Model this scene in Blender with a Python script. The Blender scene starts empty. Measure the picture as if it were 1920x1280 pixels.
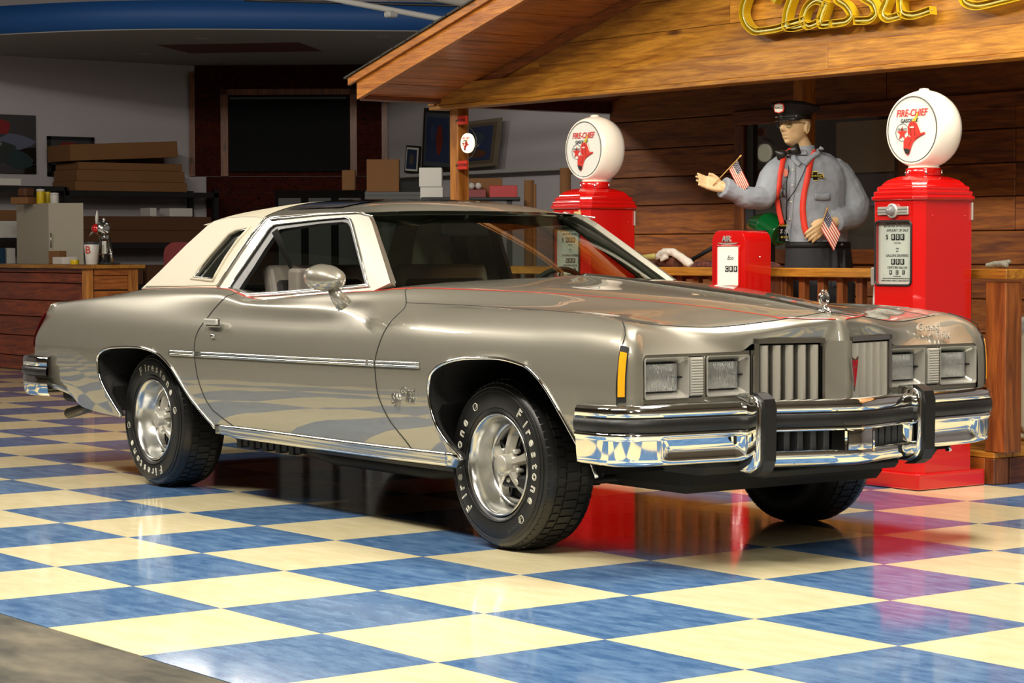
import bpy, bmesh, math, random
import numpy as np
from mathutils import Vector, Matrix
from mathutils.geometry import tessellate_polygon

random.seed(4)
scene = bpy.context.scene
col = scene.collection
R = math.radians

# ------------------------------------------------------------------ camera
F_PX, YAW, PITCH, ROLL = 4220.6, 2.4953, 0.0404, -0.0026
CAM = Vector((10.0313, -4.8415, 1.1581))
fwd = Vector((math.cos(PITCH) * math.cos(YAW), math.cos(PITCH) * math.sin(YAW), -math.sin(PITCH)))
rgt = Vector((math.sin(YAW), -math.cos(YAW), 0))
upv = rgt.cross(fwd)
r2 = rgt * math.cos(ROLL) + upv * math.sin(ROLL)
u2 = -rgt * math.sin(ROLL) + upv * math.cos(ROLL)
cd = bpy.data.cameras.new('camera')
cam = bpy.data.objects.new('camera', cd)
col.objects.link(cam)
cam.matrix_world = Matrix(((r2.x, u2.x, -fwd.x, CAM.x), (r2.y, u2.y, -fwd.y, CAM.y), (r2.z, u2.z, -fwd.z, CAM.z), (0, 0, 0, 1)))
cd.sensor_width = 36
cd.lens = F_PX / 1920 * 36
cd.clip_end = 200
scene.camera = cam

# ------------------------------------------------------------------ world, lamps, exposure
scene.view_settings.view_transform = 'Standard'
scene.view_settings.look = 'None'
scene.view_settings.gamma = 1
scene.view_settings.use_curve_mapping = False
scene.view_settings.exposure = 0.0
w = bpy.data.worlds.new('World'); scene.world = w; w.use_nodes = True
w.node_tree.nodes['Background'].inputs[0].default_value = (1.0, 0.93, 0.84, 1)
w.node_tree.nodes['Background'].inputs[1].default_value = 0.06
scene.cycles.max_bounces = 8
scene.cycles.sample_clamp_indirect = 6
scene.cycles.caustics_reflective = False
scene.cycles.caustics_refractive = False

def area(name, loc, target, sx, sy, power, color=(1, .93, .82), spread=180):
    d = bpy.data.lights.new(name, 'AREA'); d.shape = 'RECTANGLE'; d.size = sx; d.size_y = sy
    d.energy = power; d.color = color; d.spread = R(spread)
    o = bpy.data.objects.new(name, d); col.objects.link(o); o.location = loc
    o.rotation_euler = (Vector(target) - Vector(loc)).to_track_quat('-Z', 'Y').to_euler()
    return o
LIGHTS = [
    ((5.0, -3.1, 5.3), (2.5, 1.0, 0.6), 3.2, 0.4, 400),
    ((0.5, -3.2, 5.3), (0.5, 1.5, 0.6), 3.2, 0.4, 320),
    ((9.0, -1.0, 5.3), (3.0, 1.0, 0.6), 0.4, 3.0, 260),
    ((4.2, 2.2, 5.3), (3.6, 1.2, 0.0), 3.0, 0.9, 360),
    ((12.0, -4.5, 4.9), (3.5, 1.0, 0.6), 0.4, 2.4, 170),
    ((-7.0, -2.2, 5.3), (-3.0, 0.5, 0.6), 3.0, 0.4, 320),
]
for i, (l, t, sx, sy, p) in enumerate(LIGHTS):
    area('ceiling_lamp_light', l, t, sx, sy, p)

# ------------------------------------------------------------------ materials
def lin(c):
    return tuple(((v / 255) / 12.92 if v <= 10 else (((v / 255) + .055) / 1.055) ** 2.4) for v in c)
MATS = {}
def mat(name, rgb, rough=.5, metal=0, coat=0, trans=0, emit=0, noise=0, nscale=8, bump=0, bscale=40, ior=1.5, spec=.5, alpha=1):
    m = bpy.data.materials.new(name); m.use_nodes = True
    nt = m.node_tree; b = nt.nodes['Principled BSDF']
    c = lin(rgb)
    b.inputs['Base Color'].default_value = (*c, 1)
    b.inputs['Roughness'].default_value = rough
    b.inputs['Metallic'].default_value = metal
    b.inputs['Coat Weight'].default_value = coat
    b.inputs['Coat Roughness'].default_value = .03
    b.inputs['IOR'].default_value = ior
    b.inputs['Specular IOR Level'].default_value = spec
    b.inputs['Transmission Weight'].default_value = trans
    if alpha < 1: b.inputs['Alpha'].default_value = alpha
    if emit:
        b.inputs['Emission Color'].default_value = (*c, 1)
        b.inputs['Emission Strength'].default_value = emit
    tc = nt.nodes.new('ShaderNodeTexCoord')
    if noise:
        n = nt.nodes.new('ShaderNodeTexNoise'); n.inputs['Scale'].default_value = nscale; n.inputs['Detail'].default_value = 5
        nt.links.new(tc.outputs['Object'], n.inputs['Vector'])
        mx = nt.nodes.new('ShaderNodeMix'); mx.data_type = 'RGBA'
        mx.inputs[6].default_value = (*[v * (1 - noise) for v in c], 1)
        mx.inputs[7].default_value = (*[min(1, v * (1 + noise)) for v in c], 1)
        nt.links.new(n.outputs['Fac'], mx.inputs[0])
        nt.links.new(mx.outputs[2], b.inputs['Base Color'])
    if bump:
        n2 = nt.nodes.new('ShaderNodeTexNoise'); n2.inputs['Scale'].default_value = bscale; n2.inputs['Detail'].default_value = 4
        nt.links.new(tc.outputs['Object'], n2.inputs['Vector'])
        bp = nt.nodes.new('ShaderNodeBump'); bp.inputs['Strength'].default_value = bump; bp.inputs['Distance'].default_value = .01
        nt.links.new(n2.outputs['Fac'], bp.inputs['Height'])
        nt.links.new(bp.outputs['Normal'], b.inputs['Normal'])
    MATS[name] = m
    return m

def wood(name, light, dark, axis='x', rough=.45, scale=1.0, coat=.25, knots=True):
    """grain running along the given axis, knots, per-object tint"""
    m = bpy.data.materials.new(name); m.use_nodes = True
    nt = m.node_tree; N = nt.nodes; L = nt.links
    b = N['Principled BSDF']; b.inputs['Roughness'].default_value = rough
    b.inputs['Coat Weight'].default_value = coat; b.inputs['Coat Roughness'].default_value = .25
    tc = N.new('ShaderNodeTexCoord'); oi = N.new('ShaderNodeObjectInfo')
    add = N.new('ShaderNodeVectorMath'); add.operation = 'MULTIPLY_ADD'
    add.inputs[1].default_value = (1, 1, 1)
    L.new(tc.outputs['Object'], add.inputs[0])
    rv = N.new('ShaderNodeVectorMath'); rv.operation = 'SCALE'; rv.inputs[0].default_value = (37, 53, 71)
    L.new(oi.outputs['Random'], rv.inputs['Scale']); L.new(rv.outputs[0], add.inputs[2])
    mp = N.new('ShaderNodeMapping')
    s = {'x': (1.2, 14, 14), 'y': (14, 1.2, 14), 'z': (14, 14, 1.2)}[axis]
    mp.inputs['Scale'].default_value = [v * scale for v in s]
    L.new(add.outputs[0], mp.inputs['Vector'])
    n1 = N.new('ShaderNodeTexNoise'); n1.inputs['Scale'].default_value = 1.6; n1.inputs['Detail'].default_value = 6; n1.inputs['Distortion'].default_value = 1.2
    L.new(mp.outputs[0], n1.inputs['Vector'])
    r1 = N.new('ShaderNodeValToRGB')
    cl, cdk = lin(light), lin(dark)
    r1.color_ramp.elements[0].position = .33; r1.color_ramp.elements[0].color = (*cdk, 1)
    r1.color_ramp.elements[1].position = .62; r1.color_ramp.elements[1].color = (*cl, 1)
    L.new(n1.outputs['Fac'], r1.inputs[0])
    # fine lines
    mp2 = N.new('ShaderNodeMapping'); mp2.inputs['Scale'].default_value = [v * scale * 4 for v in s]
    L.new(add.outputs[0], mp2.inputs['Vector'])
    n2 = N.new('ShaderNodeTexNoise'); n2.inputs['Scale'].default_value = 2; n2.inputs['Detail'].default_value = 3
    L.new(mp2.outputs[0], n2.inputs['Vector'])
    mul = N.new('ShaderNodeMix'); mul.data_type = 'RGBA'; mul.blend_type = 'MULTIPLY'; mul.inputs[0].default_value = .55
    r2_ = N.new('ShaderNodeValToRGB'); r2_.color_ramp.elements[0].position = .3; r2_.color_ramp.elements[0].color = (.45, .38, .32, 1)
    r2_.color_ramp.elements[1].position = .6
    L.new(n2.outputs['Fac'], r2_.inputs[0]); L.new(r1.outputs[0], mul.inputs[6]); L.new(r2_.outputs[0], mul.inputs[7])
    out = mul.outputs[2]
    if knots:
        mp3 = N.new('ShaderNodeMapping')
        s3 = {'x': (1.7, 4.5, 4.5), 'y': (4.5, 1.7, 4.5), 'z': (4.5, 4.5, 1.7)}[axis]
        mp3.inputs['Scale'].default_value = s3
        L.new(add.outputs[0], mp3.inputs['Vector'])
        vo = N.new('ShaderNodeTexVoronoi'); vo.inputs['Scale'].default_value = 1.0
        L.new(mp3.outputs[0], vo.inputs['Vector'])
        rk = N.new('ShaderNodeValToRGB'); rk.color_ramp.elements[0].position = .04; rk.color_ramp.elements[0].color = (.16, .1, .07, 1)
        rk.color_ramp.elements[1].position = .14
        L.new(vo.outputs['Distance'], rk.inputs[0])
        mk = N.new('ShaderNodeMix'); mk.data_type = 'RGBA'; mk.blend_type = 'MULTIPLY'; mk.inputs[0].default_value = .8
        L.new(out, mk.inputs[6]); L.new(rk.outputs[0], mk.inputs[7]); out = mk.outputs[2]
    hs = N.new('ShaderNodeHueSaturation')
    mr = N.new('ShaderNodeMapRange'); mr.inputs[3].default_value = .8; mr.inputs[4].default_value = 1.15
    L.new(oi.outputs['Random'], mr.inputs[0]); L.new(mr.outputs[0], hs.inputs['Value'])
    L.new(out, hs.inputs['Color']); L.new(hs.outputs[0], b.inputs['Base Color'])
    bp = N.new('ShaderNodeBump'); bp.inputs['Strength'].default_value = .25; bp.inputs['Distance'].default_value = .004
    L.new(n2.outputs['Fac'], bp.inputs['Height']); L.new(bp.outputs['Normal'], b.inputs['Normal'])
    MATS[name] = m
    return m

def mottled(name, c1, c2, rough=.1, scale=6, stretch=(1, 3, 1), coat=0, sc2=None, fleck=None):
    m = bpy.data.materials.new(name); m.use_nodes = True
    nt = m.node_tree; N = nt.nodes; L = nt.links
    b = N['Principled BSDF']; b.inputs['Roughness'].default_value = rough; b.inputs['Coat Weight'].default_value = coat
    b.inputs['Coat Roughness'].default_value = .04
    tc = N.new('ShaderNodeTexCoord'); oi = N.new('ShaderNodeObjectInfo')
    rv = N.new('ShaderNodeVectorMath'); rv.operation = 'SCALE'; rv.inputs[0].default_value = (17, 29, 41)
    L.new(oi.outputs['Random'], rv.inputs['Scale'])
    ad = N.new('ShaderNodeVectorMath'); ad.operation = 'ADD'
    L.new(tc.outputs['Object'], ad.inputs[0]); L.new(rv.outputs[0], ad.inputs[1])
    mp = N.new('ShaderNodeMapping'); mp.inputs['Scale'].default_value = stretch
    L.new(ad.outputs[0], mp.inputs['Vector'])
    n = N.new('ShaderNodeTexNoise'); n.inputs['Scale'].default_value = scale; n.inputs['Detail'].default_value = 8; n.inputs['Roughness'].default_value = .65
    L.new(mp.outputs[0], n.inputs['Vector'])
    r = N.new('ShaderNodeValToRGB'); r.color_ramp.elements[0].position = .35; r.color_ramp.elements[0].color = (*lin(c1), 1)
    r.color_ramp.elements[1].position = .68; r.color_ramp.elements[1].color = (*lin(c2), 1)
    L.new(n.outputs['Fac'], r.inputs[0])
    L.new(r.outputs[0], b.inputs['Base Color'])
    n2 = N.new('ShaderNodeTexNoise'); n2.inputs['Scale'].default_value = 3; n2.inputs['Detail'].default_value = 4
    L.new(ad.outputs[0], n2.inputs['Vector'])
    mr = N.new('ShaderNodeMapRange'); mr.inputs[3].default_value = rough * .7; mr.inputs[4].default_value = rough * 1.5
    L.new(n2.outputs['Fac'], mr.inputs[0]); L.new(mr.outputs[0], b.inputs['Roughness'])
    MATS[name] = m
    return m

M_cream = mottled('cream_tile', (224, 210, 166), (238, 226, 186), .085, 5)
M_blue = mottled('blue_tile', (64, 101, 148), (110, 144, 183), .085, 7)
M_conc = mottled('worn_concrete', (46, 45, 40), (108, 102, 86), .6, 2.2, (1, 2.4, 1))
# cars and metals
def paint(name, rgb, rough=.3):
    m = mat(name, rgb, rough, .5, 1.0)
    nt = m.node_tree; b = nt.nodes['Principled BSDF']
    tc = nt.nodes.new('ShaderNodeTexCoord')
    n = nt.nodes.new('ShaderNodeTexNoise'); n.inputs['Scale'].default_value = 900; n.inputs['Detail'].default_value = 1
    nt.links.new(tc.outputs['Object'], n.inputs['Vector'])
    mr = nt.nodes.new('ShaderNodeMapRange'); mr.inputs[3].default_value = rough * .8; mr.inputs[4].default_value = rough * 1.2
    nt.links.new(n.outputs['Fac'], mr.inputs[0]); nt.links.new(mr.outputs[0], b.inputs['Roughness'])
    b.inputs['Coat Roughness'].default_value = .012; b.inputs['Coat IOR'].default_value = 2.0
    return m
M_paint = paint('silver_grey_paint', (138, 134, 121), .38)
M_chrome = mat('chrome', (228, 228, 225), .06, 1)
M_chromet = mat('chrome_trim', (222, 222, 218), .2, 1)
M_chromed = mat('satin_chrome', (190, 190, 186), .18, 1)
M_alu = mat('polished_aluminium', (212, 212, 208), .22, 1)
M_aludark = mat('cast_spoke_metal', (158, 156, 150), .35, .55)
M_rubber = mat('black_rubber', (20, 20, 20), .42, bump=.1, bscale=60)
M_tyre = mat('tyre_rubber', (26, 26, 25), .38, noise=.3, nscale=12)
M_white = mat('white_lettering', (225, 222, 205), .5)
M_black = mat('black_gap', (6, 6, 6), .7)
M_dark = mat('dark_underbody', (14, 13, 12), .7, noise=.3)
M_red_line = mat('red_pinstripe', (205, 70, 55), .3, coat=.6)
M_vinyl = mat('cream_vinyl', (176, 169, 148), .5, bump=.15, bscale=220)
M_glass = mat('tinted_glass', (150, 170, 155), .0, trans=1, ior=1.45)
M_amber = mat('amber_lens', (245, 165, 30), .15, coat=1)
M_lens = mat('clear_lens', (225, 228, 228), .08, trans=.75, ior=1.4)
M_redlens = mat('red_lens', (150, 20, 30), .15, coat=1)
M_blackgloss = mat('black_gloss', (8, 8, 10), .08, coat=.5)
M_interior = mat('dark_interior', (22, 20, 18), .6)
M_seat = mat('silver_seat_vinyl', (120, 114, 104), .35)
M_greyplastic = mat('charcoal_plastic', (58, 60, 62), .4)
M_red = mat('red_enamel', (196, 14, 12), .22, coat=1)
M_redneck = M_red
M_globe = mat('milk_glass', (240, 230, 212), .18, coat=.6, emit=.15)
M_globeface = mat('globe_face', (222, 222, 212), .3, coat=.5, emit=.12)
M_paper = mat('dial_face', (236, 236, 226), .5)
M_ink = mat('black_ink', (25, 25, 25), .6)
M_inkred = mat('red_ink', (205, 45, 30), .5)
M_yellow = mat('yellow_print', (205, 180, 50), .5)
# shop
W_pine = wood('stained_pine_x', (200, 138, 44), (150, 92, 22), 'x')
W_back = wood('porch_wall_cedar_x', (156, 90, 26), (104, 50, 14), 'x', rough=.6, coat=.05)
W_pinez = wood('stained_pine_z', (200, 130, 55), (150, 88, 28), 'z')
W_piney = wood('stained_pine_y', (190, 110, 42), (140, 74, 20), 'y', knots=False)
W_cedar = wood('cedar_x', (160, 88, 30), (108, 52, 16), 'x')
W_cedary = wood('cedar_y', (120, 62, 26), (78, 36, 14), 'y')
W_cedarz = wood('cedar_z', (150, 84, 34), (100, 50, 18), 'z')
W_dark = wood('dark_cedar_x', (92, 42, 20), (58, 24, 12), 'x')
M_wall = mat('grey_white_wall', (186, 180, 184), .85, noise=.04, nscale=2, bump=.1, bscale=12)
M_ceil = mat('grey_ceiling', (150, 146, 140), .85, noise=.08, nscale=1.5)
M_bluewall = mat('blue_fascia', (16, 72, 136), .6, noise=.1, nscale=2)
M_edge = mat('white_edge', (170, 168, 165), .7)
M_hall = mat('hall_wall', (150, 138, 120), .8)
M_hallc = mat('hall_ceiling', (128, 120, 108), .85)
M_card = mat('cardboard', (128, 88, 50), .8, noise=.1, nscale=5)
M_carddark = mat('dark_cardboard', (92, 58, 34), .8, noise=.1, nscale=5)
M_shelf = mat('black_shelf_steel', (16, 16, 18), .5)
M_cab = mat('beige_cabinet', (176, 168, 150), .5)
M_screen = mat('black_screen', (7, 8, 10), .6, spec=.1)
M_whiteplastic = mat('white_plastic', (215, 212, 205), .4)
M_yplastic = mat('yellow_plastic', (215, 185, 20), .4)
M_shingle = mat('asphalt_shingle', (62, 56, 48), .9, bump=.5, bscale=90)
M_skin = mat('painted_skin', (214, 180, 132), .5, noise=.1, nscale=30, bump=.15, bscale=60)
M_shirt = mat('grey_blue_shirt', (146, 151, 158), .85, noise=.06, nscale=6, bump=.35, bscale=14)
M_susp = mat('red_suspender', (225, 60, 40), .6)
M_trous = mat('black_trousers', (30, 30, 34), .8, bump=.3, bscale=18)
M_cap = mat('black_cap_cloth', (26, 28, 28), .6)
M_capleather = mat('cap_leather', (36, 34, 28), .25, coat=.4)
M_green = mat('green_enamel', (10, 96, 44), .12, coat=1)
M_steel = mat('grey_pump_steel', (168, 164, 156), .4, .3)
M_cloth = mat('white_cloth', (214, 208, 196), .9, bump=.5, bscale=30)
M_brown = mat('brown_hose_cloth', (96, 52, 36), .8, noise=.3, nscale=20)
M_neon = mat('yellow_sign_paint', (196, 160, 14), .3, coat=.6)
M_neontube = mat('neon_tube_glass', (200, 196, 120), .1, coat=1)
M_wrap = mat('clear_stretch_wrap', (200, 198, 188), .12, alpha=.45, bump=.8, bscale=25, coat=1)
M_flagblue = mat('flag_blue', (40, 52, 84), .7)
M_flagred = mat('flag_red', (176, 52, 44), .7)
M_flagwhite = mat('flag_white', (232, 212, 190), .7)
M_badge = mat('badge_metal', (205, 202, 192), .3, .6)

# ------------------------------------------------------------------ geometry helpers
def link(name, me, m=None, parent=None):
    o = bpy.data.objects.new(name, me); col.objects.link(o)
    if parent is not None: o.parent = parent
    if m is not None and len(me.materials) == 0: me.materials.append(m)
    return o
def tag(o, label=None, cat=None, group=None, kind=None):
    if label: o['label'] = label
    if cat: o['category'] = cat
    if group: o['group'] = group
    if kind: o['kind'] = kind
    return o
def thing(name, loc, label=None, cat=None, group=None, kind=None, rz=0):
    o = bpy.data.objects.new(name, None); col.objects.link(o)
    o.location = loc; o.rotation_euler = (0, 0, rz); o.empty_display_size = .1
    return tag(o, label, cat, group, kind)
def bm_obj(name, bm, m, parent=None, smooth=False, mats=None):
    me = bpy.data.meshes.new(name)
    bmesh.ops.recalc_face_normals(bm, faces=bm.faces)
    bm.to_mesh(me); bm.free()
    if mats:
        for q in mats: me.materials.append(q)
    if smooth: me.shade_smooth()
    return link(name, me, None if mats else m, parent)
def pydata(name, V, Fc, m, parent=None, smooth=False, recalc=True):
    bm = bmesh.new()
    vs = [bm.verts.new(v) for v in V]
    for f in Fc:
        try: bm.faces.new([vs[i] for i in f])
        except ValueError: pass
    if not recalc:
        me = bpy.data.meshes.new(name); bm.to_mesh(me); bm.free()
        if smooth: me.shade_smooth()
        return link(name, me, m, parent)
    return bm_obj(name, bm, m, parent, smooth)
def add_box(bm, lo, hi, bev=0, mi=0, seg=1):
    x0, y0, z0 = lo; x1, y1, z1 = hi
    vs = [bm.verts.new(p) for p in ((x0, y0, z0), (x1, y0, z0), (x1, y1, z0), (x0, y1, z0), (x0, y0, z1), (x1, y0, z1), (x1, y1, z1), (x0, y1, z1))]
    fs = [bm.faces.new([vs[i] for i in f]) for f in ((0, 3, 2, 1), (4, 5, 6, 7), (0, 1, 5, 4), (1, 2, 6, 5), (2, 3, 7, 6), (3, 0, 4, 7))]
    for f in fs: f.material_index = mi
    if bev:
        es = list({e for f in fs for e in f.edges})
        r = bmesh.ops.bevel(bm, geom=es, offset=bev, segments=seg, profile=.5, affect='EDGES')
        for f in r['faces']: f.material_index = mi
def box(name, lo, hi, m, parent=None, bev=0, seg=1, smooth=False):
    bm = bmesh.new(); add_box(bm, lo, hi, bev, 0, seg)
    return bm_obj(name, bm, m, parent, smooth)
def obox(name, c, size, m, parent=None, bev=0, rot=(0, 0, 0), seg=1):
    s = [v / 2 for v in size]
    o = box(name, (-s[0], -s[1], -s[2]), tuple(s), m, parent, bev, seg)
    o.location = c; o.rotation_euler = rot
    return o
def add_tube(bm, pts, rad, n=10, closed=False, cap=True, flat=None):
    pts = [Vector(p) for p in pts]
    rads = rad if isinstance(rad, (list, tuple)) else [rad] * len(pts)
    rings = []
    prev = None
    N_ = len(pts)
    for i, p in enumerate(pts):
        if closed: t = pts[(i + 1) % N_] - pts[i - 1]
        else: t = pts[min(i + 1, N_ - 1)] - pts[max(i - 1, 0)]
        if t.length < 1e-9: t = Vector((0, 0, 1))
        t.normalize()
        if prev is None:
            a = Vector((0, 0, 1)) if abs(t.z) < .9 else Vector((1, 0, 0))
            u = t.cross(a).normalized()
        else:
            u = (prev - t * prev.dot(t))
            u = u.normalized() if u.length > 1e-6 else t.orthogonal().normalized()
        prev = u
        v = t.cross(u)
        rr = rads[i]
        ru, rv = (rr, rr) if not isinstance(rr, tuple) else rr
        rings.append([bm.verts.new(p + u * ru * math.cos(2 * math.pi * k / n) + v * rv * math.sin(2 * math.pi * k / n)) for k in range(n)])
    fs = []
    for i in range(N_ - (0 if closed else 1)):
        a, b = rings[i], rings[(i + 1) % N_]
        for k in range(n):
            fs.append(bm.faces.new((a[k], a[(k + 1) % n], b[(k + 1) % n], b[k])))
    if cap and not closed:
        fs.append(bm.faces.new(rings[0][::-1])); fs.append(bm.faces.new(rings[-1]))
    return fs
def tube(name, pts, rad, m, parent=None, n=10, closed=False):
    bm = bmesh.new(); add_tube(bm, pts, rad, n, closed)
    return bm_obj(name, bm, m, parent, True)
def add_lathe(bm, prof, n=48, center=(0, 0, 0), axis='z'):
    """prof: list of (r, h) round the axis"""
    rings = []
    for r, h in prof:
        ring = []
        for k in range(n):
            a = 2 * math.pi * k / n
            c, s = r * math.cos(a), r * math.sin(a)
            p = {'z': (c, s, h), 'y': (c, h, s), 'x': (h, c, s)}[axis]
            ring.append(bm.verts.new((p[0] + center[0], p[1] + center[1], p[2] + center[2])))
        rings.append(ring)
    for a, b in zip(rings, rings[1:]):
        for k in range(n):
            bm.faces.new((a[k], a[(k + 1) % n], b[(k + 1) % n], b[k]))
    return rings
def lathe(name, prof, m, parent=None, n=48, center=(0, 0, 0), axis='z', caps=True, smooth=True):
    bm = bmesh.new(); rings = add_lathe(bm, prof, n, center, axis)
    if caps:
        if prof[0][0] > 1e-5: bm.faces.new(rings[0][::-1])
        if prof[-1][0] > 1e-5: bm.faces.new(rings[-1])
    bmesh.ops.remove_doubles(bm, verts=bm.verts, dist=1e-6)
    return bm_obj(name, bm, m, parent, smooth)
def poly_prism(bm, outline, holes, frame, thick):
    """flat polygon with holes (2d), frame=(origin,u,v), extruded along n by thick"""
    o, u, v = [Vector(q) for q in frame]
    n = u.cross(v).normalized()
    loops = [outline] + list(holes)
    flat = [p for l in loops for p in l]
    tris = tessellate_polygon([[Vector((p[0], p[1], 0)) for p in l] for l in loops])
    A = [bm.verts.new(o + u * p[0] + v * p[1]) for p in flat]
    B = [bm.verts.new(o + u * p[0] + v * p[1] + n * thick) for p in flat]
    for t in tris:
        try:
            bm.faces.new([A[i] for i in t]); bm.faces.new([B[i] for i in reversed(t)])
        except ValueError: pass
    k = 0
    for l in loops:
        m_ = len(l)
        for i in range(m_):
            a, b = k + i, k + (i + 1) % m_
            bm.faces.new((A[a], A[b], B[b], B[a]))
        k += m_
def prism(name, outline, frame, thick, m, parent=None, holes=(), smooth=False):
    bm = bmesh.new(); poly_prism(bm, outline, holes, frame, thick)
    return bm_obj(name, bm, m, parent, smooth)
def rrect(x0, y0, x1, y1, r, n=5):
    P = []
    for cx, cy, a0 in ((x1 - r, y1 - r, 0), (x0 + r, y1 - r, 90), (x0 + r, y0 + r, 180), (x1 - r, y0 + r, 270)):
        for k in range(n + 1):
            a = R(a0 + 90 * k / n); P.append((cx + r * math.cos(a), cy + r * math.sin(a)))
    return P
def ellipse(cx, cy, rx, ry, n=40):
    return [(cx + rx * math.cos(2 * math.pi * k / n), cy + ry * math.sin(2 * math.pi * k / n)) for k in range(n)]
def text_mesh(s, size, extrude=.001, outline=0, align='CENTER', shear=0, spacing=1, scale_x=1, offset=0):
    c = bpy.data.curves.new('text', 'FONT'); c.body = s; c.size = size
    c.align_x = align; c.align_y = 'CENTER'; c.shear = shear; c.space_character = spacing; c.resolution_u = 3
    if outline:
        c.fill_mode = 'NONE'; c.bevel_depth = outline; c.bevel_resolution = 0
    else:
        c.extrude = extrude; c.offset = offset
    o = bpy.data.objects.new('text', c); col.objects.link(o)
    dg = bpy.context.evaluated_depsgraph_get()
    me = bpy.data.meshes.new_from_object(o.evaluated_get(dg))
    bpy.data.objects.remove(o); bpy.data.curves.remove(c)
    if scale_x != 1: me.transform(Matrix.Diagonal((scale_x, 1, 1, 1)))
    return me
def text(name, s, size, origin, u, v, m, parent=None, **kw):
    me = text_mesh(s, size, **kw)
    u = Vector(u).normalized(); v = Vector(v).normalized(); n = u.cross(v)
    M_ = Matrix(((u.x, v.x, n.x, origin[0]), (u.y, v.y, n.y, origin[1]), (u.z, v.z, n.z, origin[2]), (0, 0, 0, 1)))
    me.transform(M_)
    me.materials.clear()
    return link(name, me, m, parent)
def join_meshes(name, objs, parent=None):
    """merge helper objects (same parent space) into one mesh with several materials"""
    bm = bmesh.new(); mats = []
    for o in objs:
        me = o.data; m = me.materials[0] if me.materials else None
        if m not in mats: mats.append(m)
        base = len(bm.faces)
        bm.from_mesh(me)
        bm.faces.ensure_lookup_table()
        for f in bm.faces[base:]: f.material_index = mats.index(m)
    me2 = bpy.data.meshes.new(name); bm.to_mesh(me2); bm.free()
    for m in mats: me2.materials.append(m)
    for o in objs: bpy.data.objects.remove(o)
    return link(name, me2, None, parent)
def interp(x, tab):
    return float(np.interp(x, [t[0] for t in tab], [t[1] for t in tab]))
def cinterp(x, tab):
    """smooth (Catmull-Rom / pchip like) interpolation in a table"""
    xs = [t[0] for t in tab]; ys = [t[1] for t in tab]
    if x <= xs[0]: return ys[0]
    if x >= xs[-1]: return ys[-1]
    i = max(k for k in range(len(xs) - 1) if xs[k] <= x)
    h = xs[i + 1] - xs[i]; t = (x - xs[i]) / h
    def sl(k):
        if k == 0: return (ys[1] - ys[0]) / (xs[1] - xs[0])
        if k == len(xs) - 1: return (ys[-1] - ys[-2]) / (xs[-1] - xs[-2])
        a = (ys[k] - ys[k - 1]) / (xs[k] - xs[k - 1]); b = (ys[k + 1] - ys[k]) / (xs[k + 1] - xs[k])
        return 0 if a * b <= 0 else 2 * a * b / (a + b)
    m0, m1 = sl(i) * h, sl(i + 1) * h
    return (2 * t**3 - 3 * t**2 + 1) * ys[i] + (t**3 - 2 * t**2 + t) * m0 + (-2 * t**3 + 3 * t**2) * ys[i + 1] + (t**3 - t**2) * m1
def catmull(P, n):
    """n points along a centripetal-ish Catmull-Rom through P (np array k x 3)"""
    P = np.asarray(P, float)
    d = np.r_[0, np.cumsum(np.sqrt(np.linalg.norm(np.diff(P, axis=0), axis=1)) + 1e-9)]
    out = []
    for c in range(P.shape[1]):
        tab = list(zip(d, P[:, c]))
        out.append(tab)
    return d, out
def remeshed(name, bm, m, parent=None, voxel=.006, smooth_it=4, extra=None):
    me = bpy.data.meshes.new(name); bmesh.ops.recalc_face_normals(bm, faces=bm.faces); bm.to_mesh(me); bm.free()
    o = bpy.data.objects.new('tmp', me); col.objects.link(o)
    r = o.modifiers.new('r', 'REMESH'); r.mode = 'VOXEL'; r.voxel_size = voxel
    s = o.modifiers.new('s', 'SMOOTH'); s.iterations = smooth_it; s.factor = .5
    if extra: extra(o)
    dg = bpy.context.evaluated_depsgraph_get()
    me2 = bpy.data.meshes.new_from_object(o.evaluated_get(dg)); me2.name = name
    bpy.data.objects.remove(o)
    me2.shade_smooth(); me2.materials.clear()
    return link(name, me2, m, parent)
def dup(root, loc=None, rz=None, label=None, name=None):
    r = root.copy(); col.objects.link(r)
    if loc is not None: r.location = loc
    if rz is not None: r.rotation_euler.z = rz
    if label: r['label'] = label
    for ch in list(root.children):
        c = ch.copy(); col.objects.link(c); c.parent = r
        for g in list(ch.children):
            d = g.copy(); col.objects.link(d); d.parent = c
    return r
M_refl = mat('lamp_reflector', (235, 235, 232), .14, .9)
M_lensrib = mat('lens_rib_glass', (190, 188, 178), .15, coat=1)
M_alud = mat('silver_grille_plastic', (186, 182, 170), .32, .45)
M_glassdark = mat('dark_side_glass', (22, 26, 24), .03, spec=.8, coat=1)
M_glasstint = None
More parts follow.
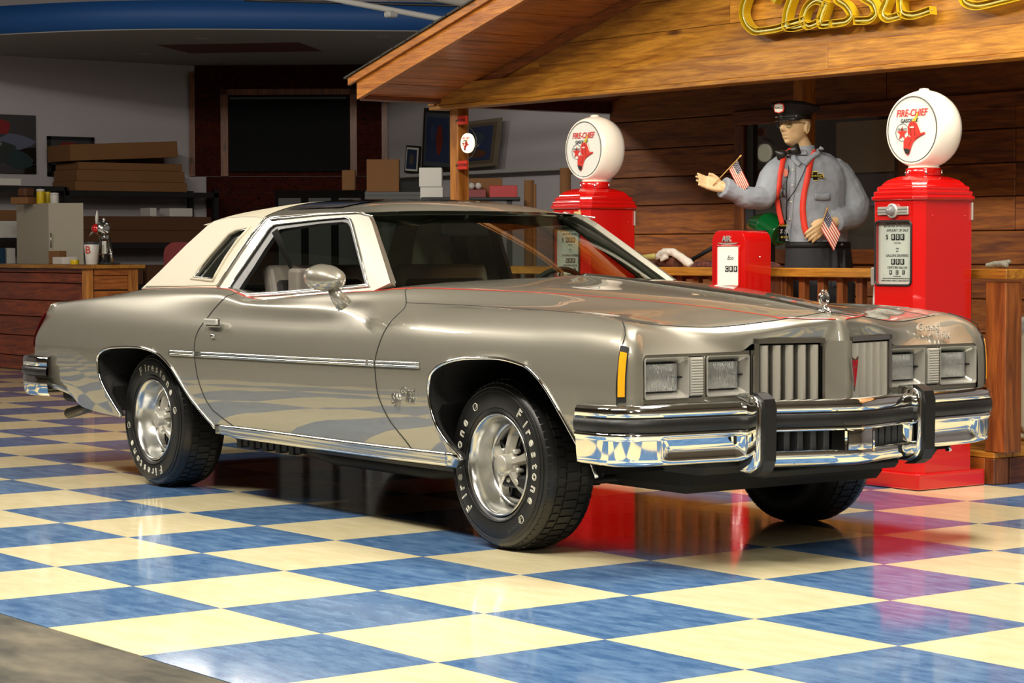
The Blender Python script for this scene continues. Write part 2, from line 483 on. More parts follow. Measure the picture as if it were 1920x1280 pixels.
def thin_glass(name, tint, spec_rough=0.0, mixf=.12):
    m = bpy.data.materials.new(name); m.use_nodes = True; nt = m.node_tree
    for n in list(nt.nodes): nt.nodes.remove(n)
    out = nt.nodes.new('ShaderNodeOutputMaterial'); tr = nt.nodes.new('ShaderNodeBsdfTransparent'); gl = nt.nodes.new('ShaderNodeBsdfGlossy')
    tr.inputs[0].default_value = (*tint, 1); gl.inputs['Roughness'].default_value = spec_rough; gl.inputs[0].default_value = (.9, .93, .9, 1)
    fa = nt.nodes.new('ShaderNodeLayerWeight'); fa.inputs[0].default_value = .5
    pw = nt.nodes.new('ShaderNodeMath'); pw.operation = 'POWER'; pw.inputs[1].default_value = 4.5; nt.links.new(fa.outputs['Facing'], pw.inputs[0])
    lw = nt.nodes.new('ShaderNodeMath'); lw.operation = 'MULTIPLY_ADD'; lw.inputs[1].default_value = .9; lw.inputs[2].default_value = .06; nt.links.new(pw.outputs[0], lw.inputs[0])
    mx = nt.nodes.new('ShaderNodeMixShader')
    nt.links.new(lw.outputs[0], mx.inputs[0]); nt.links.new(tr.outputs[0], mx.inputs[1]); nt.links.new(gl.outputs[0], mx.inputs[2]); nt.links.new(mx.outputs[0], out.inputs[0])
    return m
M_glasstint = thin_glass('tinted_windscreen_glass', (.52, .60, .52))
M_glassclear = thin_glass('clear_pane_glass', (.93, .95, .94))

M_lens_h = mat('headlamp_lens', (226, 230, 230), .22, .7, coat=1)
_nt = M_lens_h.node_tree; _tc = _nt.nodes.new('ShaderNodeTexCoord')
_wv = _nt.nodes.new('ShaderNodeTexWave'); _wv.bands_direction = 'Y'; _wv.inputs['Scale'].default_value = 45; _wv.inputs['Distortion'].default_value = 1.5
_nz = _nt.nodes.new('ShaderNodeTexNoise'); _nz.inputs['Scale'].default_value = 22
_ad = _nt.nodes.new('ShaderNodeMath'); _ad.operation = 'ADD'
_nt.links.new(_tc.outputs['Object'], _wv.inputs['Vector']); _nt.links.new(_tc.outputs['Object'], _nz.inputs['Vector'])
_nt.links.new(_wv.outputs['Fac'], _ad.inputs[0]); _nt.links.new(_nz.outputs['Fac'], _ad.inputs[1])
_bp = _nt.nodes.new('ShaderNodeBump'); _bp.inputs['Strength'].default_value = .9; _bp.inputs['Distance'].default_value = .006
_nt.links.new(_ad.outputs[0], _bp.inputs['Height']); _nt.links.new(_bp.outputs[0], _nt.nodes['Principled BSDF'].inputs['Normal'])
# ------------------------------------------------------------------ pixel rays, used to lay out the place
def ray(px, py):
    d = fwd + r2 * ((px - 960) / F_PX) - u2 * ((py - 640) / F_PX)
    return d
def PY(px, py, Y):
    d = ray(px, py); return CAM + d * ((Y - CAM.y) / d.y)
def PX(px, py, X):
    d = ray(px, py); return CAM + d * ((X - CAM.x) / d.x)
def PZ(px, py, Z):
    d = ray(px, py); return CAM + d * ((Z - CAM.z) / d.z)
def proj(p):
    d = Vector(p) - CAM; z = d.dot(fwd)
    return 960 + F_PX * d.dot(r2) / z, 640 - F_PX * d.dot(u2) / z, z

# ------------------------------------------------------------------ floor
T = .6096
fl = box('floor', (-14, -1.8288, -.03), (13, 10.6, -.005), M_dark); tag(fl, kind='structure')
def tile_mesh(nm, m):
    bm = bmesh.new(); h = T / 2 - .0006
    add_box(bm, (-h, -h, -.005), (h, h, 0), 0)
    me = bpy.data.meshes.new(nm); bmesh.ops.recalc_face_normals(bm, faces=bm.faces); bm.to_mesh(me); bm.free(); me.materials.append(m); return me
tm = [tile_mesh('tile_cream', M_cream), tile_mesh('tile_blue', M_blue)]
cand = []
for i in range(-23, 22):
    for j in range(-18, 3):
        cx, cy = (i + .5) * T, -(j + .5) * T
        x, y, z = proj((cx, cy, 0))
        if z < 3: vis = 0
        else: vis = 1 if (-130 < x < 2050 and 560 < y < 1400) else 0
        a = vis / max(z, .1) ** 3
        cand.append((a, i, j, cx, cy))
cand.sort(reverse=True)
rest = [bmesh.new(), bmesh.new()]
for k, (a, i, j, cx, cy) in enumerate(cand):
    c = (i + j) % 2
    if k < 285 and a > 0:
        o = bpy.data.objects.new('tile', tm[c]); col.objects.link(o); o.parent = fl; o.location = (cx, cy, 0)
    else:
        h = T / 2 - .0006
        add_box(rest[c], (cx - h, cy - h, -.005), (cx + h, cy + h, 0))
for c, b in enumerate(rest):
    tag(bm_obj('far_tiles', b, (M_cream, M_blue)[c], fl), kind='stuff')
fl2 = box('floor', (-14, -12, -.03), (14, -1.8288, -.002), M_conc); tag(fl2, kind='structure')

# ------------------------------------------------------------------ hall
def wallp(name, lo, hi, m): return tag(box(name, lo, hi, m), kind='structure')
wallp('wall_left', (-14.2, -12, 0), (-14, 8.437, 5.6), M_wall)
wallp('wall_back', (-12.5, 10.3, 0), (14, 10.5, 5.6), M_wall)
wallp('wall_front', (-14, -12.2, 0), (14, -12, 5.6), M_hall)
wallp('wall_right', (14, -12, 0), (14.2, 10.4, 5.6), M_hall)
wallp('ceiling', (-14, -12, 5.6), (14, 10.4, 5.7), M_hallc)
# corner wall
D = Vector((.627, .779, 0)); D.normalize(); CO = Vector((-14, 8.437, 0)); NRM = Vector((D.y, -D.x, 0))
def CW(s, z, off=0): return CO + D * s + NRM * off + Vector((0, 0, z))
def slab(name, s0, s1, z0, z1, o0, o1, m, parent=None):
    V = [CW(s, z, o) for o in (o0, o1) for s, z in ((s0, z0), (s1, z0), (s1, z1), (s0, z1))]
    return pydata(name, V, [(0, 1, 2, 3), (4, 7, 6, 5), (0, 4, 5, 1), (1, 5, 6, 2), (2, 6, 7, 3), (3, 7, 4, 0)], m, parent)
cwall = tag(slab('wall_corner', 0, 2.4, 0, 5.6, -.1, 0, M_wall), kind='structure')
W_d = wood('old_red_cedar', (72, 26, 14), (44, 15, 9), 'x', rough=.8, coat=0)
W_d.node_tree.nodes['Principled BSDF'].inputs['Specular IOR Level'].default_value = .1
for k in range(8):
    slab('plank', .07, 2.32, 2.06 + k * .166, 2.06 + k * .166 + .162, 0, .03, W_d, cwall)
for k in range(11):
    slab('plank', .2, 2.4, k * .187, k * .187 + .182, 0, .03, W_d, cwall)
for s0, s1, z0, z1 in ((0, .07, 2.06, 3.3), (2.32, 2.39, 2.06, 3.3), (.38, .47, 2.06, 3.1), (1.94, 2.02, 2.06, 3.1), (.38, 2.02, 3.03, 3.1)):
    slab('trim_board', s0, s1, z0, z1, .03, .055, W_cedarz, cwall)
tv = thing('television', CW(1.2, 2.56, .1), 'large black flat screen mounted on the dark red wood panel', 'television')
sc = slab('screen', .49, 1.93, 2.11, 3.01, .04, .09, M_screen); 
for v in sc.data.vertices: v.co -= tv.location
sc.parent = tv
bz = slab('top_bezel', .5, 1.9, 2.975, 3.0, .09, .1, M_greyplastic)
for v in bz.data.vertices: v.co -= tv.location
bz.parent = tv
# soffit + blue fascia
ZS = 3.388
cur = [(-14, 4.0), (-12.6, 4.35), (-11.544, 4.897), (-10.719, 5.385), (-10.14, 5.916), (-9.646, 6.608), (-9.15, 7.489), (-8.679, 8.338), (-8.4, 9.2), (-8.3, 10.3)]
d_, tabs = catmull(cur, 0)
curve = [(cinterp(s, tabs[0]), cinterp(s, tabs[1])) for s in np.linspace(0, d_[-1], 40)]
outl = curve + [(-12.5, 10.3), (-14, 8.437)]
tag(prism('ceiling_lower', outl, ((0, 0, ZS), (1, 0, 0), (0, 1, 0)), .05, M_ceil), kind='structure')
V = []; Fc = []
for i, (x, y) in enumerate(curve):
    V += [(x, y, ZS - .012), (x, y, ZS + .27)]
    if i: Fc.append((2 * i - 2, 2 * i, 2 * i + 1, 2 * i - 1))
fo = pydata('trim_blue_fascia', V, Fc, M_bluewall, None, True); tag(fo, kind='structure')
so = fo.modifiers.new('s', 'SOLIDIFY'); so.thickness = .04
tag(tube('trim_edge', [(x + .012, y - .012, ZS - .012) for x, y in curve], .011, M_edge), kind='structure')
hx = [PZ(295, 85, ZS - .004), PZ(560, 80, ZS - .004), PZ(603, 96, ZS - .004), PZ(356, 100, ZS - .004)]
h = tag(pydata('ceiling_hatch', [tuple(p) for p in hx] + [(p.x, p.y, ZS + .02) for p in hx], [(0, 1, 2, 3), (0, 4, 5, 1), (1, 5, 6, 2), (2, 6, 7, 3), (3, 7, 4, 0)], M_brown), kind='structure')
for px, py in ((380, 72), (720, 69), (270, 101)):
    p = PZ(px, py, ZS); c = lathe('recessed_light', [(.001, -.004), (.07, -.004), (.08, 0)], M_edge, None, 24, caps=False); c.location = p
    tag(c, 'small pale round recessed light in the grey lower ceiling, %s' % {380: 'above the brown hatch', 720: 'rightmost of the three', 270: 'nearest the left wall'}[px], 'ceiling light')
# conduits / beams high above the fascia
for k, (a, b, r_, m) in enumerate((((600, -6), (860, 42), .025, M_edge), ((560, 3), (900, 12), .012, M_shelf), ((690, -30), (900, 8), .05, M_ceil))):
    A, B = PZ(a[0], a[1], 3.75 + .1 * k), PZ(b[0], b[1], 3.75 + .1 * k)
    A, B = CAM + ray(*a) * 19, CAM + ray(*b) * 19
    t = tube('trim_conduit', [A + (A - B) * .3, A, B, B + (B - A) * .2], r_, m); tag(t, kind='structure')
e = CAM + ray(733, 27) * 19
t = obox('security_camera', e, (.09, .09, .05), M_edge, bev=.01); tag(t, 'small white box camera on the pale pipe before the blue fascia', 'camera')
# ledge along back wall
tag(box('trim_ledge', (-12.4, 10.12, 2.02), (-6, 10.3, 2.055), M_edge), kind='structure')

# ------------------------------------------------------------------ filling-station porch
YF = 3.68
deck = box('floor_porch', (-2.0, YF + .03, 0), (2.63, 5.0, .13), M_dark); tag(deck, kind='structure')
for k in range(9):
    y0 = YF + .145 * k + (0 if k == 0 else .0)
    box('deck_board', (-2.03, y0, .132), (2.66, y0 + .14, .16), W_pine, deck, .003)
box('fascia_board', (-2.03, YF, 0), (2.6, YF + .028, .13), W_cedar, deck, .003)
box('fascia_board', (2.632, YF + .12, 0), (2.66, 5.0, .13), W_cedary, deck, .003)
box('corner_board', (2.6, YF, 0), (2.662, YF + .11, .131), W_cedarz, deck, .004)
# back wall planks
YB = 5.0
bw = box('wall_porch', (-1.9, YB + .025, .1), (3.4, YB + .1, 2.45), M_dark); tag(bw, kind='structure')
WX0, WX1, WZ0, WZ1 = -.52, .80, 1.16, 1.95
z = .11
zz = [.11, .30, .49, .68, .875, 1.07, 1.263, 1.456, 1.645, 1.835, 2.025, 2.215, 2.40]
for a, b in zip(zz, zz[1:]):
    segs = [(-1.9, 3.4)]
    if b > WZ0 + .02 and a < WZ1 - .02: segs = [(-1.9, WX0 - .1), (WX1 + .09, 3.4)]
    for s0, s1 in segs:
        if s1 - s0 > 3: cuts = [s0, random.uniform(.2, 1.2), s1]
        elif s1 - s0 > 2 and s0 > 0: cuts = [s0, 1.66 if (a > 1.2) else 1.9, s1]
        else: cuts = [s0, s1]
        for c0, c1 in zip(cuts, cuts[1:]):
            box('plank', (c0 + .0015, YB + random.uniform(-.003, .003), a + .0025), (c1 - .0015, YB + .025, b - .0025), W_back, bw, .004)
win = box('window_1', (WX0, YB + .01, WZ0), (WX1, YB + .018, WZ1), mat('dark_window_glass', (70, 66, 58), .04, spec=.8, coat=1)); tag(win, kind='structure')
for nm, lo, hi, m in (('window_frame', (WX0 - .1, YB - .03, WZ0 - .14), (WX0 - .01, YB + .02, WZ1), W_cedarz), ('window_frame', (WX1, YB - .03, WZ0 - .1), (WX1 + .09, YB + .02, WZ1), W_cedarz),
                   ('window_frame', (WX0 - .12, YB - .03, WZ1), (2.9, YB + .02, WZ1 + .09), W_cedar), ('window_sill', (WX0 - .0, YB - .03, WZ0 - .09), (WX1, YB + .02, WZ0), W_cedar)):
    box(nm, lo, hi, m, win, .005)
box('glazing_bar', (WX0 - .01, YB - .01, WZ0), (WX0 + .06, YB + .015, WZ1), M_greyplastic, win)
box('inner_poster', (.26, YB + .004, 1.62), (.74, YB + .008, 1.93), mat('dim_poster', (150, 140, 118), .3, coat=1), win)
box('inner_poster', (.26, YB + .004, 1.42), (.74, YB + .008, 1.61), mat('dim_blue_poster', (104, 108, 120), .3, coat=1), win)
# posts
def post(x0, x1, y0, y1, z0, z1, lbl, m=W_pinez, nm='porch_post'):
    o = box(nm, (x0, y0, z0), (x1, y1, z1), m, None, .004); tag(o, lbl, 'post'); return o
post(-1.96, -1.87, YF + .02, YF + .11, .16, 2.085, 'orange pine post holding the left end of the porch beam')
pp = PY(1487, 150, 4.6)
post(pp.x, pp.x + .09, 4.6, 4.7, .16, 2.3, 'pine post standing behind the capped attendant figure')
# beam, gable
gw = box('wall_gable', (-2.0, YF + .03, 2.12), (6.2, YF + .08, 2.2), M_dark); tag(gw, kind='structure')
SL = .268
def zs(x): return 2.115 + SL * (x + 2.0)      # underside of the roof
XR = 2.1
box('beam_board', (-2.09, YF - .045, 2.10), (1.55, YF + .05, 2.238), W_pine, gw, .004)
box('beam_board', (1.552, YF - .045, 2.10), (6.2, YF + .05, 2.238), W_pine, gw, .004)
box('beam_cap', (-2.09, YF - .055, 2.075), (6.2, YF + .09, 2.10), W_pine, gw, .003)
box('beam_end', (-2.095, YF - .06, 2.10), (-2.02, YF + .05, 2.25), W_pinez, gw, .003)
for k in range(6):
    a = 2.238 + .175 * k; b = a + .172
    xl0 = (a - 2.115) / SL - 2.0 + .02; xl1 = (b - 2.115) / SL - 2.0 + .02
    xl0 = max(xl0, -2.0)
    cuts = [None, {0: -.98, 1: .75, 2: 1.5}.get(k, 1.0), 6.0]
    j = cuts[1]
    prism('plank', [(xl0, a), (j - .001, a), (j - .001, b), (max(xl1, xl0), b)], ((0, YF, 0), (1, 0, 0), (0, 0, 1)), -.025, W_pine, gw)
    prism('plank', [(j + .001, a), (6.0, a), (6.0, b), (j + .001, b)], ((0, YF, 0), (1, 0, 0), (0, 0, 1)), -.025, W_pine, gw)
# roof
rf = thing('roof', (0, 0, 0), kind='structure')
Y0 = 3.0
def slope(name, x0, x1, dz0, dz1, y0, y1, m, bev=0):
    V = [(x, y, zs(x) + dz) for y in (y0, y1) for x, dz in ((x0, dz0), (x1, dz0), (x1, dz1), (x0, dz1))]
    return pydata(name, V, [(0, 1, 2, 3), (4, 7, 6, 5), (0, 4, 5, 1), (1, 5, 6, 2), (2, 6, 7, 3), (3, 7, 4, 0)], m, rf)
W_rake = wood('rake_pine', (206, 130, 44), (170, 98, 28), 'x')
slope('rake_board', -1.99, XR, 0, .125, Y0, Y0 + .03, W_rake)
slope('rake_trim', -2.06, XR, .11, .155, Y0 - .022, Y0, W_rake)
slope('roof_deck', -2.06, XR, .14, .158, Y0, 5.4, M_dark)
slope('eave_board', -2.0, -1.965, -.005, .13, Y0 + .03, 5.4, W_cedary)
nb = 26
for k in range(nb):
    x0 = -1.96 + k * .115
    slope('soffit_board', x0, x0 + .109, .012 + random.uniform(0, .006), .03, Y0 + .03, YF, W_piney)
slope('soffit_board', -1.96, XR, .012, .03, YF + .1, 5.4, W_cedary)
# shingles along the rake
for k in range(30):
    x0 = -2.09 + k * .14
    slope('shingle', x0, x0 + .15, .158 + random.uniform(0, .003), .168 + random.uniform(0, .004), Y0 - .035, Y0 + .3, M_shingle)
slope('far_shingles', -2.09, XR, .158, .17, Y0 + .3, 5.4, M_shingle)
# frieze under the soffit against the gable, ceiling and side beam of porch
slope('frieze_board', -1.98, XR, -.05, .012, YF - .02, YF, W_cedar)
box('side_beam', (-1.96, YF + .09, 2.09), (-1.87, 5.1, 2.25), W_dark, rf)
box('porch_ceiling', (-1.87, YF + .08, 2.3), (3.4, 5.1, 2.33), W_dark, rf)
# railing
rl = thing('porch_railing', (0, YF + .06, .16), 'pine railing with square balusters along the front of the porch', 'railing')
def rbox(nm, lo, hi, m, bev=.004):
    o = box(nm, lo, hi, m, None, bev)
    for v in o.data.vertices: v.co -= Vector((0, YF + .06, .16))
    o.parent = rl; return o
rbox('top_rail', (-1.86, YF - .01, 1.012), (2.74, YF + .13, 1.06), W_pine)
rbox('bottom_rail', (-1.86, YF + .04, .26), (2.56, YF + .08, .32), W_pine)
x = -1.75
while x < 2.5:
    rbox('baluster', (x, YF + .04, .32), (x + .045, YF + .08, 1.012), W_cedarz, .002); x += .143
for x0 in (-.7, 1.045): rbox('rail_post', (x0, YF + .03, .162), (x0 + .09, YF + .12, 1.012), W_cedarz)
rbox('rail_post', (2.60, YF + .0, .162), (2.73, YF + .12, .995), W_cedarz)
sb = box('counter_shelf', (-.9, YF + .131, .99), (2.3, YF + .225, 1.035), W_cedar, None, .003)
tag(sb, 'narrow wooden shelf board behind the porch top rail', 'shelf')
for x0 in (-.85, 2.2): box('bracket', (x0, YF + .131, .163), (x0 + .05, YF + .2, .99), W_cedarz, sb)
# ------------------------------------------------------------------ the car (own frame: x forward, y left, z up)
CARLOC = Vector((1.6254, 1.2251, 0)); CARRZ = -.026
car = thing('classic_coupe', CARLOC, 'long silver-grey two-door coupe with cream vinyl roof parked on the checkered floor', 'car', rz=CARRZ)
CI = Matrix.Rotation(-CARRZ, 3, 'Z')
def cray(px, py): return CI @ (CAM - CARLOC), CI @ ray(px, py)
def CPY(px, py, y):
    o, d = cray(px, py); return o + d * ((y - o.y) / d.y)
def CPX(px, py, x):
    o, d = cray(px, py); return o + d * ((x - o.x) / d.x)
def CPlane(px, py, a=.57, b=1.355):     # -y + a z = b : the slanted side of the cabin
    o, d = cray(px, py); t = (b + o.y - a * o.z) / (-d.y + a * d.z); return o + d * t
T_zb = [(-2.70, .43), (-2.41, .41), (-2.19, .355), (-1.75, .335), (-.74, .35), (.3, .348), (1.3, .36), (2.1, .388), (2.31, .40)]
T_wm = [(-2.70, .895), (-2.4, .925), (-2.0, .960), (-1.4, .975), (-.9, .962), (-.3, .938), (.3, .935), (.8, .950), (1.3, .972), (1.8, .975), (2.1, .962), (2.3, .94)]
T_zc = [(-2.70, .878), (-2.33, .902), (-1.9, .928), (-1.46, .944), (-1.12, .952), (-.75, .955), (-.45, .92), (.1, .905), (.5, .912), (.7, .917), (1.3, .930), (1.7, .931), (2.0, .922), (2.2, .905)]
T_wc = [(-2.70, .83), (-2.0, .87), (-1.1, .875), (-.6, .88), (0, .885), (.5, .865), (.8, .845), (1.1, .83), (2.2, .825)]
T_w9 = [(-2.70, .72), (-2.2, .76), (-1.65, .80), (-.75, .815), (0, .815), (.4, .79), (.65, .745), (.9, .69), (1.2, .605), (1.5, .49), (1.75, .40), (2.0, .31), (2.2, .26)]
T_z9 = [(-2.70, .885), (-2.3, .915), (-1.9, .945), (-1.63, .970), (-1.22, .984), (-.9, .988), (-.74, .983), (-.58, .953), (-.5, .943), (-.43, .940), (-.2, .955), (.14, .976), (.49, .993), (.65, 1.004), (.75, 1.006), (1.0, 1.002), (1.34, .992), (1.6, .978), (1.8, .965), (2.0, .949), (2.2, .932)]
T_z12 = [(-2.70, .90), (-1.7, .975), (.5, 1.05), (.89, 1.051), (1.11, 1.041), (1.43, 1.018), (1.63, 1.003), (1.95, .978), (2.1, .964), (2.25, .95)]
T_w7 = [(-2.7, .80), (-1.7, .845), (-.75, .852), (0, .862), (.5, .83), (.9, .79), (1.5, .745), (2.2, .70)]
T_v7 = [(-2.7, .6), (.3, .5), (.9, .32), (1.5, .06), (2.2, -.45)]     # 0 = crest height, 1 = ridge height
T_v8 = [(-2.7, .9), (.3, .9), (.9, .75), (1.5, .55), (2.2, .0)]
def keys(x):
    zb, wm, zc, wc, w9, z9, z12 = [cinterp(x, t) for t in (T_zb, T_wm, T_zc, T_wc, T_w9, T_z9, T_z12)]
    w7 = cinterp(x, T_w7); v7, v8 = cinterp(x, T_v7), cinterp(x, T_v8)
    w8 = (w7 + w9) / 2
    return [(wm - .05, zb), (wm - .02, .46), (wm - .004, .58), (wm, .68), (wm - .012, .78), (wm - .042, .86 if zc > .885 else zc - .02), (wc, zc),
            (w7, zc + (z9 - zc) * v7), (w8, zc + (z9 - zc) * v8), (w9, z9), (w9 * .52, z9 + .62 * (z12 - z9)), (w9 * .14, z12 - .006), (0, z12)]
SUB = [3, 5, 5, 4, 4, 4, 5, 5, 5, 4, 4, 2]
RT = [(k + j / n) for k, n in enumerate(SUB) for j in range(n)] + [12.0]
def dense(kp):
    """kp list of 13 tuples -> dense rows"""
    a = np.array(kp, float); out = []
    for t in RT:
        out.append([cinterp(t, list(enumerate(a[:, c]))) for c in range(a.shape[1])])
    return np.array(out)
xf_tab = [(.34, .965), (.38, .928), (.485, .808), (.59, .748), (.70, .737), (.81, .766), (.915, .80), (.96, .74), (1.0, .68)]
xr_tab = [(.343, -.535), (.444, -.74), (.614, -.816), (.738, -.83), (.864, -.759), (.964, -.653), (.99, -.64)]
def warp(x, z):
    h1 = max(0, 1 - abs(x - .78) / .36); h2 = max(0, 1 - abs(x + .74) / .36)
    h1 = h1 * h1 * (3 - 2 * h1); h2 = h2 * h2 * (3 - 2 * h2)
    return x + (cinterp(z, xf_tab) - .78) * h1 + (cinterp(z, xr_tab) + .74) * h2
xs_main = sorted(set([round(v, 4) for v in np.arange(-2.60, 2.121, .024)] + [.78, -.74]))
XF, XRr = xs_main.index(.78), xs_main.index(-.74)
grid = []
for x in xs_main:
    base = dense(keys(x)); rowp = []
    for r, t in enumerate(RT):
        if t <= 9.01:
            x2 = warp(x, base[r][1])
            b2 = dense_one = None
            kk = keys(x2); a = np.array(kk)
            wv = cinterp(t, list(enumerate(a[:, 0]))); zv = cinterp(t, list(enumerate(a[:, 1])))
            rowp.append((x2, wv, zv))
        else:
            sh = warp(x, base[r][1]) - x if t < 9.8 else 0
            rowp.append((x + sh * 0, base[r][0], base[r][1]))
    grid.append(rowp)
def K3(x): return [(x, w_, z_) for w_, z_ in keys(x)]
N1 = [(2.30, .885, .402), (2.31, .918, .46), (2.315, .936, .58), (2.32, .938, .68), (2.32, .930, .78), (2.30, .895, .858), (2.22, .83, .902), (2.235, .69, .888), (2.30, .48, .876), (2.395, .205, .903), (2.40, .12, .912), (2.40, .04, .921), (2.395, 0, .924)]
N2 = [(2.352, .85, .42), (2.356, .868, .47), (2.36, .886, .58), (2.362, .886, .68), (2.362, .88, .76), (2.345, .865, .83), (2.292, .815, .880), (2.285, .66, .858), (2.345, .45, .842), (2.435, .215, .872), (2.45, .12, .882), (2.475, .04, .893), (2.49, 0, .895)]
N3 = [(2.366, .852, .42), (2.366, .852, .47), (2.368, .852, .58), (2.368, .852, .68), (2.366, .852, .73), (2.364, .850, .765), (2.362, .832, .787), (2.362, .62, .787), (2.366, .40, .788), (2.384, .335, .818), (2.43, .17, .818), (2.455, .066, .818), (2.53, 0, .815)]
def densify(stations, n):
    out = []
    D3 = [dense(s) for s in stations]
    for i in range((len(D3) - 1) * n + 1):
        t = i / n
        out.append([tuple(cinterp(t, [(q, D3[q][r][c]) for q in range(len(D3))]) for c in range(3)) for r in range(len(RT))])
    return out
fr = densify([K3(2.12), N1, N2, N3], 7)
NS0 = len(grid)
grid += fr[1:]
HOODEND = NS0 - 1 + 7          # station index of the hood seam
# rear end
def xe(z): return cinterp(z, [(.42, -2.70), (.446, -2.73), (.53, -2.83), (.61, -2.86), (.70, -2.833), (.79, -2.754), (.88, -2.668), (.92, -2.66)])
k0 = K3(-2.60)
E1 = [(xe(z_) + .03, w_ - .02, z_) for x_, w_, z_ in k0]
E2 = [(xe(z_), min(w_, .86) if w_ > .8 else w_ * .97, z_) for x_, w_, z_ in k0]
E3 = [(xe(z_) - .03, w_ * .6, z_) for x_, w_, z_ in k0]
E4 = [(xe(z_) - .04, 0, z_) for x_, w_, z_ in k0]
re_ = densify([k0, E1, E2, E3, E4], 4)
re_ = re_[1:][::-1]
grid = re_ + grid
NR = len(re_); XF += NR; XRr += NR; NS0 += NR; HOODEND += NR
G = np.array(grid)               # stations x rows x 3
# wheel arches
def spl(pts, n):
    a = np.array(pts, float); d = np.r_[0, np.cumsum(np.linalg.norm(np.diff(a, axis=0), axis=1))]
    return [(cinterp(s, list(zip(d, a[:, 0]))), cinterp(s, list(zip(d, a[:, 1])))) for s in np.linspace(0, d[-1], n)]
archF = spl([(1.345, .30), (1.334, .34), (1.24, .416), (1.178, .50), (1.158, .59), (1.180, .665), (1.269, .717), (1.417, .743), (1.631, .752), (1.803, .734), (1.903, .690), (1.985, .615), (2.065, .511), (2.145, .389), (2.17, .34)], 70)
archR = spl([(-1.64, .28), (-1.69, .34), (-1.80, .453), (-1.865, .545), (-1.868, .615), (-1.80, .66), (-1.66, .683), (-1.386, .693), (-1.20, .675), (-1.06, .615), (-.941, .509), (-.808, .396), (-.735, .34), (-.70, .30)], 70)
def inside(p, poly):
    c = False; n = len(poly)
    for i in range(n):
        (x1, y1), (x2, y2) = poly[i], poly[i - 1]
        if (y1 > p[1]) != (y2 > p[1]) and p[0] < (x2 - x1) * (p[1] - y1) / (y2 - y1) + x1: c = not c
    return c
def snap(p, curve):
    best = None
    for (x1, y1), (x2, y2) in zip(curve, curve[1:]):
        dx, dy = x2 - x1, y2 - y1
        t = max(0, min(1, ((p[0] - x1) * dx + (p[1] - y1) * dy) / (dx * dx + dy * dy)))
        q = (x1 + t * dx, y1 + t * dy); e = (q[0] - p[0]) ** 2 + (q[1] - p[1]) ** 2
        if best is None or e < best[0]: best = (e, q)
    return best[1]
ins = np.zeros(G.shape[:2], int)
for i in range(G.shape[0]):
    for r in range(G.shape[1]):
        if RT[r] > 4.5: continue
        x_, w_, z_ = G[i, r]
        for q, c in ((1, archF), (2, archR)):
            if c[0][0] - .6 < x_ < c[-1][0] + .6 and inside((x_, z_), c + [(c[-1][0], 0), (c[0][0], 0)]): ins[i, r] = q
faces = []
keep_snap = set()
for i in range(G.shape[0] - 1):
    for r in range(G.shape[1] - 1):
        q = [ins[i, r], ins[i + 1, r], ins[i + 1, r + 1], ins[i, r + 1]]
        if all(q): continue
        for (a, b) in ((i, r), (i + 1, r), (i + 1, r + 1), (i, r + 1)):
            if ins[a, b]: keep_snap.add((a, b))
        faces.append((i, r))
for a, b in keep_snap:
    x_, w_, z_ = G[a, b]
    q = snap((x_, z_), archF if ins[a, b] == 1 else archR)
    G[a, b] = (q[0], w_, q[1])
def xwb(w): return .86 - .355 * (w / .75) ** 2     # foot of the windscreen
def region(i, r):
    t = RT[r]; x_ = G[i:i + 2, r:r + 2, 0].mean(); w_ = G[i:i + 2, r:r + 2, 1].mean()
    if t >= 9 and -1.66 < x_ < xwb(w_) - .05: return None
    if i >= HOODEND: return 'nose_panel'
    if x_ < -2.62 and t < 9: return 'rear_quarter'
    if t >= 9 and x_ <= -1.6: return 'boot_lid'
    if t >= 6 and i >= XF: return 'hood'
    if t >= 9: return 'hood'
    if i >= XF: return 'front_fender'
    if i >= XRr: return 'door'
    return 'rear_quarter'
parts = {}
for i, r in faces:
    g = region(i, r)
    if g: parts.setdefault(g, []).append((i, r))
CARP = {}
for nm, fs in parts.items():
    centre = nm in ('hood', 'nose_panel', 'boot_lid')
    sides = [(-1, 1)] if centre else [(-1,), (1,)]
    for sg in sides:
        bm = bmesh.new()
        for s in sg:
            vm = {}
            def gv(a, b):
                if (a, b) not in vm:
                    p = G[a, b]; vm[(a, b)] = bm.verts.new((p[0], p[1] * s, p[2]))
                return vm[(a, b)]
            for i, r in fs:
                q = [gv(i, r), gv(i + 1, r), gv(i + 1, r + 1), gv(i, r + 1)]
                if s > 0: q = q[::-1]
                try: bm.faces.new(q)
                except ValueError: pass
        bmesh.ops.remove_doubles(bm, verts=bm.verts, dist=1e-5)
        me = bpy.data.meshes.new(nm); bm.to_mesh(me); bm.free(); me.shade_smooth()
        o = link(nm, me, M_paint, car); CARP.setdefault(nm, o)
def surfw(x, z):
    """outer |y| of the body side at x, z"""
    a = np.array(keys(x)[:7]); return float(np.interp(z, a[:, 1], a[:, 0]))
def cobj(name, bm, m, parent=None, smooth=True): return bm_obj(name, bm, m, parent or car, smooth)
def cmir(name, bm, m, smooth=True, parent=None):
    """the right-side piece and its mirror as two parts"""
    me = bpy.data.meshes.new(name); bmesh.ops.recalc_face_normals(bm, faces=bm.faces); bm.to_mesh(me); bm.free()
    if smooth: me.shade_smooth()
    a = link(name, me, m, parent or car)
    me2 = me.copy(); me2.transform(Matrix.Diagonal((1, -1, 1, 1))); me2.flip_normals()
    b = link(name, me2, m, parent or car)
    return a, b
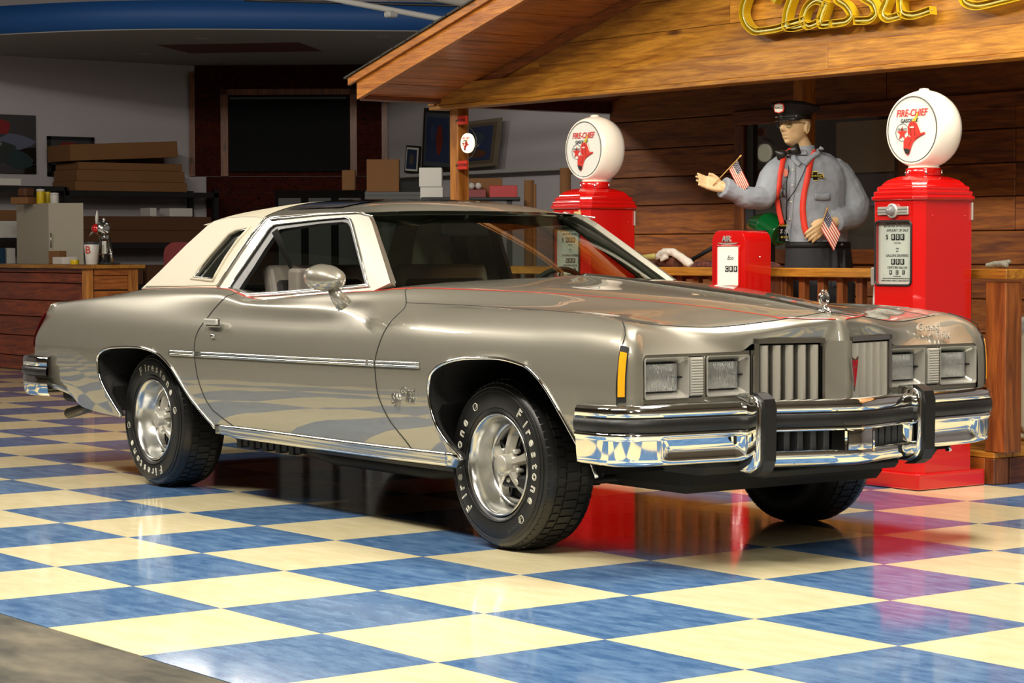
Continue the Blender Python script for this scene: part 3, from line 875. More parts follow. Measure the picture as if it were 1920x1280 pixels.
# panel gaps
def gap(pts, wd=.0022, off=.0008, name='panel_gap', both=True):
    bm = bmesh.new(); add_tube(bm, [(x_, -(w_ + off), z_) for x_, w_, z_ in pts], wd, 6)
    if both: cmir(name, bm, M_black)
    else: cobj(name, bm, M_black)
gap([tuple(G[XF, r]) for r in range(len(RT)) if .35 < G[XF, r][2] and RT[r] <= 9])
gap([tuple(G[XRr, r]) for r in range(len(RT)) if RT[r] <= 8.9])
gap([tuple(G[HOODEND, r]) for r in range(len(RT)) if 6.6 <= RT[r] <= 12])
r6 = [r for r, t in enumerate(RT) if abs(t - 6.8) < .12][0]
gap([tuple(G[i, r6]) for i in range(XF, HOODEND + 1)], .0016)
gap([(2.322, surfw(2.3, z_) - .002, z_) for z_ in np.linspace(.42, .86, 12)] + [(2.29, .872, .882), (2.225, .832, .903)], .0018)
# red pinstripes following belt and bonnet ridge
r9 = RT.index(9.0)
def stripe(rr, i0, i1, hw, off=.0012, extra=None):
    bm = bmesh.new(); prev = None
    for i in range(i0, i1 + 1):
        p = Vector(G[i, rr]); a = Vector(G[i, rr - 1]) - p; a.normalize()
        p1, p2 = p + a * hw[0], p + a * hw[1]
        up = Vector((0, .5, .85)) * off
        v1 = bm.verts.new((p1.x, -(p1.y + up.y), p1.z + up.z)); v2 = bm.verts.new((p2.x, -(p2.y + up.y), p2.z + up.z))
        if prev: bm.faces.new((prev[0], v1, v2, prev[1]))
        prev = (v1, v2)
    me = bpy.data.meshes.new('s'); bm.to_mesh(me); bm.free(); return me
def stripe_pair(rr, i0, i1, hw, nm='pinstripe'):
    me = stripe(rr, i0, i1, hw); me.name = nm
    link(nm, me, M_red_line, car)
    me2 = me.copy(); me2.transform(Matrix.Diagonal((1, -1, 1, 1))); link(nm, me2, M_red_line, car)
ib = [i for i in range(len(G)) if G[i, r9][0] > -1.75][0]
stripe_pair(r9, ib, XF + 2, (.004, .018))
stripe_pair(r9, XF + 2, HOODEND, (.003, .007))
stripe_pair(r9, XF + 2, HOODEND, (.011, .0145))
for s in (-1, 1):
    for e_ in (.4, 1.3):
        bm = bmesh.new(); pts = []
        for k in range(8):
            rr = min(r9 + e_ * -.35 + (len(RT) - 1 - r9 - .6) * k / 7 * .93, len(RT) - 1.01); a = int(rr); f = rr - a
            p = G[HOODEND + k - 1, a] * (1 - f) + G[HOODEND + k - 1, a + 1] * f
            pts.append((p[0] + .0015, s * p[1], p[2] + .0018))
        add_tube(bm, pts, .0018, 6); cobj('pinstripe', bm, M_red_line)
r7 = RT.index(7.0)
i2 = [i for i in range(len(G)) if G[i, r7][0] > 1.9][0]
stripe_pair(r7 + 2, i2, HOODEND - 1, (.0, .004))
# bonnet spine and ornament
bm = bmesh.new()
sp = [tuple(G[i, -1]) for i in range(len(G)) if .88 < G[i, -1][0] <= 2.41]
for a in (-.008, .008): add_tube(bm, [(p[0], a, p[2] + .001) for p in sp], .0052, 6)
add_tube(bm, [(p[0], 0, p[2] + .004) for p in sp], .006, 6)
cobj('bonnet_spine_trim', bm, M_chrome)
bm = bmesh.new()
add_tube(bm, [(2.36, 0, .925), (2.40, 0, .935), (2.43, 0, .918)], [.006, .014, .006], 8)
add_tube(bm, [(2.388, 0, .93), (2.386, 0, .95)], .006, 8)
ring = [(2.386, .024 * math.cos(a), .976 + .030 * math.sin(a)) for a in [R(22.5 + 45 * k) for k in range(8)]]
add_tube(bm, ring, .0045, 6, closed=True)
ring = [(2.386, .015 * math.cos(a), .976 + .019 * math.sin(a)) for a in [R(22.5 + 45 * k) for k in range(8)]]
add_tube(bm, ring, .003, 6, closed=True)
orn = cobj('bonnet_ornament', bm, M_chrome)
lathe('ornament_disc', [(.001, .004), (.013, .002), (.013, -.002), (.001, -.004)], M_greyplastic, orn, 16, (2.386, 0, .976), 'x')
text('ornament_letters', 'GP', .018, (2.392, 0, .976), (0, 1, 0), (0, 0, 1), M_chrome, orn)
# side mouldings
def mould(x0, x1):
    bm = bmesh.new()
    for dz, rr, in ((0, .006), (.014, .006)):
        pts = [(x_, -(surfw(x_, .685) + .004), cinterp(x_, [(-1.06, .671), (-.1, .679), (.76, .691), (1.11, .698)]) + dz) for x_ in np.linspace(x0, x1, 24)]
        add_tube(bm, pts, rr, 8)
    pts = [(x_, -(surfw(x_, .685) + .002), cinterp(x_, [(-1.06, .671), (-.1, .679), (.76, .691), (1.11, .698)]) + .007) for x_ in np.linspace(x0, x1, 24)]
    add_tube(bm, pts, .0075, 8)
    cmir('side_moulding', bm, M_chromed)
mould(-1.06, -.825); mould(-.815, .732); mould(.742, 1.10)
# arch lips + wheel wells
for c in (archF, archR):
    cc = [p for p in c if p[1] > .335]
    bm = bmesh.new()
    add_tube(bm, [(x_, -(surfw(x_, z_) + .001), z_) for x_, z_ in cc], .0075, 8)
    cmir('arch_moulding', bm, M_chrome)
    bm = bmesh.new(); ring = []
    for x_, z_ in cc:
        wv = surfw(x_, z_)
        mx = sum(p[0] for p in cc) / len(cc)
        hx_ = 1.473 if mx > 0 else -1.473
        dd_ = Vector((x_ - hx_, z_ - .331)); rr_ = max(dd_.length, .372) + .004; dd_.normalize()
        px_, pz_ = hx_ + dd_.x * rr_, .331 + dd_.y * rr_
        ring.append([bm.verts.new((x_, -wv, z_)), bm.verts.new((x_, -(wv - .025), z_)), bm.verts.new((px_, -min(wv - .03, .90), pz_ + .01)), bm.verts.new((px_, -.50, pz_ + .01))])
    for a, b in zip(ring, ring[1:]):
        for k in range(3): bm.faces.new((a[k], b[k], b[k + 1], a[k + 1]))
    bm.faces.new([v[3] for v in ring])
    cmir('wheel_well', bm, M_dark, False)
# chrome sill
bm = bmesh.new(); rings = []
for x_ in np.linspace(-.72, 1.262, 40):
    wv = surfw(x_, .36); z0 = cinterp(x_, T_zb)
    prof = [(wv - .02, z0 + .008), (wv + .004, z0 + .006), (wv + .006, z0 - .006), (wv + .001, z0 - .010), (wv + .003, z0 - .03), (wv + .001, z0 - .046), (wv - .03, z0 - .056), (wv - .06, z0 - .04)]
    if x_ < -.6: prof = [(a, z0 + (b - z0) * .8) for a, b in prof]
    rings.append([bm.verts.new((x_, -a, b)) for a, b in prof])
for a, b in zip(rings, rings[1:]):
    for k in range(7): bm.faces.new((a[k], b[k], b[k + 1], a[k + 1]))
bm.faces.new(rings[0]); bm.faces.new(rings[-1])
cmir('sill_moulding', bm, M_chromed)
# door handle, lock
for s in (-1, 1):
    yy = s * (surfw(-.69, .825) + .012)
    hpos = CPY(396, 603, -.955)
    h = obox('door_handle', (hpos.x, s * .957, hpos.z), (.12, .018, .028), M_badge, car, .006, seg=2)
    obox('handle_plate', (0, -s * .012, -.004), (.13, .01, .04), M_chromed, h, .004)
    l = lathe('door_lock', [(.001, .012), (.009, .012), (.012, 0)], M_chromed, car, 16, (hpos.x + .005, 0, hpos.z - .065), 'y', caps=False)
    for v in l.data.vertices: v.co.y = s * (.946 + abs(v.co.y))
# amber side marker
mrows = [r for r, t in enumerate(RT) if 2.3 <= t <= 4.55]
def mpatch(nm, i0, i1, off, m, edge=0):
    for s in (-1, 1):
        bm = bmesh.new(); gg = []
        for i in (i0, (i0 + i1) / 2, i1):
            row = []
            for k, r in enumerate(mrows):
                a = int(i); f = i - a; p = G[a, r] * (1 - f) + G[min(a + 1, len(G) - 1), r] * f
                row.append(bm.verts.new((p[0] + off * .5, s * (p[1] + off), p[2])))
            gg.append(row)
        for a, b in zip(gg, gg[1:]):
            for k in range(len(a) - 1): bm.faces.new((a[k], b[k], b[k + 1], a[k + 1]))
        o = cobj(nm, bm, m, smooth=False); so = o.modifiers.new('s', 'SOLIDIFY'); so.thickness = .006; so.offset = 0
mpatch('marker_surround', HOODEND + .5, HOODEND + 3.6, .002, M_black)
mrows = mrows[1:-1]
mpatch('side_marker', HOODEND + .9, HOODEND + 3.2, .005, M_amber)
# badges on the fender (right side)
def ffield(px, py): p = CPY(px, py, -.955); return p
p = ffield(765, 734); wv = surfw(1.02, .57) + .002
b1 = text('fender_badge', 'Grand', .042, (p.x, -wv, p.z), (1, 0, 0), (0, -.02, 1), M_chromet, car, extrude=.003, shear=.4, offset=.0005)
p2 = ffield(770, 748)
text('fender_badge', 'Prix', .042, (p2.x, -wv, p2.z), (1, 0, 0), (0, -.02, 1), M_chromet, car, extrude=.003, shear=.4, offset=.0005)
p3 = ffield(741, 748)
text('fender_badge', 'SJ', .058, (p3.x, -wv, p3.z), (1, 0, 0), (0, -.02, 1), M_chromet, car, extrude=.003, offset=.0012)

# ---------------- front end
def fbox(nm, x0, x1, y0, y1, z0, z1, m, bev=.0, parent=None):
    return box(nm, (x0, min(y0, y1), z0), (x1, max(y0, y1), z1), m, parent or car, bev)
for s in (-1, 1):
    # painted headlight panel built from strips around the lamps
    fp = fbox('headlight_panel', 2.30, 2.358, s * .345, s * .852, .60, .628, M_paint)
    for (a, b, c_, d_) in ((.345, .852, .776, .79), (.345, .352, .628, .776), (.556, .574, .628, .776), (.634, .640, .628, .776), (.845, .852, .628, .776)):
        fbox('panel_strip', 2.30, 2.358, s * a, s * b, c_, d_, M_paint, 0, fp)
    fbox('lower_valance', 2.25, 2.35, s * .345, s * .86, .545, .60, M_dark)
    for (a, b) in ((.640, .845), (.352, .556)):
        hl = thing('headlight', ((2.35), s * (a + b) / 2, .702)); hl.parent = car
        hw, hh = (b - a) / 2, .074
        yc, zc_ = 0, 0
        # bezel frame
        bm = bmesh.new()
        loops = []
        for (sc_, xx) in ((1.0, .012), (1.0, .018), (.965, .018), (.93, .0), (.80, -.035)):
            q = rrect(-hw * sc_, -hh * sc_, hw * sc_, hh * sc_, .008, 2)
            if sc_ == .80: q = rrect(-hw * .80, -hh * .70, hw * .80, hh * .72, .012, 2)
            loops.append([bm.verts.new((xx, u_, v_)) for u_, v_ in q])
        for l0, l1 in zip(loops, loops[1:]):
            n_ = len(l0)
            for k in range(n_): bm.faces.new((l0[k], l0[(k + 1) % n_], l1[(k + 1) % n_], l1[k]))
        bm_obj('bezel', bm, M_badge, hl)
        # black gasket, lens dome and reflector
        bm = bmesh.new()
        ws, hs = hw * .76, hh * .66
        ringp = [(-.026, u_, v_) for u_, v_ in rrect(-ws, -hs, ws, hs, .018, 4)]
        add_tube(bm, ringp, .0045, 6, closed=True)
        bm_obj('gasket', bm, M_black, hl, True)
        bm = bmesh.new(); n1, n2 = 12, 9
        gv_ = [[bm.verts.new((-.022 + .012 * (1 - (2 * i / n1 - 1) ** 2) * (1 - (2 * j / n2 - 1) ** 2) - .0, ws * (2 * i / n1 - 1), hs * (2 * j / n2 - 1))) for j in range(n2 + 1)] for i in range(n1 + 1)]
        for i in range(n1):
            for j in range(n2): bm.faces.new((gv_[i][j], gv_[i + 1][j], gv_[i + 1][j + 1], gv_[i][j + 1]))
        bm_obj('lens', bm, M_lens_h, hl, True)
        bm = bmesh.new(); rows_ = []
        for k in range(7):
            f = k / 6; rad = math.sqrt(1 - f * .98)
            rows_.append([bm.verts.new((-.028 - .05 * f, ws * rad * math.cos(2 * math.pi * q / 24), hs * rad * math.sin(2 * math.pi * q / 24))) for q in range(24)])
        for l0, l1 in zip(rows_, rows_[1:]):
            for k in range(24): bm.faces.new((l0[k], l0[(k + 1) % 24], l1[(k + 1) % 24], l1[k]))
        bm.faces.new(rows_[-1])
        # flat flange out to the corners
        cn = [bm.verts.new((-.0285, u_, v_)) for u_, v_ in rrect(-ws, -hs, ws, hs, .001, 5)]
        bm_obj('reflector', bm, M_refl, hl, True)
        fbox('reflector_back', -.034, -.031, -ws, ws, -hs, hs, M_refl, 0, hl).location = (0, 0, 0)
        # guide pin
        obox('aim_pin', (-.015, s * -0 + .82 * hw * (1 if s < 0 else 1), 0), (.012, .014, .006), M_black, hl)
    pk = fbox('parking_lamp', 2.352, 2.368, s * .574, s * .634, .632, .773, mat('ribbed_lens', (170, 168, 160), .2, spec=.8, coat=1), .003)
    for k in range(14):
        z_ = .637 + k * .0097
        fbox('lens_rib', 2.368, 2.371, s * .577, s * .631, z_, z_ + .006, M_lensrib, .001, pk)
# grille
for s in (-1, 1):
    gr = thing('grille', (2.42, s * .2, .7)); gr.parent = car
    o0 = Vector((2.378, s * .335, 0)); i0 = Vector((2.450, s * .066, 0))
    du = (i0 - o0); LU = du.length; du.normalize(); nn = Vector((du.y, -du.x, 0)) * (1 if s < 0 else -1)
    if nn.x < 0: nn = -nn
    def GP_(u_, z_, off=0): return o0 + du * u_ + nn * off + Vector((0, 0, z_)) - Vector((2.42, s * .2, .7))
    def gbar(name, u0, u1, z0, z1, f0, f1, m, pa, peak=None):
        if peak is None:
            V = [GP_(u, z, f) for f in (f0, f1) for u, z in ((u0, z0), (u1, z0), (u1, z1), (u0, z1))]
            return pydata(name, V, [(0, 1, 2, 3), (4, 7, 6, 5), (0, 4, 5, 1), (1, 5, 6, 2), (2, 6, 7, 3), (3, 7, 4, 0)], m, pa)
        um = (u0 + u1) / 2
        sec = [(u0, f0), (u0, f1), (um - .004, peak), (um + .004, peak), (u1, f1), (u1, f0)]
        V = [GP_(u, z0, f) for u, f in sec] + [GP_(u, z1 - (f > f1) * .0, f) for u, f in sec]
        n_ = 6
        return pydata(name, V, [tuple(range(n_)), tuple(range(2 * n_ - 1, n_ - 1, -1))] + [(k, (k + 1) % n_, (k + 1) % n_ + n_, k + n_) for k in range(n_)], m, pa)
    gbar('grille_back', 0, LU, .56, .82, -.06, -.055, M_black, gr)
    gbar('grille_frame', -.012, .008, .56, .832, -.05, .018, M_chromed, gr)
    gbar('grille_frame', LU - .006, LU + .006, .56, .80, -.05, .010, M_chromed, gr)
    gbar('grille_frame', -.012, LU, .815, .832, -.05, .018, M_chromed, gr)
    nb_ = 5
    for k in range(nb_):
        u0 = .018 + k * (LU - .02) / nb_
        b = gbar('grille_bar', u0, u0 + .034, .565, .808, -.04, .004, M_alud, gr, peak=.022)
    for z_ in (.63, .70, .76): gbar('cross_bar', 0, LU, z_, z_ + .004, -.05, -.045, M_greyplastic, gr)
# centre prow
bm = bmesh.new(); rings = []
for z_, k_ in ((.56, 1), (.60, 1), (.70, 1.0), (.78, 1.0), (.822, .99)):
    rings.append([bm.verts.new((x_ - (0 if abs(y_) > .05 else (z_ - .56) * .02), y_, z_)) for x_, y_ in ((2.44, -.070), (2.458, -.066), (2.49, -.045), (2.52, -.022), (2.540, 0), (2.52, .022), (2.49, .045), (2.458, .066), (2.44, .070))])
for a, b in zip(rings, rings[1:]):
    for k in range(8): bm.faces.new((a[k], a[k + 1], b[k + 1], b[k]))
cobj('prow', bm, M_paint)
em = prism('prow_emblem', [(-.018, .06), (0, .05), (.018, .06), (.011, .0), (0, -.07), (-.011, .0)], ((2.546, 0, .705), (0, 1, 0), (0, 0, 1)), .006, M_chrome, car)
prism('emblem_centre', [(-.012, .048), (0, .040), (.012, .048), (.007, .0), (0, -.052), (-.007, .0)], ((2.5525, 0, .705), (0, 1, 0), (0, 0, 1)), .003, M_redlens, em)
text('star', '+', .02, (2.557, 0, .727), (0, 1, 0), (0, 0, 1), M_chrome, em)
tb = text('header_badge', 'Grand', .05, (2.335, .60, .853), (.0, 1, .0), (-.5, 0, .86), M_badge, car, extrude=.004, shear=.4)
tb = text('header_badge', 'Prix', .05, (2.355, .66, .822), (.0, 1, .0), (-.5, 0, .86), M_badge, car, extrude=.004, shear=.4)

# ---------------- bumpers
def bx_(w):
    return cinterp(abs(w), [(0, 2.590), (.055, 2.583), (.20, 2.54), (.36, 2.488), (.43, 2.470), (.60, 2.448), (.78, 2.425), (.85, 2.408), (.905, 2.384), (.945, 2.352), (.975, 2.30)])
def plan(n=60):
    H_ = [(2.14, -.985), (2.20, -.985), (2.26, -.983), (2.31, -.972), (2.352, -.945), (2.384, -.905), (2.408, -.85), (2.425, -.78), (2.448, -.60), (2.470, -.43), (2.488, -.36), (2.54, -.20), (2.583, -.055), (2.590, 0)]
    K = H_ + [(a, -b) for a, b in H_[:-1]][::-1]
    return spl(K, 150)
def plan_norm(P):
    out = []
    for i, p in enumerate(P):
        a = P[max(i - 1, 0)]; b = P[min(i + 1, len(P) - 1)]
        t = Vector((b[0] - a[0], b[1] - a[1])).normalized(); out.append((t.y, -t.x))
    return out
def sweep_plan(P, prof, name, m, parent=car, wsel=None, smooth=True, proff=None):
    bm = bmesh.new(); N_ = plan_norm(P); rings = []
    for p, n in zip(P, N_):
        pr = proff(p[1]) if proff else prof
        rings.append([bm.verts.new((p[0] + n[0] * d, p[1] + n[1] * d, z)) for d, z in pr])
    k_ = len(rings[0])
    for a, b in zip(rings, rings[1:]):
        for k in range(k_ - 1): bm.faces.new((a[k], b[k], b[k + 1], a[k + 1]))
    return bm_obj(name, bm, m, parent, smooth)
PL = plan(90)
def prof_low(w):
    aw = abs(w)
    if aw < .345:      # centre: only the band above the openings
        return [(-.10, .606), (-.04, .614), (-.014, .609), (-.002, .594), (.001, .566), (-.004, .565), (-.004, .512), (0, .511), (0, .500), (-.006, .497), (-.05, .497), (-.05, .497), (-.05, .497), (-.05, .497), (-.05, .497)]
    ins_ = .014 * max(0, min(1, (aw - .455) / .02)) * max(0, min(1, (.80 - aw) / .025))
    return [(-.10, .606), (-.04, .614), (-.014, .609), (-.002, .594), (.001, .566), (-.004, .565), (-.004, .512), (.002, .511), (.003, .498), (-.003 - ins_ * .5, .492), (-.004 - ins_, .484), (-.008 - ins_, .430), (-.010 - ins_ * .6, .418), (-.012, .402), (-.05, .390)]
fbm = sweep_plan(PL, None, 'front_bumper', M_chrome, proff=prof_low)
sweep_plan([p for p in PL if abs(p[1]) < .986], [(-.003, .564), (.005, .560), (.007, .538), (.005, .517), (-.003, .513)], 'rubber_strip', M_rubber, fbm)
# centre lower section with two openings
PC = [(bx_(w_), w_) for w_ in np.linspace(-.40, .40, 41)]
sweep_plan(PC, [(-.01, .428), (-.002, .424), (0, .418), (-.004, .385), (-.016, .372), (-.06, .362)], 'lower_lip', M_chrome, fbm)
sweep_plan([p for p in PC if abs(p[1]) < .07], [(-.004, .503), (0, .50), (0, .43), (-.004, .415)], 'centre_pad', M_chrome, fbm)
for s in (-1, 1):
    sweep_plan([(bx_(s * w_), s * w_) for w_ in (.065, .07, .075)], [(-.05, .50), (.001, .50), (.001, .415), (-.05, .415)], 'opening_edge', M_chrome, fbm)
    for k in range(5):
        w_ = .11 + k * .05
        fbox('lower_slat', bx_(w_) - .07, bx_(w_) - .035, s * w_, s * (w_ + .028), .42, .50, M_greyplastic, .003, fbm)
    fbox('slat_back', 2.40, 2.41, s * .02, s * .40, .40, .51, M_black, 0, fbm)
    for w_ in (.12, .26):
        lathe('bumper_bolt', [(.001, .006), (.008, .004), (.011, 0)], M_chromed, fbm, 14, (bx_(w_) - .012, s * w_, .388), 'x', caps=False)
    # over-rider
    gd = thing('bumper_guard', (0, 0, 0)); gd.parent = car
    bm = bmesh.new()
    gx = bx_(.405)
    prof = [(gx - .06, .350), (gx + .0, .352), (gx + .035, .372), (gx + .048, .40), (gx + .052, .58), (gx + .043, .615), (gx + .015, .634), (gx - .07, .640), (gx - .07, .60)]
    V = [(x_, s * w_, z_) for w_ in (.362, .452) for x_, z_ in prof]
    n_ = len(prof)
    g = pydata('guard_body', V, [tuple(range(n_)), tuple(range(2 * n_ - 1, n_ - 1, -1))] + [(k, (k + 1) % n_, (k + 1) % n_ + n_, k + n_) for k in range(n_)], M_chrome, gd)
    bv = g.modifiers.new('b', 'BEVEL'); bv.width = .012; bv.segments = 3
    g.data.shade_smooth()
    prof2 = [(gx - .045, .338), (gx + .012, .342), (gx + .048, .362), (gx + .064, .40), (gx + .068, .585), (gx + .056, .622), (gx + .02, .642), (gx - .0, .644), (gx + .01, .60), (gx + .02, .57), (gx + .02, .40), (gx + .005, .365)]
    V = [(x_, s * w_, z_) for w_ in (.378, .432) for x_, z_ in prof2]
    n_ = len(prof2)
    bm = bmesh.new(); vs = [bm.verts.new(v) for v in V]
    tr = tessellate_polygon([[Vector((p_[0], p_[1], 0)) for p_ in prof2]])
    for t_ in tr: bm.faces.new([vs[i] for i in t_]); bm.faces.new([vs[i + n_] for i in t_][::-1])
    for k in range(n_): bm.faces.new((vs[k], vs[(k + 1) % n_], vs[(k + 1) % n_ + n_], vs[k + n_]))
    g2 = bm_obj('guard_rubber', bm, M_rubber, gd)
    # end cap bulge of the wing
    hole = obox('jack_slot', (bx_(.50) - .004, s * .50, .475), (.012, .01, .03), M_black, fbm, .003)
# rear bumper
rp = [(-2.56, -.93), (-2.66, -.955), (-2.76, -.955), (-2.86, -.935), (-2.93, -.88), (-2.955, -.80), (-2.97, -.5), (-2.98, 0), (-2.97, .5), (-2.955, .80), (-2.93, .88), (-2.86, .935), (-2.76, .955), (-2.66, .955), (-2.56, .93)]
d_, tb_ = catmull([(a, b, 0) for a, b in rp], 0)
RP = [(cinterp(s_, tb_[0]), cinterp(s_, tb_[1])) for s_ in np.linspace(0, d_[-1], 80)][::-1]
rb = sweep_plan(RP, [(-.08, .60), (-.02, .604), (-.004, .596), (0, .58), (0, .55), (-.01, .545), (-.01, .50), (0, .495), (.0, .46), (-.006, .41), (-.02, .392), (-.06, .388)], 'rear_bumper', M_chrome)
sweep_plan(RP, [(-.008, .546), (.006, .54), (.006, .505), (-.008, .50)], 'rubber_strip', M_rubber, rb)
for s in (-1, 1):
    gx = -2.975
    g = fbox('bumper_guard', gx - .045, gx + .05, s * .42, s * .49, .37, .64, M_chrome, .012, rb)
    tl = fbox('tail_lamp', -2.80, -2.76, s * .60, s * .80, .66, .80, M_redlens, .01)
    # narrow red lamp wrapping the corner
    bm = bmesh.new(); prev = None
    for z_ in np.linspace(.64, .83, 8):
        a = bm.verts.new((xe(z_) - .004, s * .862, z_)); b = bm.verts.new((xe(z_) - .02, s * .80, z_)); c_ = bm.verts.new((xe(z_) + .022, s * .889, z_))
        if prev: bm.faces.new((prev[0], a, b, prev[1])); bm.faces.new((prev[0], a, c_, prev[2]))
        prev = (a, b, c_)
    cobj('corner_lamp', bm, M_redlens)
# exhaust tip
ex = CPY(128, 775, -.78); ex2 = CPY(165, 764, -.74)
tube('exhaust_tip', [ex2 + (ex2 - ex) * 1.0 + Vector((0, 0, .02)), ex2, ex], .028, mat('exhaust_steel', (96, 88, 74), .35, .8), car)
# underbody
ub = fbox('underbody', -2.35, 2.2, -.52, .52, .255, .55, M_dark, .03)
fbox('floor_pan', -.72, 1.15, -.82, .82, .27, .40, M_dark, .02, ub)
fbox('rear_floor', -2.62, -1.9, -.82, .82, .36, .55, M_dark, .02, ub)
fbox('front_apron', 2.0, 2.40, -.62, .62, .345, .42, M_dark, .03, ub)
fbox('air_dam', 2.1, 2.44, -.36, .36, .325, .37, M_dark, .02, ub)
for s in (-1, 1): fbox('control_arm', 1.42, 1.62, s * .45, s * .8, .24, .29, M_dark, .01, ub); tube('tie_rod', [(1.9, s * .2, .30), (1.7, s * .7, .27)], .015, M_dark, ub)
for x_ in (-1.473, 1.473): tube('axle', [(x_, -.64, .331), (x_, .64, .331)], .05, M_dark, ub)
tube('exhaust_pipe', [(-.5, -.55, .24), (-.2, -.56, .215), (.6, -.56, .215), (.9, -.5, .24)], .03, M_dark, ub)
bm = bmesh.new()
for k in range(10): add_box(bm, (-.66 + k * .06, -.83, .25 + (k % 2) * .01), (-.62 + k * .06, -.79, .30))
bm_obj('frame_rail', bm, M_dark, ub)

# ---------------- wheels
RW = .331
def make_wheel(side):
    t = thing('wheel', (0, 0, 0)); t.parent = car
    s = -1   # outer face towards -y
    prof = [(.196, -.10), (.205, -.118), (.23, -.124), (.265, -.126), (.295, -.122), (.312, -.112), (.3205, -.100), (.326, -.085), (.3275, -.06), (.3275, .06), (.326, .085), (.3205, .1), (.312, .112), (.28, .124), (.23, .12), (.196, .10)]
    tyre = lathe('tyre', prof, M_tyre, t, 72, axis='y', caps=False)
    # tread blocks
    bm = bmesh.new()
    for row, (y0, y1) in enumerate(((-.108, -.078), (-.070, -.038), (-.030, .030), (.038, .070), (.078, .108))):
        n_ = 64 if row in (0, 4) else 56
        for k in range(n_):
            a0 = 2 * math.pi * (k + (row % 2) * .5) / n_; a1 = a0 + 2 * math.pi / n_ * .76
            ra = RW + .001 if 0 < row < 4 else RW - .004
            vs = []
            for (yy, rr_) in ((y0, ra - .0 if row else ra - .008), (y1, ra if row != 4 else ra - .008)):
                for a in (a0, a1):
                    vs.append(bm.verts.new((rr_ * math.cos(a), yy, rr_ * math.sin(a))))
                    vs.append(bm.verts.new(((rr_ - .012) * math.cos(a), yy, (rr_ - .012) * math.sin(a))))
            # order: y0a0 top, y0a0 bot, y0a1 top, y0a1 bot, y1...
            a_, b_, c_, d__, e_, f_, g_, h_ = vs
            for q in ((a_, c_, g_, e_), (a_, b_, d__, c_), (e_, g_, h_, f_), (a_, e_, f_, b_), (c_, d__, h_, g_)): bm.faces.new(q)
    tr_ = bm_obj('tread_blocks', bm, M_tyre, t); tr_['kind'] = 'stuff'
    # sidewall rings
    for rr_, w_ in ((.218, .0022), (.302, .0025), (.287, .0015)):
        tube('sidewall_ring', [(rr_ * math.cos(a), -.1245 + (.004 if rr_ > .3 else .0), rr_ * math.sin(a)) for a in np.linspace(0, 2 * math.pi, 60, endpoint=False)], w_, M_tyre, t, 6, True)
    # rim: deep polished lip
    lathe('rim', [(.196, -.105), (.201, -.116), (.197, -.122), (.190, -.118), (.184, -.105), (.176, -.085), (.170, -.03), (.160, -.02), (.150, -.018)], M_alu, t, 72, axis='y', caps=False)
    lathe('rim_inner', [(.172, -.03), (.172, .08), (.05, .085), (.001, .085)], M_dark, t, 48, axis='y', caps=False)
    # centre disc with slots + 5 spokes
    bm = bmesh.new()
    add_lathe(bm, [(.158, -.022), (.150, -.034), (.140, -.030), (.136, -.015)], 60, axis='y')
    ringo = bm_obj('slot_ring', bm, M_aludark, t, True)
    bm = bmesh.new()
    for k in range(5):
        a = 2 * math.pi * k / 5 + math.pi / 2
        er, et = Vector((math.cos(a), 0, math.sin(a))), Vector((-math.sin(a), 0, math.cos(a)))
        secs = []
        for rr_, hw_, yo, yr in ((.03, .019, -.080, -.050), (.07, .020, -.074, -.044), (.11, .026, -.060, -.034), (.150, .036, -.036, -.014)):
            c0 = er * rr_
            secs.append([bm.verts.new(c0 - et * hw_ + Vector((0, yr, 0))), bm.verts.new(c0 - et * hw_ * .45 + Vector((0, yo, 0))), bm.verts.new(c0 + et * hw_ * .45 + Vector((0, yo, 0))), bm.verts.new(c0 + et * hw_ + Vector((0, yr, 0)))])
        for p_, q_ in zip(secs, secs[1:]):
            for j in range(3): bm.faces.new((p_[j], p_[j + 1], q_[j + 1], q_[j]))
    bm_obj('spokes', bm, M_alud, t, False)
    # thin webs next to spokes: dark slotted disc behind
    bm = bmesh.new()
    for k in range(10):
        a = 2 * math.pi * (k + .5) / 10 + math.pi / 2
        er, et = Vector((math.cos(a), 0, math.sin(a))), Vector((-math.sin(a), 0, math.cos(a)))
        add_tube(bm, [er * .045 + Vector((0, -.035, 0)), er * .14 + Vector((0, -.022, 0))], .006, 6)
    bm_obj('slot_rim', bm, M_greyplastic, t, True)
    lathe('slot_back', [(.145, -.012), (.001, -.012)], M_dark, t, 40, axis='y', caps=False)
    lathe('hub_cap', [(.052, -.050), (.043, -.070), (.040, -.074), (.040, -.104), (.036, -.109), (.001, -.111)], M_alud, t, 32, axis='y', caps=False)
    for k in range(5):
        a = 2 * math.pi * (k + .5) / 5 + math.pi / 2
        lathe('lug_nut', [(.010, -.040), (.010, -.066), (.007, -.071), (.001, -.072)], M_badge, t, 8, (.062 * math.cos(a), 0, .062 * math.sin(a)), 'y', caps=False)
    tube('valve_stem', [(.168 * math.cos(R(-82)), -.06, .168 * math.sin(R(-82))), (.158 * math.cos(R(-80)), -.085, .158 * math.sin(R(-80)))], .004, M_black, t, 6)
    return t, tyre
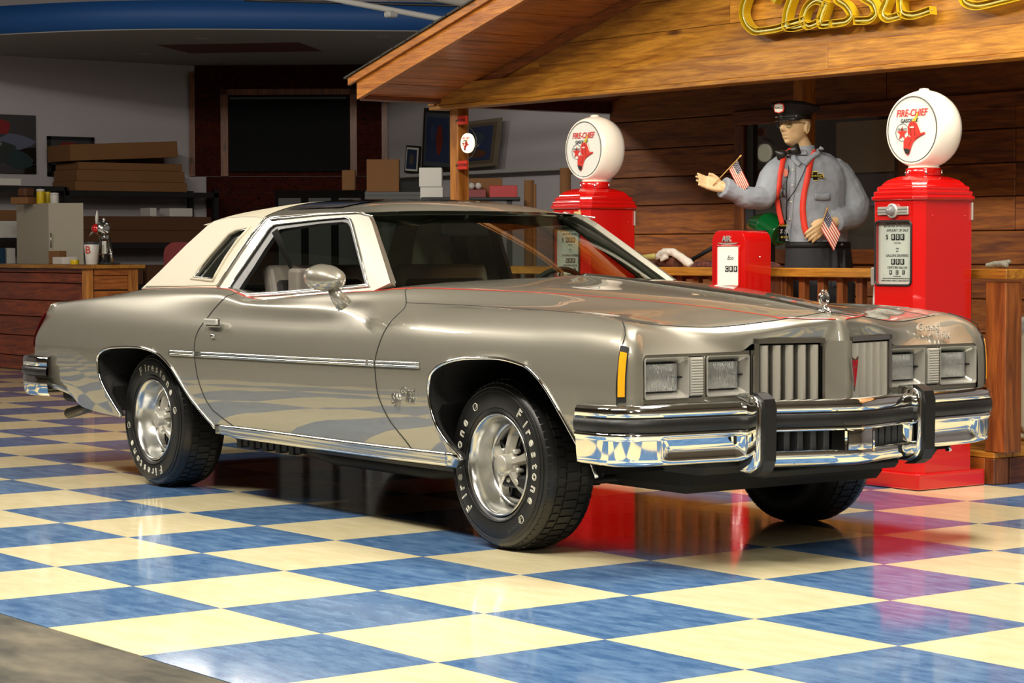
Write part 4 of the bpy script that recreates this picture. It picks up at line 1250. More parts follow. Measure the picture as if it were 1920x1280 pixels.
def lettering(tyre, starts):
    objs = []
    word = 'Firestone'
    adv = {'F': 12, 'i': 8, 'r': 9.5, 'e': 10.5, 's': 10, 't': 9, 'o': 11, 'n': 11}
    for a0 in starts:
        a = a0
        for ch in word:
            me = text_mesh(ch, .054, outline=.0014)
            th = R(a)
            er = Vector((math.cos(th), 0, math.sin(th))); et = Vector((math.sin(th), 0, -math.cos(th)))   # clockwise seen from -y
            u, v = et, er; n = u.cross(v)
            c = er * .257 + Vector((0, -.1262, 0))
            me.transform(Matrix(((u.x, v.x, n.x, c.x), (u.y, v.y, n.y, c.y), (u.z, v.z, n.z, c.z), (0, 0, 0, 1))))
            objs.append(link('tyre_letter', me, M_white, tyre))
            a -= adv[ch]
        th = R(a0 - 103)
        er = Vector((math.cos(th), 0, math.sin(th))); et = Vector((math.sin(th), 0, -math.cos(th)))
        c = er * .257 + Vector((0, -.1262, 0))
        bm = bmesh.new()
        sh = [(-.012, -.013), (-.014, .004), (0, .015), (.014, .004), (.012, -.013), (0, -.017)]
        add_tube(bm, [c + et * p[1] + er * p[0] for p in sh], .0014, 5, closed=True)
        add_tube(bm, [c + et * p[1] + er * p[0] for p in ((-.004, -.008), (-.004, .006), (.006, .006))], .001, 5)
        objs.append(bm_obj('tyre_emblem', bm, M_white, tyre))
wheel_pos = [(1.473, -1, (53, 225)), (-1.473, -1, (116, 292)), (1.473, 1, ()), (-1.473, 1, ())]
for x_, s, st in wheel_pos:
    t, ty = make_wheel(s)
    t.location = (x_, s * .735, RW)
    if s > 0: t.rotation_euler = (0, 0, math.pi)
    if st: lettering(t, st)
    if st and x_ > 0:
        text('model_text', 'DESTINATION', .017, (.0, -.1262, -.262), (1, 0, 0), (0, 0, 1), M_greyplastic, t, extrude=.0006).rotation_euler = (0, R(-28), 0)

# ---------------- cabin
def side_v(p, off=0):
    return (p.x, p.y - off, p.z)
def cab_prism(name, pix, m, t=.028, holes=(), off=0, smooth=False):
    """pieces lying in the slanted plane of the cabin side; both sides"""
    o0 = Vector((0, 0, 0)); u = Vector((1, 0, 0)); v = Vector((0, .57, 1)).normalized()
    base = Vector((0, -1.355, 0))
    def uv(px):
        p = CPlane(*px) if len(px) == 2 else Vector(px)
        return (p.x, (p - base).dot(v))
    nrm = u.cross(v)   # points to -y
    bm = bmesh.new()
    poly_prism(bm, [uv(p) for p in pix], [[uv(p) for p in hh] for hh in holes], (base + nrm * off, u, v), -t)
    return cmir(name, bm, m, smooth)
def curvepx(pts, n):
    return [tuple(q) for q in spl(pts, n)]
open_px = [(690, 533), (676, 478), (661, 420), (657, 411), (648, 407), (600, 411), (530, 419), (515, 421), (506, 428), (482, 463), (462, 492), (443, 519), (431, 538), (442, 545), (462, 552), (520, 549), (600, 542)]
seal_in = [(683, 531), (669, 478), (655, 424), (650, 417), (640, 415), (600, 418), (535, 427), (524, 429), (517, 434), (494, 468), (474, 500), (458, 524), (447, 541), (462, 548), (520, 545), (600, 538)]
qtr_px = [(361, 522), (402, 526), (408, 513), (426, 482), (446, 453), (470, 426), (446, 431), (432, 438), (396, 478)]
paint_out = [(732, 530), (722, 497), (708, 452), (697, 417), (690, 403), (680, 397), (600, 399), (520, 405), (500, 408), (471, 444), (449, 476), (428, 508), (411, 534), (406, 546), (430, 560), (470, 570), (600, 560), (700, 545)]
cab_prism('window_surround', paint_out, M_paint, .03, holes=[open_px])
vin_out = [(500, 407), (471, 443), (449, 475), (428, 507), (409, 537), (330, 539), (268, 540), (300, 510), (350, 460), (392, 422), (402, 415), (430, 408), (465, 406)]
cab_prism('vinyl_quarter', vin_out, M_vinyl, .03, holes=[qtr_px], off=.004)
qc = np.mean(np.array(qtr_px, float), axis=0)
seal_q = [tuple(np.array(p) * .93 + qc * .07) for p in qtr_px]
# seals and chrome reveals
def cab_tube(name, px, rad, m, off=.004, closed=True, n=8):
    bm = bmesh.new()
    pts = [CPlane(*p) for p in px]
    add_tube(bm, [(p.x, p.y - off, p.z) for p in pts], rad, n, closed)
    return cmir(name, bm, m)
cab_prism('window_seal', open_px, M_rubber, .02, holes=[seal_in + [seal_in[-1]][:0]], off=-.004)
cab_tube('window_reveal', open_px, .0045, M_chromet, .003)
cab_tube('quarter_welt', qtr_px, .008, M_vinyl, .006)
cab_tube('quarter_trim', seal_q, .003, M_chromed, .004)
cab_tube('band_trim', [(500, 408), (471, 444), (449, 476), (428, 508), (409, 537)], .004, M_chromed, .008, False)
cab_tube('gutter_trim', [(700, 405), (672, 398), (600, 402), (530, 409), (508, 412)], .004, M_chromet, .006, False)
cab_tube('belt_trim', [(431, 539), (444, 547), (463, 555), (520, 552), (600, 545), (692, 536)], .005, M_chromet, .004, False)
cab_tube('vinyl_welt', [(409, 538), (330, 540), (270, 541)], .006, M_vinyl, .008, False)
cab_tube('vinyl_welt', [(409, 534), (330, 536), (276, 537)], .004, M_vinyl, .006, False)
bm = bmesh.new()
for hpx in (qtr_px,):
    pts = [CPlane(*p) for p in hpx]
    bm.faces.new([bm.verts.new((p.x, p.y + .012, p.z)) for p in pts])
cmir('quarter_glass', bm, M_glassdark, False)
# window sill ledge between belt and cabin
bm = bmesh.new(); prev = None
for i in range(len(G)):
    x_, w_, z_ = G[i, r9]
    if -1.72 < x_ < .72:
        a = bm.verts.new((x_, -w_, z_)); b = bm.verts.new((x_, -(w_ - .035), z_ + .002)); c_ = bm.verts.new((x_, -(w_ - .10), z_ - .006)); d__ = bm.verts.new((x_, -(w_ - .11), z_ - .12))
        if prev:
            for q in range(3): bm.faces.new((prev[q], (a, b, c_, d__)[q], (a, b, c_, d__)[q + 1], prev[q + 1]))
        prev = (a, b, c_, d__)
cmir('door_top', bm, M_paint)
# roof
T_rz = sorted([(p.x, p.z - .003) for p in [CPlane(*q) for q in ((690, 403), (680, 398), (600, 400), (520, 405.5), (500, 407.5), (465, 406.5), (430, 408.5), (402, 415), (392, 422))]])
T_cz = [(-1.36, 1.338), (-1.2, 1.368), (-.78, 1.400), (-.31, 1.393), (-.1, 1.382), (0, 1.362), (.06, 1.338)]
def roofpt(x, f, off=0):
    """f 0 at the rail, 1 at the centre; x station bows forward/back at the ends"""
    rz = cinterp(x, T_rz); cz = cinterp(x, T_cz); rw = 1.355 - .57 * rz + .004
    w = rw * (1 - f)
    bow = .05 * max(0, (x + .4) / .4) if x > -.4 else -.06 * max(0, (-.9 - x) / .46)
    k = 1 - (1 - f) ** 3.2
    return (x + bow * (1 - (1 - f) ** 2), -w, rz + (cz - rz) * k + off)
def roof_patch(name, x0, x1, f0, f1, m, off=0, nx=24, nf=14, mirror=True, pair=False, thick=0):
    bm = bmesh.new()
    for s in ((1, -1) if mirror else (1,)):
        g = [[None] * (nf + 1) for _ in range(nx + 1)]
        for i in range(nx + 1):
            for j in range(nf + 1):
                ff = (j / nf)
                ff = f0 + (f1 - f0) * (ff ** 1.6 if f0 == 0 else ff)
                p = roofpt(x0 + (x1 - x0) * i / nx, ff, off)
                g[i][j] = bm.verts.new((p[0], p[1] * s, p[2]))
        for i in range(nx):
            for j in range(nf): bm.faces.new((g[i][j], g[i + 1][j], g[i + 1][j + 1], g[i][j + 1]))
    bmesh.ops.remove_doubles(bm, verts=bm.verts, dist=1e-5)
    o = bm_obj(name, bm, m, car, True)
    if thick:
        so = o.modifiers.new('s', 'SOLIDIFY'); so.thickness = thick; so.offset = 0
    return o
roof_patch('roof_panel', -.80, .06, 0, 1, M_paint)
roof_patch('vinyl_roof', -1.36, -.79, 0, 1, M_vinyl, .004)
for s_ in (1,):
    o = roof_patch('roof_glass_panel', -.72, -.24, .14, .92, M_blackgloss, .006, pair=True)
# windscreen
def ws(u, v):
    """u -1..1 across, v 0 foot..1 top"""
    wb, wt = .745, .565
    xb = .86 - .345 * u * u; zb_ = 1.012 + .03 * (1 - u * u)
    xt = .045 - .075 * u * u; zt = 1.322 - (-.006) * (1 - u * u)
    x = xb + (xt - xb) * v + .02 * math.sin(math.pi * v); y = u * (wb + (wt - wb) * v); z = zb_ + (zt - zb_) * v + .012 * math.sin(math.pi * v)
    return (x, y, z)
bm = bmesh.new(); g = [[bm.verts.new(ws(-1 + 2 * i / 24, j / 10)) for j in range(11)] for i in range(25)]
for i in range(24):
    for j in range(10): bm.faces.new((g[i][j], g[i + 1][j], g[i + 1][j + 1], g[i][j + 1]))
wsg = cobj('windscreen', bm, M_glasstint)
bm = bmesh.new()
per = [ws(-1, v / 10) for v in range(11)] + [ws(-1 + u / 12, 1) for u in range(1, 25)] + [ws(1, 1 - v / 10) for v in range(1, 11)]
add_tube(bm, [(p[0] + .004, p[1] * 1.004, p[2] + .004) for p in per], .0075, 8)
cobj('windscreen_trim', bm, M_chrome)
# filler between screen edge and pillar panel
bm = bmesh.new(); prev = None
for v in range(11):
    p = Vector(ws(-1, v / 10)); px_ = [(735, 531), (726, 505), (718, 480), (710, 457), (703, 436), (697, 417), (690, 403)]
    q = CPlane(np.interp(v, range(0, 11), np.interp(np.linspace(0, 6, 11), range(7), [a[0] for a in px_])), np.interp(v, range(0, 11), np.interp(np.linspace(0, 6, 11), range(7), [a[1] for a in px_])))
    a = bm.verts.new(p); b = bm.verts.new((q.x, q.y, q.z)); c_ = bm.verts.new((q.x - .03, q.y + .04, q.z))
    if prev: bm.faces.new((prev[0], a, b, prev[1])); bm.faces.new((prev[0], a, c_, prev[2]))
    prev = (a, b, c_)
cmir('pillar_filler', bm, M_paint)
# header strip under the roof front edge
bm = bmesh.new(); prev = None
for k in range(25):
    u = -1 + 2 * k / 24
    f = 1 - abs(u)
    p = roofpt(.06, f); p = (p[0], abs(p[1]) * (1 if u > 0 else -1), p[2]); q = ws(u, 1)
    a, b = bm.verts.new(p), bm.verts.new(q)
    if prev: bm.faces.new((prev[0], a, b, prev[1]))
    prev = (a, b)
cobj('roof_header', bm, M_paint)
# rear window and sail corners
bm = bmesh.new()
def bl(u, v):
    xb, zb_ = -1.78 - .05 * (1 - u * u), .972 + .012 * (1 - u * u)
    xt, zt = -1.39 - .05 * (1 - u * u), 1.30 + .03 * (1 - u * u)
    return (xb + (xt - xb) * v, u * (.66 + (.52 - .66) * v), zb_ + (zt - zb_) * v)
g = [[bm.verts.new(bl(-1 + 2 * i / 12, j / 6)) for j in range(7)] for i in range(13)]
for i in range(12):
    for j in range(6): bm.faces.new((g[i][j], g[i + 1][j], g[i + 1][j + 1], g[i][j + 1]))
cobj('rear_window', bm, M_glasstint)
bm = bmesh.new(); prev = None
edge = [(392, 422), (370, 441), (350, 460), (325, 485), (300, 510), (285, 526), (268, 540)]
for k, e_ in enumerate(edge):
    q = CPlane(*e_); f = k / (len(edge) - 1); p = bl(-1, 1 - f)
    a = bm.verts.new((q.x, q.y, q.z)); b = bm.verts.new(p)
    if prev: bm.faces.new((prev[0], a, b, prev[1]))
    prev = (a, b)
cmir('sail_panel', bm, M_vinyl)
bm = bmesh.new(); prev = None
for k in range(25):
    u = -1 + 2 * k / 24
    f = 1 - abs(u); p = roofpt(-1.36, f, .004); p = (p[0], abs(p[1]) * (1 if u > 0 else -1), p[2]); q = bl(u, 1)
    a, b = bm.verts.new(p), bm.verts.new(q)
    if prev: bm.faces.new((prev[0], a, b, prev[1]))
    prev = (a, b)
cobj('rear_header', bm, M_vinyl)
# cabin interior
it = fbox('cabin_tub', -1.68, .55, -.70, .70, .42, .46, M_interior)
for s in (-1, 1): fbox('door_card', -1.6, .55, s * .69, s * .71, .46, .93, M_interior, 0, it)
fbox('firewall', .52, .56, -.70, .70, .46, .93, M_interior, 0, it)
fbox('rear_bulkhead', -1.70, -1.66, -.70, .70, .46, .95, M_interior, 0, it)
fbox('parcel_shelf', -1.75, -1.45, -.66, .66, .93, .95, M_interior, .005, it)
bm = bmesh.new()
sec = [(.86, .985), (.70, 1.01), (.45, 1.0), (.33, .96), (.30, .85), (.36, .72), (.55, .70)]
V = [(x_, y_, z_ ) for y_ in (-.66, .66) for x_, z_ in sec]
n_ = len(sec)
pydata('dashboard', V, [tuple(range(n_)), tuple(range(2 * n_ - 1, n_ - 1, -1))] + [(k, (k + 1) % n_, (k + 1) % n_ + n_, k + n_) for k in range(n_)], M_interior, car)
st = thing('steering_wheel', (.20, .36, .90)); st.parent = car; st.rotation_euler = (0, R(-68), 0)
tube('rim', [(.185 * math.cos(a), .185 * math.sin(a), 0) for a in np.linspace(0, 2 * math.pi, 40, endpoint=False)], .013, M_black, st, 10, True)
for a in (0, 180, 270): tube('spoke', [(0, 0, -.03), (.18 * math.cos(R(a)), .18 * math.sin(R(a)), 0)], .012, M_greyplastic, st, 6)
lathe('horn_pad', [(.001, -.02), (.05, -.025), (.06, -.05)], M_greyplastic, st, 24, caps=False)
tube('steering_column', [(.22, .36, .89), (.6, .36, .75)], .03, M_interior, car)
def seat(y_, nm):
    t = thing(nm, (-.35, y_, .46)); t.parent = car
    box('cushion', (-.28, -.26, 0), (.26, .26, .16), M_interior, t, .04, 3)
    b = box('backrest', (-.12, -.26, 0), (.04, .26, .52), M_interior, t, .05, 3); b.rotation_euler = (0, R(-18), 0); b.location = (-.22, 0, .08)
    b2 = box('bolster', (-.05, -.27, .35), (.03, .27, .58), M_seat, t, .03, 3); b2.rotation_euler = (0, R(-18), 0); b2.location = (-.22, 0, .08)
    return t
seat(-.36, 'front_seat'); seat(.36, 'front_seat')
rs = thing('rear_seat', (-1.25, 0, .46)); rs.parent = car
box('cushion', (-.2, -.6, 0), (.3, .6, .15), M_interior, rs, .04, 3)
b = box('backrest', (-.08, -.6, 0), (.06, .6, .48), M_interior, rs, .04, 3); b.rotation_euler = (0, R(-22), 0); b.location = (-.14, 0, .08)
# belt, guide, mirror
p1, p2, p3 = CPY(515, 432, -.66), CPY(546, 503, -.60), CPY(549, 512, -.58)
bm = bmesh.new()
w2 = Vector((.028, 0, .01))
vs = [bm.verts.new(p1 - w2), bm.verts.new(p1 + w2), bm.verts.new(p2 + w2 * .5), bm.verts.new(p2 - w2 * .5)]
bm.faces.new(vs); cobj('seat_belt', bm, M_rubber, smooth=False)
for nm, px0, yy in (('belt_guide', (545, 503, 565, 548), -.60), ('seat_shoulder', (571, 503, 588, 548), -.55)):
    a, b = CPY(px0[0], px0[3], yy), CPY(px0[2], px0[1], yy)
    g_ = box(nm, (a.x, yy - .02, a.z - .1), (b.x, yy + .05, b.z), M_seat, car, .018, 3)
rm = thing('rear_view_mirror', (.0, 0, 1.255)); rm.parent = car
obox('mirror_glass', (0, -0, 0), (.03, .26, .06), M_greyplastic, rm, .01, seg=2)
tube('mirror_stalk', [(0, 0, .03), (.03, 0, .07)], .008, M_chromed, rm)
# door mirror
mc = CPY(612, 521, -1.0)
for s in (-1,):
    dm = thing('door_mirror', (mc.x, s * 1.0, mc.z)); dm.parent = car
    bm = bmesh.new(); rings = []
    for f, ry, rz_ in ((-.075, .040, .030), (-.072, .062, .050), (-.03, .072, .058), (.02, .070, .055), (.06, .055, .042), (.088, .03, .022), (.098, .004, .003)):
        rings.append([bm.verts.new((f * 1.15, ry * math.cos(2 * math.pi * k / 24), rz_ * math.sin(2 * math.pi * k / 24) + f * -.06)) for k in range(24)])
    for a, b in zip(rings, rings[1:]):
        for k in range(24): bm.faces.new((a[k], a[(k + 1) % 24], b[(k + 1) % 24], b[k]))
    bm.faces.new(rings[0]); bm.faces.new(rings[-1])
    o = bm_obj('mirror_shell', bm, M_paint, dm, True)
    prism('mirror_face', ellipse(0, 0, .05, .042, 24), ((-.088, 0, 0), (0, 1, 0), (0, 0, 1)), .004, M_chrome, dm)
    bm = bmesh.new()
    ys = -s
    add_tube(bm, [(.035, 0, -.03), (.045, ys * .02, -.07), (.055, ys * .055, -.115)], [(.024, .022), (.030, .028), (.052, .036)], 16)
    bm_obj('mirror_foot', bm, M_paint, dm, True)
# ------------------------------------------------------------------ fuel pumps
def helmet_art(o0, u, v, sc, parent, off=.0):
    """flat printed globe art: (x,y) in globe-face radii"""
    n = Vector(u).cross(Vector(v))
    def fr(k): return (Vector(o0) + n * (.0006 * k), u, v)
    def S(pts): return [(a * sc, b * sc) for a, b in pts]
    t = text('word', 'FIRE-CHIEF', .30 * sc, Vector(o0) + Vector(v) * (.50 * sc) - Vector(u) * (.02 * sc) + n * .001, u, v, M_inkred, parent, extrude=.0004, shear=.25, scale_x=.88, offset=.0008 * sc / .16)
    text('word', 'GASOLINE', .155 * sc, Vector(o0) + Vector(v) * (.27 * sc) - Vector(u) * (.10 * sc) + n * .001, u, v, M_ink, parent, extrude=.0004, offset=.0006)
    # star roundel
    c = Vector(o0) - Vector(u) * (.40 * sc) - Vector(v) * (.08 * sc)
    ringp = [c + Vector(u) * (.27 * sc * math.cos(a)) + Vector(v) * (.27 * sc * math.sin(a)) for a in np.linspace(0, 2 * math.pi, 36, endpoint=False)]
    tube('roundel', ringp, .0012, M_ink, parent, 5, True)
    star = []
    for k in range(10):
        a = R(90 + 36 * k); r_ = (.23 if k % 2 == 0 else .09) * sc; star.append((r_ * math.cos(a), r_ * math.sin(a)))
    prism('star', star, (c + n * .0006 - Vector(v) * .03 * sc, u, v), .0005, M_inkred, parent)
    text('word', 'TEXACO', .095 * sc, c + Vector(v) * (.09 * sc) + n * .002, u, v, M_ink, parent, extrude=.0003, offset=.0004)
    # helmet
    dome = [(-.16, -.12), (-.17, .05), (-.12, .18), (-.02, .25), (.12, .24), (.24, .14), (.32, -.02), (.36, -.14), (.22, -.22), (.0, -.26)]
    brim = [(-.34, -.38), (-.30, -.28), (-.18, -.20), (.0, -.24), (.2, -.22), (.36, -.13), (.50, -.10), (.56, -.12), (.54, -.17), (.38, -.22), (.2, -.30), (.06, -.40), (-.02, -.55), (-.08, -.72), (-.16, -.80), (-.26, -.74), (-.34, -.6)]
    prism('brim', S(brim), fr(1), .0006, M_inkred, parent)
    prism('dome', S(dome), fr(2), .0006, M_inkred, parent)
    prism('brim_shadow', S([(-.33, -.58), (-.24, -.58), (-.06, -.62), (-.12, -.76), (-.2, -.76), (-.28, -.70)]), fr(2.4), .0006, M_ink, parent)
    prism('crest', S([(.0, .25), (.12, .36), (.24, .52), (.26, .48), (.22, .34), (.16, .24)]), fr(3), .0006, M_yellow, parent)
    prism('shield', S([(.24, .30), (.28, .22), (.36, .0), (.40, -.12), (.34, -.06), (.24, .14)]), fr(3.2), .0006, M_flagwhite, parent)
    for pts in ([(-.05, .2), (-.02, -.2)], [(.08, .22), (.14, -.2)], [(.0, -.28), (-.12, -.5)], [(.12, -.3), (.5, -.16)]):
        tube('helmet_line', [Vector(o0) + Vector(u) * a * sc + Vector(v) * b * sc + n * .0028 for a, b in pts], .0008, M_ink, parent, 4)
    prism('gleam', S([(-.10, .06), (-.04, .09), (.10, .09), (.10, .04), (-.04, .04)]), fr(4.4), .0003, M_flagwhite, parent)
PX0, PX1, PYF, PYB = 2.262, 2.598, 3.212, 3.62
def make_pump():
    t = thing('fuel_pump', (2.43, 3.42, 0), 'tall red vintage fuel pump with white globe, nearest the right end of the porch', 'fuel pump')
    O = t.location.copy()
    def L(x, y, z): return (x - O.x, y - O.y, z)
    box('plinth', L(PX0 - .032, PYF - .03, .003), L(PX1 + .028, PYB + .035, .08), M_red, t, .006, 2)
    # octagonal-cornered body with a recessed dial window in front
    c = .042
    wx0, wx1, wz0, wz1 = 2.285, 2.545, .985, 1.295
    def ring_at(x0, x1, y0, y1, cc): return [(x0 + cc, y0), (x1 - cc, y0), (x1, y0 + cc), (x1, y1 - cc), (x1 - cc, y1), (x0 + cc, y1), (x0, y1 - cc), (x0, y0 + cc)]
    bm = bmesh.new()
    rg = ring_at(PX0, PX1, PYF, PYB, c)
    lo = [bm.verts.new(L(x, y, .08)) for x, y in rg]; hi = [bm.verts.new(L(x, y, 1.40)) for x, y in rg]
    for k in range(8):
        if k != 0: bm.faces.new((lo[k], lo[(k + 1) % 8], hi[(k + 1) % 8], hi[k]))
    body = bm_obj('body', bm, M_red, t)
    fw0, fw1 = PX0 + c, PX1 - c
    prism('front_panel', [(fw0, .08), (fw1, .08), (fw1, 1.40), (fw0, 1.40)], (L(0, PYF, 0), (1, 0, 0), (0, 0, 1)), -.02, M_red, t, holes=[[(a, b) for a, b in rrect(max(wx0, fw0 + .004), wz0, min(wx1, fw1 - .004), wz1, .022)]])
    wa, wb_ = max(wx0, fw0 + .004), min(wx1, fw1 - .004)
    tube('window_gasket', [L(a, PYF - .002, b) for a, b in rrect(wa, wz0, wb_, wz1, .022)], .0055, M_rubber, t, 8, True)
    box('dial_box', L(wa - .02, PYF + .10, wz0 - .03), L(wb_ + .02, PYF + .11, wz1 + .03), M_greyplastic, t)
    box('dial_face', L(wa - .0, PYF + .022, wz0 - .01), L(wb_ + .02, PYF + .03, wz1 + .01), M_paper, t)
    gp = box('window_pane', L(wa, PYF + .002, wz0), L(wb_, PYF + .004, wz1), M_glassclear, t)
    D_ = (L(0, PYF + .021, 0))
    def dt(s, size, x, z, m=M_ink, **kw): text('dial_text', s, size, (x - O.x, D_[1], z), (1, 0, 0), (0, 0, 1), m, t, extrude=.0004, **kw)
    xm = (wa + wb_) / 2 + .006
    dt('READ PUMP - MUST BE SET', .0125, xm, 1.283, scale_x=1.05); dt('BEFORE AND AFTER DELIVERY', .0125, xm, 1.270, scale_x=1.05)
    dt('AMOUNT OF SALE', .019, xm, 1.250, scale_x=.9); dt('$', .034, xm - .068, 1.218)
    dt('TOTAL SALE', .008, xm, 1.189); dt('THIS', .010, xm, 1.162); dt('SALE', .008, xm, 1.149)
    dt('GALLONS DELIVERED', .017, xm, 1.128, scale_x=.9)
    dt('CENTS PER GALLON', .0165, xm, 1.070, scale_x=.85); dt('TAX INCLUDED', .007, xm, 1.028)
    dt('GALLON AND SALES REGISTER MUST BE AT ZERO', .0085, xm, 1.017); dt('WHEN DELIVERY IS BEGUN - UNDER PENALTY OF LAW', .0085, xm, 1.006)
    for zc_, hh in ((1.218, .030), (1.099, .028)):
        for k in range(3):
            xc = xm - .026 + k * .030
            prism('digit_wheel', rrect(xc - .0125 - O.x, zc_ - hh / 2, xc + .0125 - O.x, zc_ + hh / 2, .003, 2), ((0, D_[1] - .0002, 0), (1, 0, 0), (0, 0, 1)), .0008, M_ink, t)
            text('digit', '0', .030, (xc - O.x, D_[1] - .002, zc_), (1, 0, 0), (0, 0, 1), M_paper, t, extrude=.0003, offset=.0008, scale_x=.8)
    for k, ch in enumerate('421'):
        xc = xm - .042 + k * .042
        prism('digit_wheel', rrect(xc - .008 - O.x, 1.037, xc + .008 - O.x, 1.058, .002, 2), ((0, D_[1] - .0002, 0), (1, 0, 0), (0, 0, 1)), .0008, M_ink, t)
        text('digit', ch, .020, (xc - O.x, D_[1] - .002, 1.0475), (1, 0, 0), (0, 0, 1), M_paper, t, extrude=.0003, offset=.0005)
    # ribbed cap
    bm = bmesh.new(); prev = None
    for z_, g, cc in ((1.395, .006, .045), (1.40, .014, .05), (1.413, .016, .05), (1.420, .004, .05), (1.424, .008, .05), (1.438, .008, .05), (1.444, -.006, .05), (1.449, -.002, .05), (1.462, -.004, .05), (1.469, -.018, .05), (1.480, -.022, .055), (1.495, -.034, .06), (1.512, -.07, .06), (1.520, -.11, .05)):
        rg = ring_at(PX0 - g, PX1 + g, PYF - g, PYB + g, cc)
        # soften the chamfer into three points
        cur_ = [bm.verts.new(L(x, y, z_)) for x, y in rg]
        if prev:
            for k in range(8): bm.faces.new((prev[k], prev[(k + 1) % 8], cur_[(k + 1) % 8], cur_[k]))
        prev = cur_
    bm.faces.new(prev)
    cp = bm_obj('ribbed_top', bm, M_red, t)
    bv = cp.modifiers.new('b', 'BEVEL'); bv.width = .004; bv.segments = 2; bv.limit_method = 'ANGLE'; bv.angle_limit = R(12)
    lathe('globe_collar', [(.085, 1.515), (.088, 1.52), (.088, 1.552), (.082, 1.556)], M_red, t, 36)
    for k in range(6):
        a = R(60 * k + 20); lathe('collar_screw', [(.004, -.012), (.004, .006), (.001, .008)], M_chrome, t, 8, (.094 * math.cos(a), .094 * math.sin(a), 1.537), 'z', caps=False)
    # globe
    gz = 1.742; RR = .194
    prof = [(.001, -.085), (.160, -.085), (.166, -.092), (.172, -.088), (.183, -.06), (.191, -.03), (.194, 0), (.191, .03), (.183, .06), (.172, .088), (.166, .092), (.160, .085), (.001, .085)]
    prof = [(r_, h_ * .93) for r_, h_ in prof]
    lathe('globe', prof, M_globe, t, 64, (0, 0, gz), 'y', caps=False)
    lathe('globe_foot', [(.08, 1.55), (.075, 1.562), (.06, 1.575)], M_globe, t, 36, caps=False)
    lathe('globe_nub', [(.03, gz + .188), (.022, gz + .200), (.001, gz + .203)], M_globe, t, 24, caps=False)
    fy = -.085 * .93 - .004
    fc = lathe('globe_face', [(.001, fy), (.158, fy + .002)], M_globeface, t, 64, (0, 0, gz), 'y', caps=False)
    tube('face_ring', [(.159 * math.cos(a), fy - .002, gz + .159 * math.sin(a)) for a in np.linspace(0, 2 * math.pi, 64, endpoint=False)], .0018, M_ink, t, 6, True)
    art = thing('globe_print', (0, 0, 0)); art.parent = t
    helmet_art((0, fy - .002, gz), (1, 0, 0), (0, 0, 1), .158, art)
    # call lamp
    zl = 1.345; xl = (PX0 + PX1) / 2 - O.x
    b = box('lamp_plate', (xl - .10, PYF - O.y - .012, zl - .020), (xl + .10, PYF - O.y, zl + .020), M_badge, t, .003)
    for dz in (-.007, .007): box('plate_groove', (xl - .098, PYF - O.y - .0135, zl + dz - .001), (xl + .098, PYF - O.y - .012, zl + dz + .001), M_ink, b)
    lathe('lamp_bezel', [(.034, 0), (.036, -.016), (.030, -.022), (.026, -.02)], M_badge, t, 36, (xl, PYF - O.y - .0, zl), 'y', caps=False)
    lathe('lamp_dome', [(.001, -.05), (.012, -.047), (.020, -.038), (.025, -.02)], M_lens, t, 32, (xl, PYF - O.y, zl), 'y', caps=False)
    lathe('lamp_back', [(.001, -.013), (.024, -.013)], M_inkred, t, 32, (xl, PYF - O.y, zl), 'y', caps=False)
    # nozzle on the left flank
    nz = thing('nozzle', (PX0 - O.x - .035, -.10, 1.0)); nz.parent = t
    box('hook_box', (-.028, -.03, -.02), (.03, .03, .07), M_steel, nz, .006, 2)
    tube('spout', [(-.01, 0, .06), (.012, -.01, .13), (.03, -.03, .17)], [.012, .014, .01], M_steel, nz)
    tube('lever', [(-.012, -.01, -.02), (-.006, -.02, -.12), (.012, -.03, -.24)], [.010, .012, .014], M_steel, nz)
    tube('hose', [(.012, -.03, -.23), (.018, -.03, -.34), (.03, .02, -.55), (.036, .1, -.45)], .016, M_rubber, nz)
    # side latch
    box('latch', L(PX1, PYB - .05, 1.30), L(PX1 + .012, PYB - .04, 1.385), M_badge, t, .002)
    for y_ in (PYF + .09, PYB - .09): lathe('side_screw', [(.005, 0), (.004, .004), (.001, .005)], M_red, t, 8, (PX1 - O.x, y_ - O.y, 1.32), 'x', caps=False)
    return t
pump = make_pump()
p2_ = dup(pump, Vector((2.43 - 2.585, 3.45, 0)), label='red vintage fuel pump seen behind the coupe windscreen, farther from the camera')
pump['group'] = 'red vintage fuel pumps'; p2_['group'] = 'red vintage fuel pumps'
st_ = box('price_sticker', (.185, -.008, 0), (.198, .0, .09), mat('cream_sticker', (214, 180, 120), .6), p2_)
st_.location = (-.075, -.203, 1.30)
bt = box('price_sticker', (-.03, -.003, -.045), (.03, 0, .045), MATS['cream_sticker'], p2_); bt.location = (.10, -.209, 1.335)
# air meter
ac = PY(1367, 500, 3.40)
am = thing('air_meter', (1.055, 3.48, 0), 'short red air pump box with rounded top and white gauge, between the two fuel pumps', 'air pump')
def arch_out(x0, x1, z0, z1, r, n=8):
    P = [(x0, z0), (x1, z0)]
    for k in range(n + 1):
        a = R(90 * k / n); P.append((x1 - r + r * math.cos(a), z1 - r + r * math.sin(a)))
    for k in range(n + 1):
        a = R(90 + 90 * k / n); P.append((x0 + r + r * math.cos(a), z1 - r + r * math.sin(a)))
    return P
bm = bmesh.new(); sh = arch_out(-.13, .13, .925, 1.262, .06)
poly_prism(bm, sh, [], ((0, .10, 0), (1, 0, 0), (0, 0, 1)), .19)
ab = bm_obj('meter_body', bm, M_red, am); bv = ab.modifiers.new('b', 'BEVEL'); bv.width = .018; bv.segments = 4; bv.limit_method = 'ANGLE'
ab.data.shade_smooth()
prism('gauge_face', rrect(-.082, .968, .082, 1.175, .006, 2), ((0, -.0905, 0), (1, 0, 0), (0, 0, 1)), .004, M_paper, am)
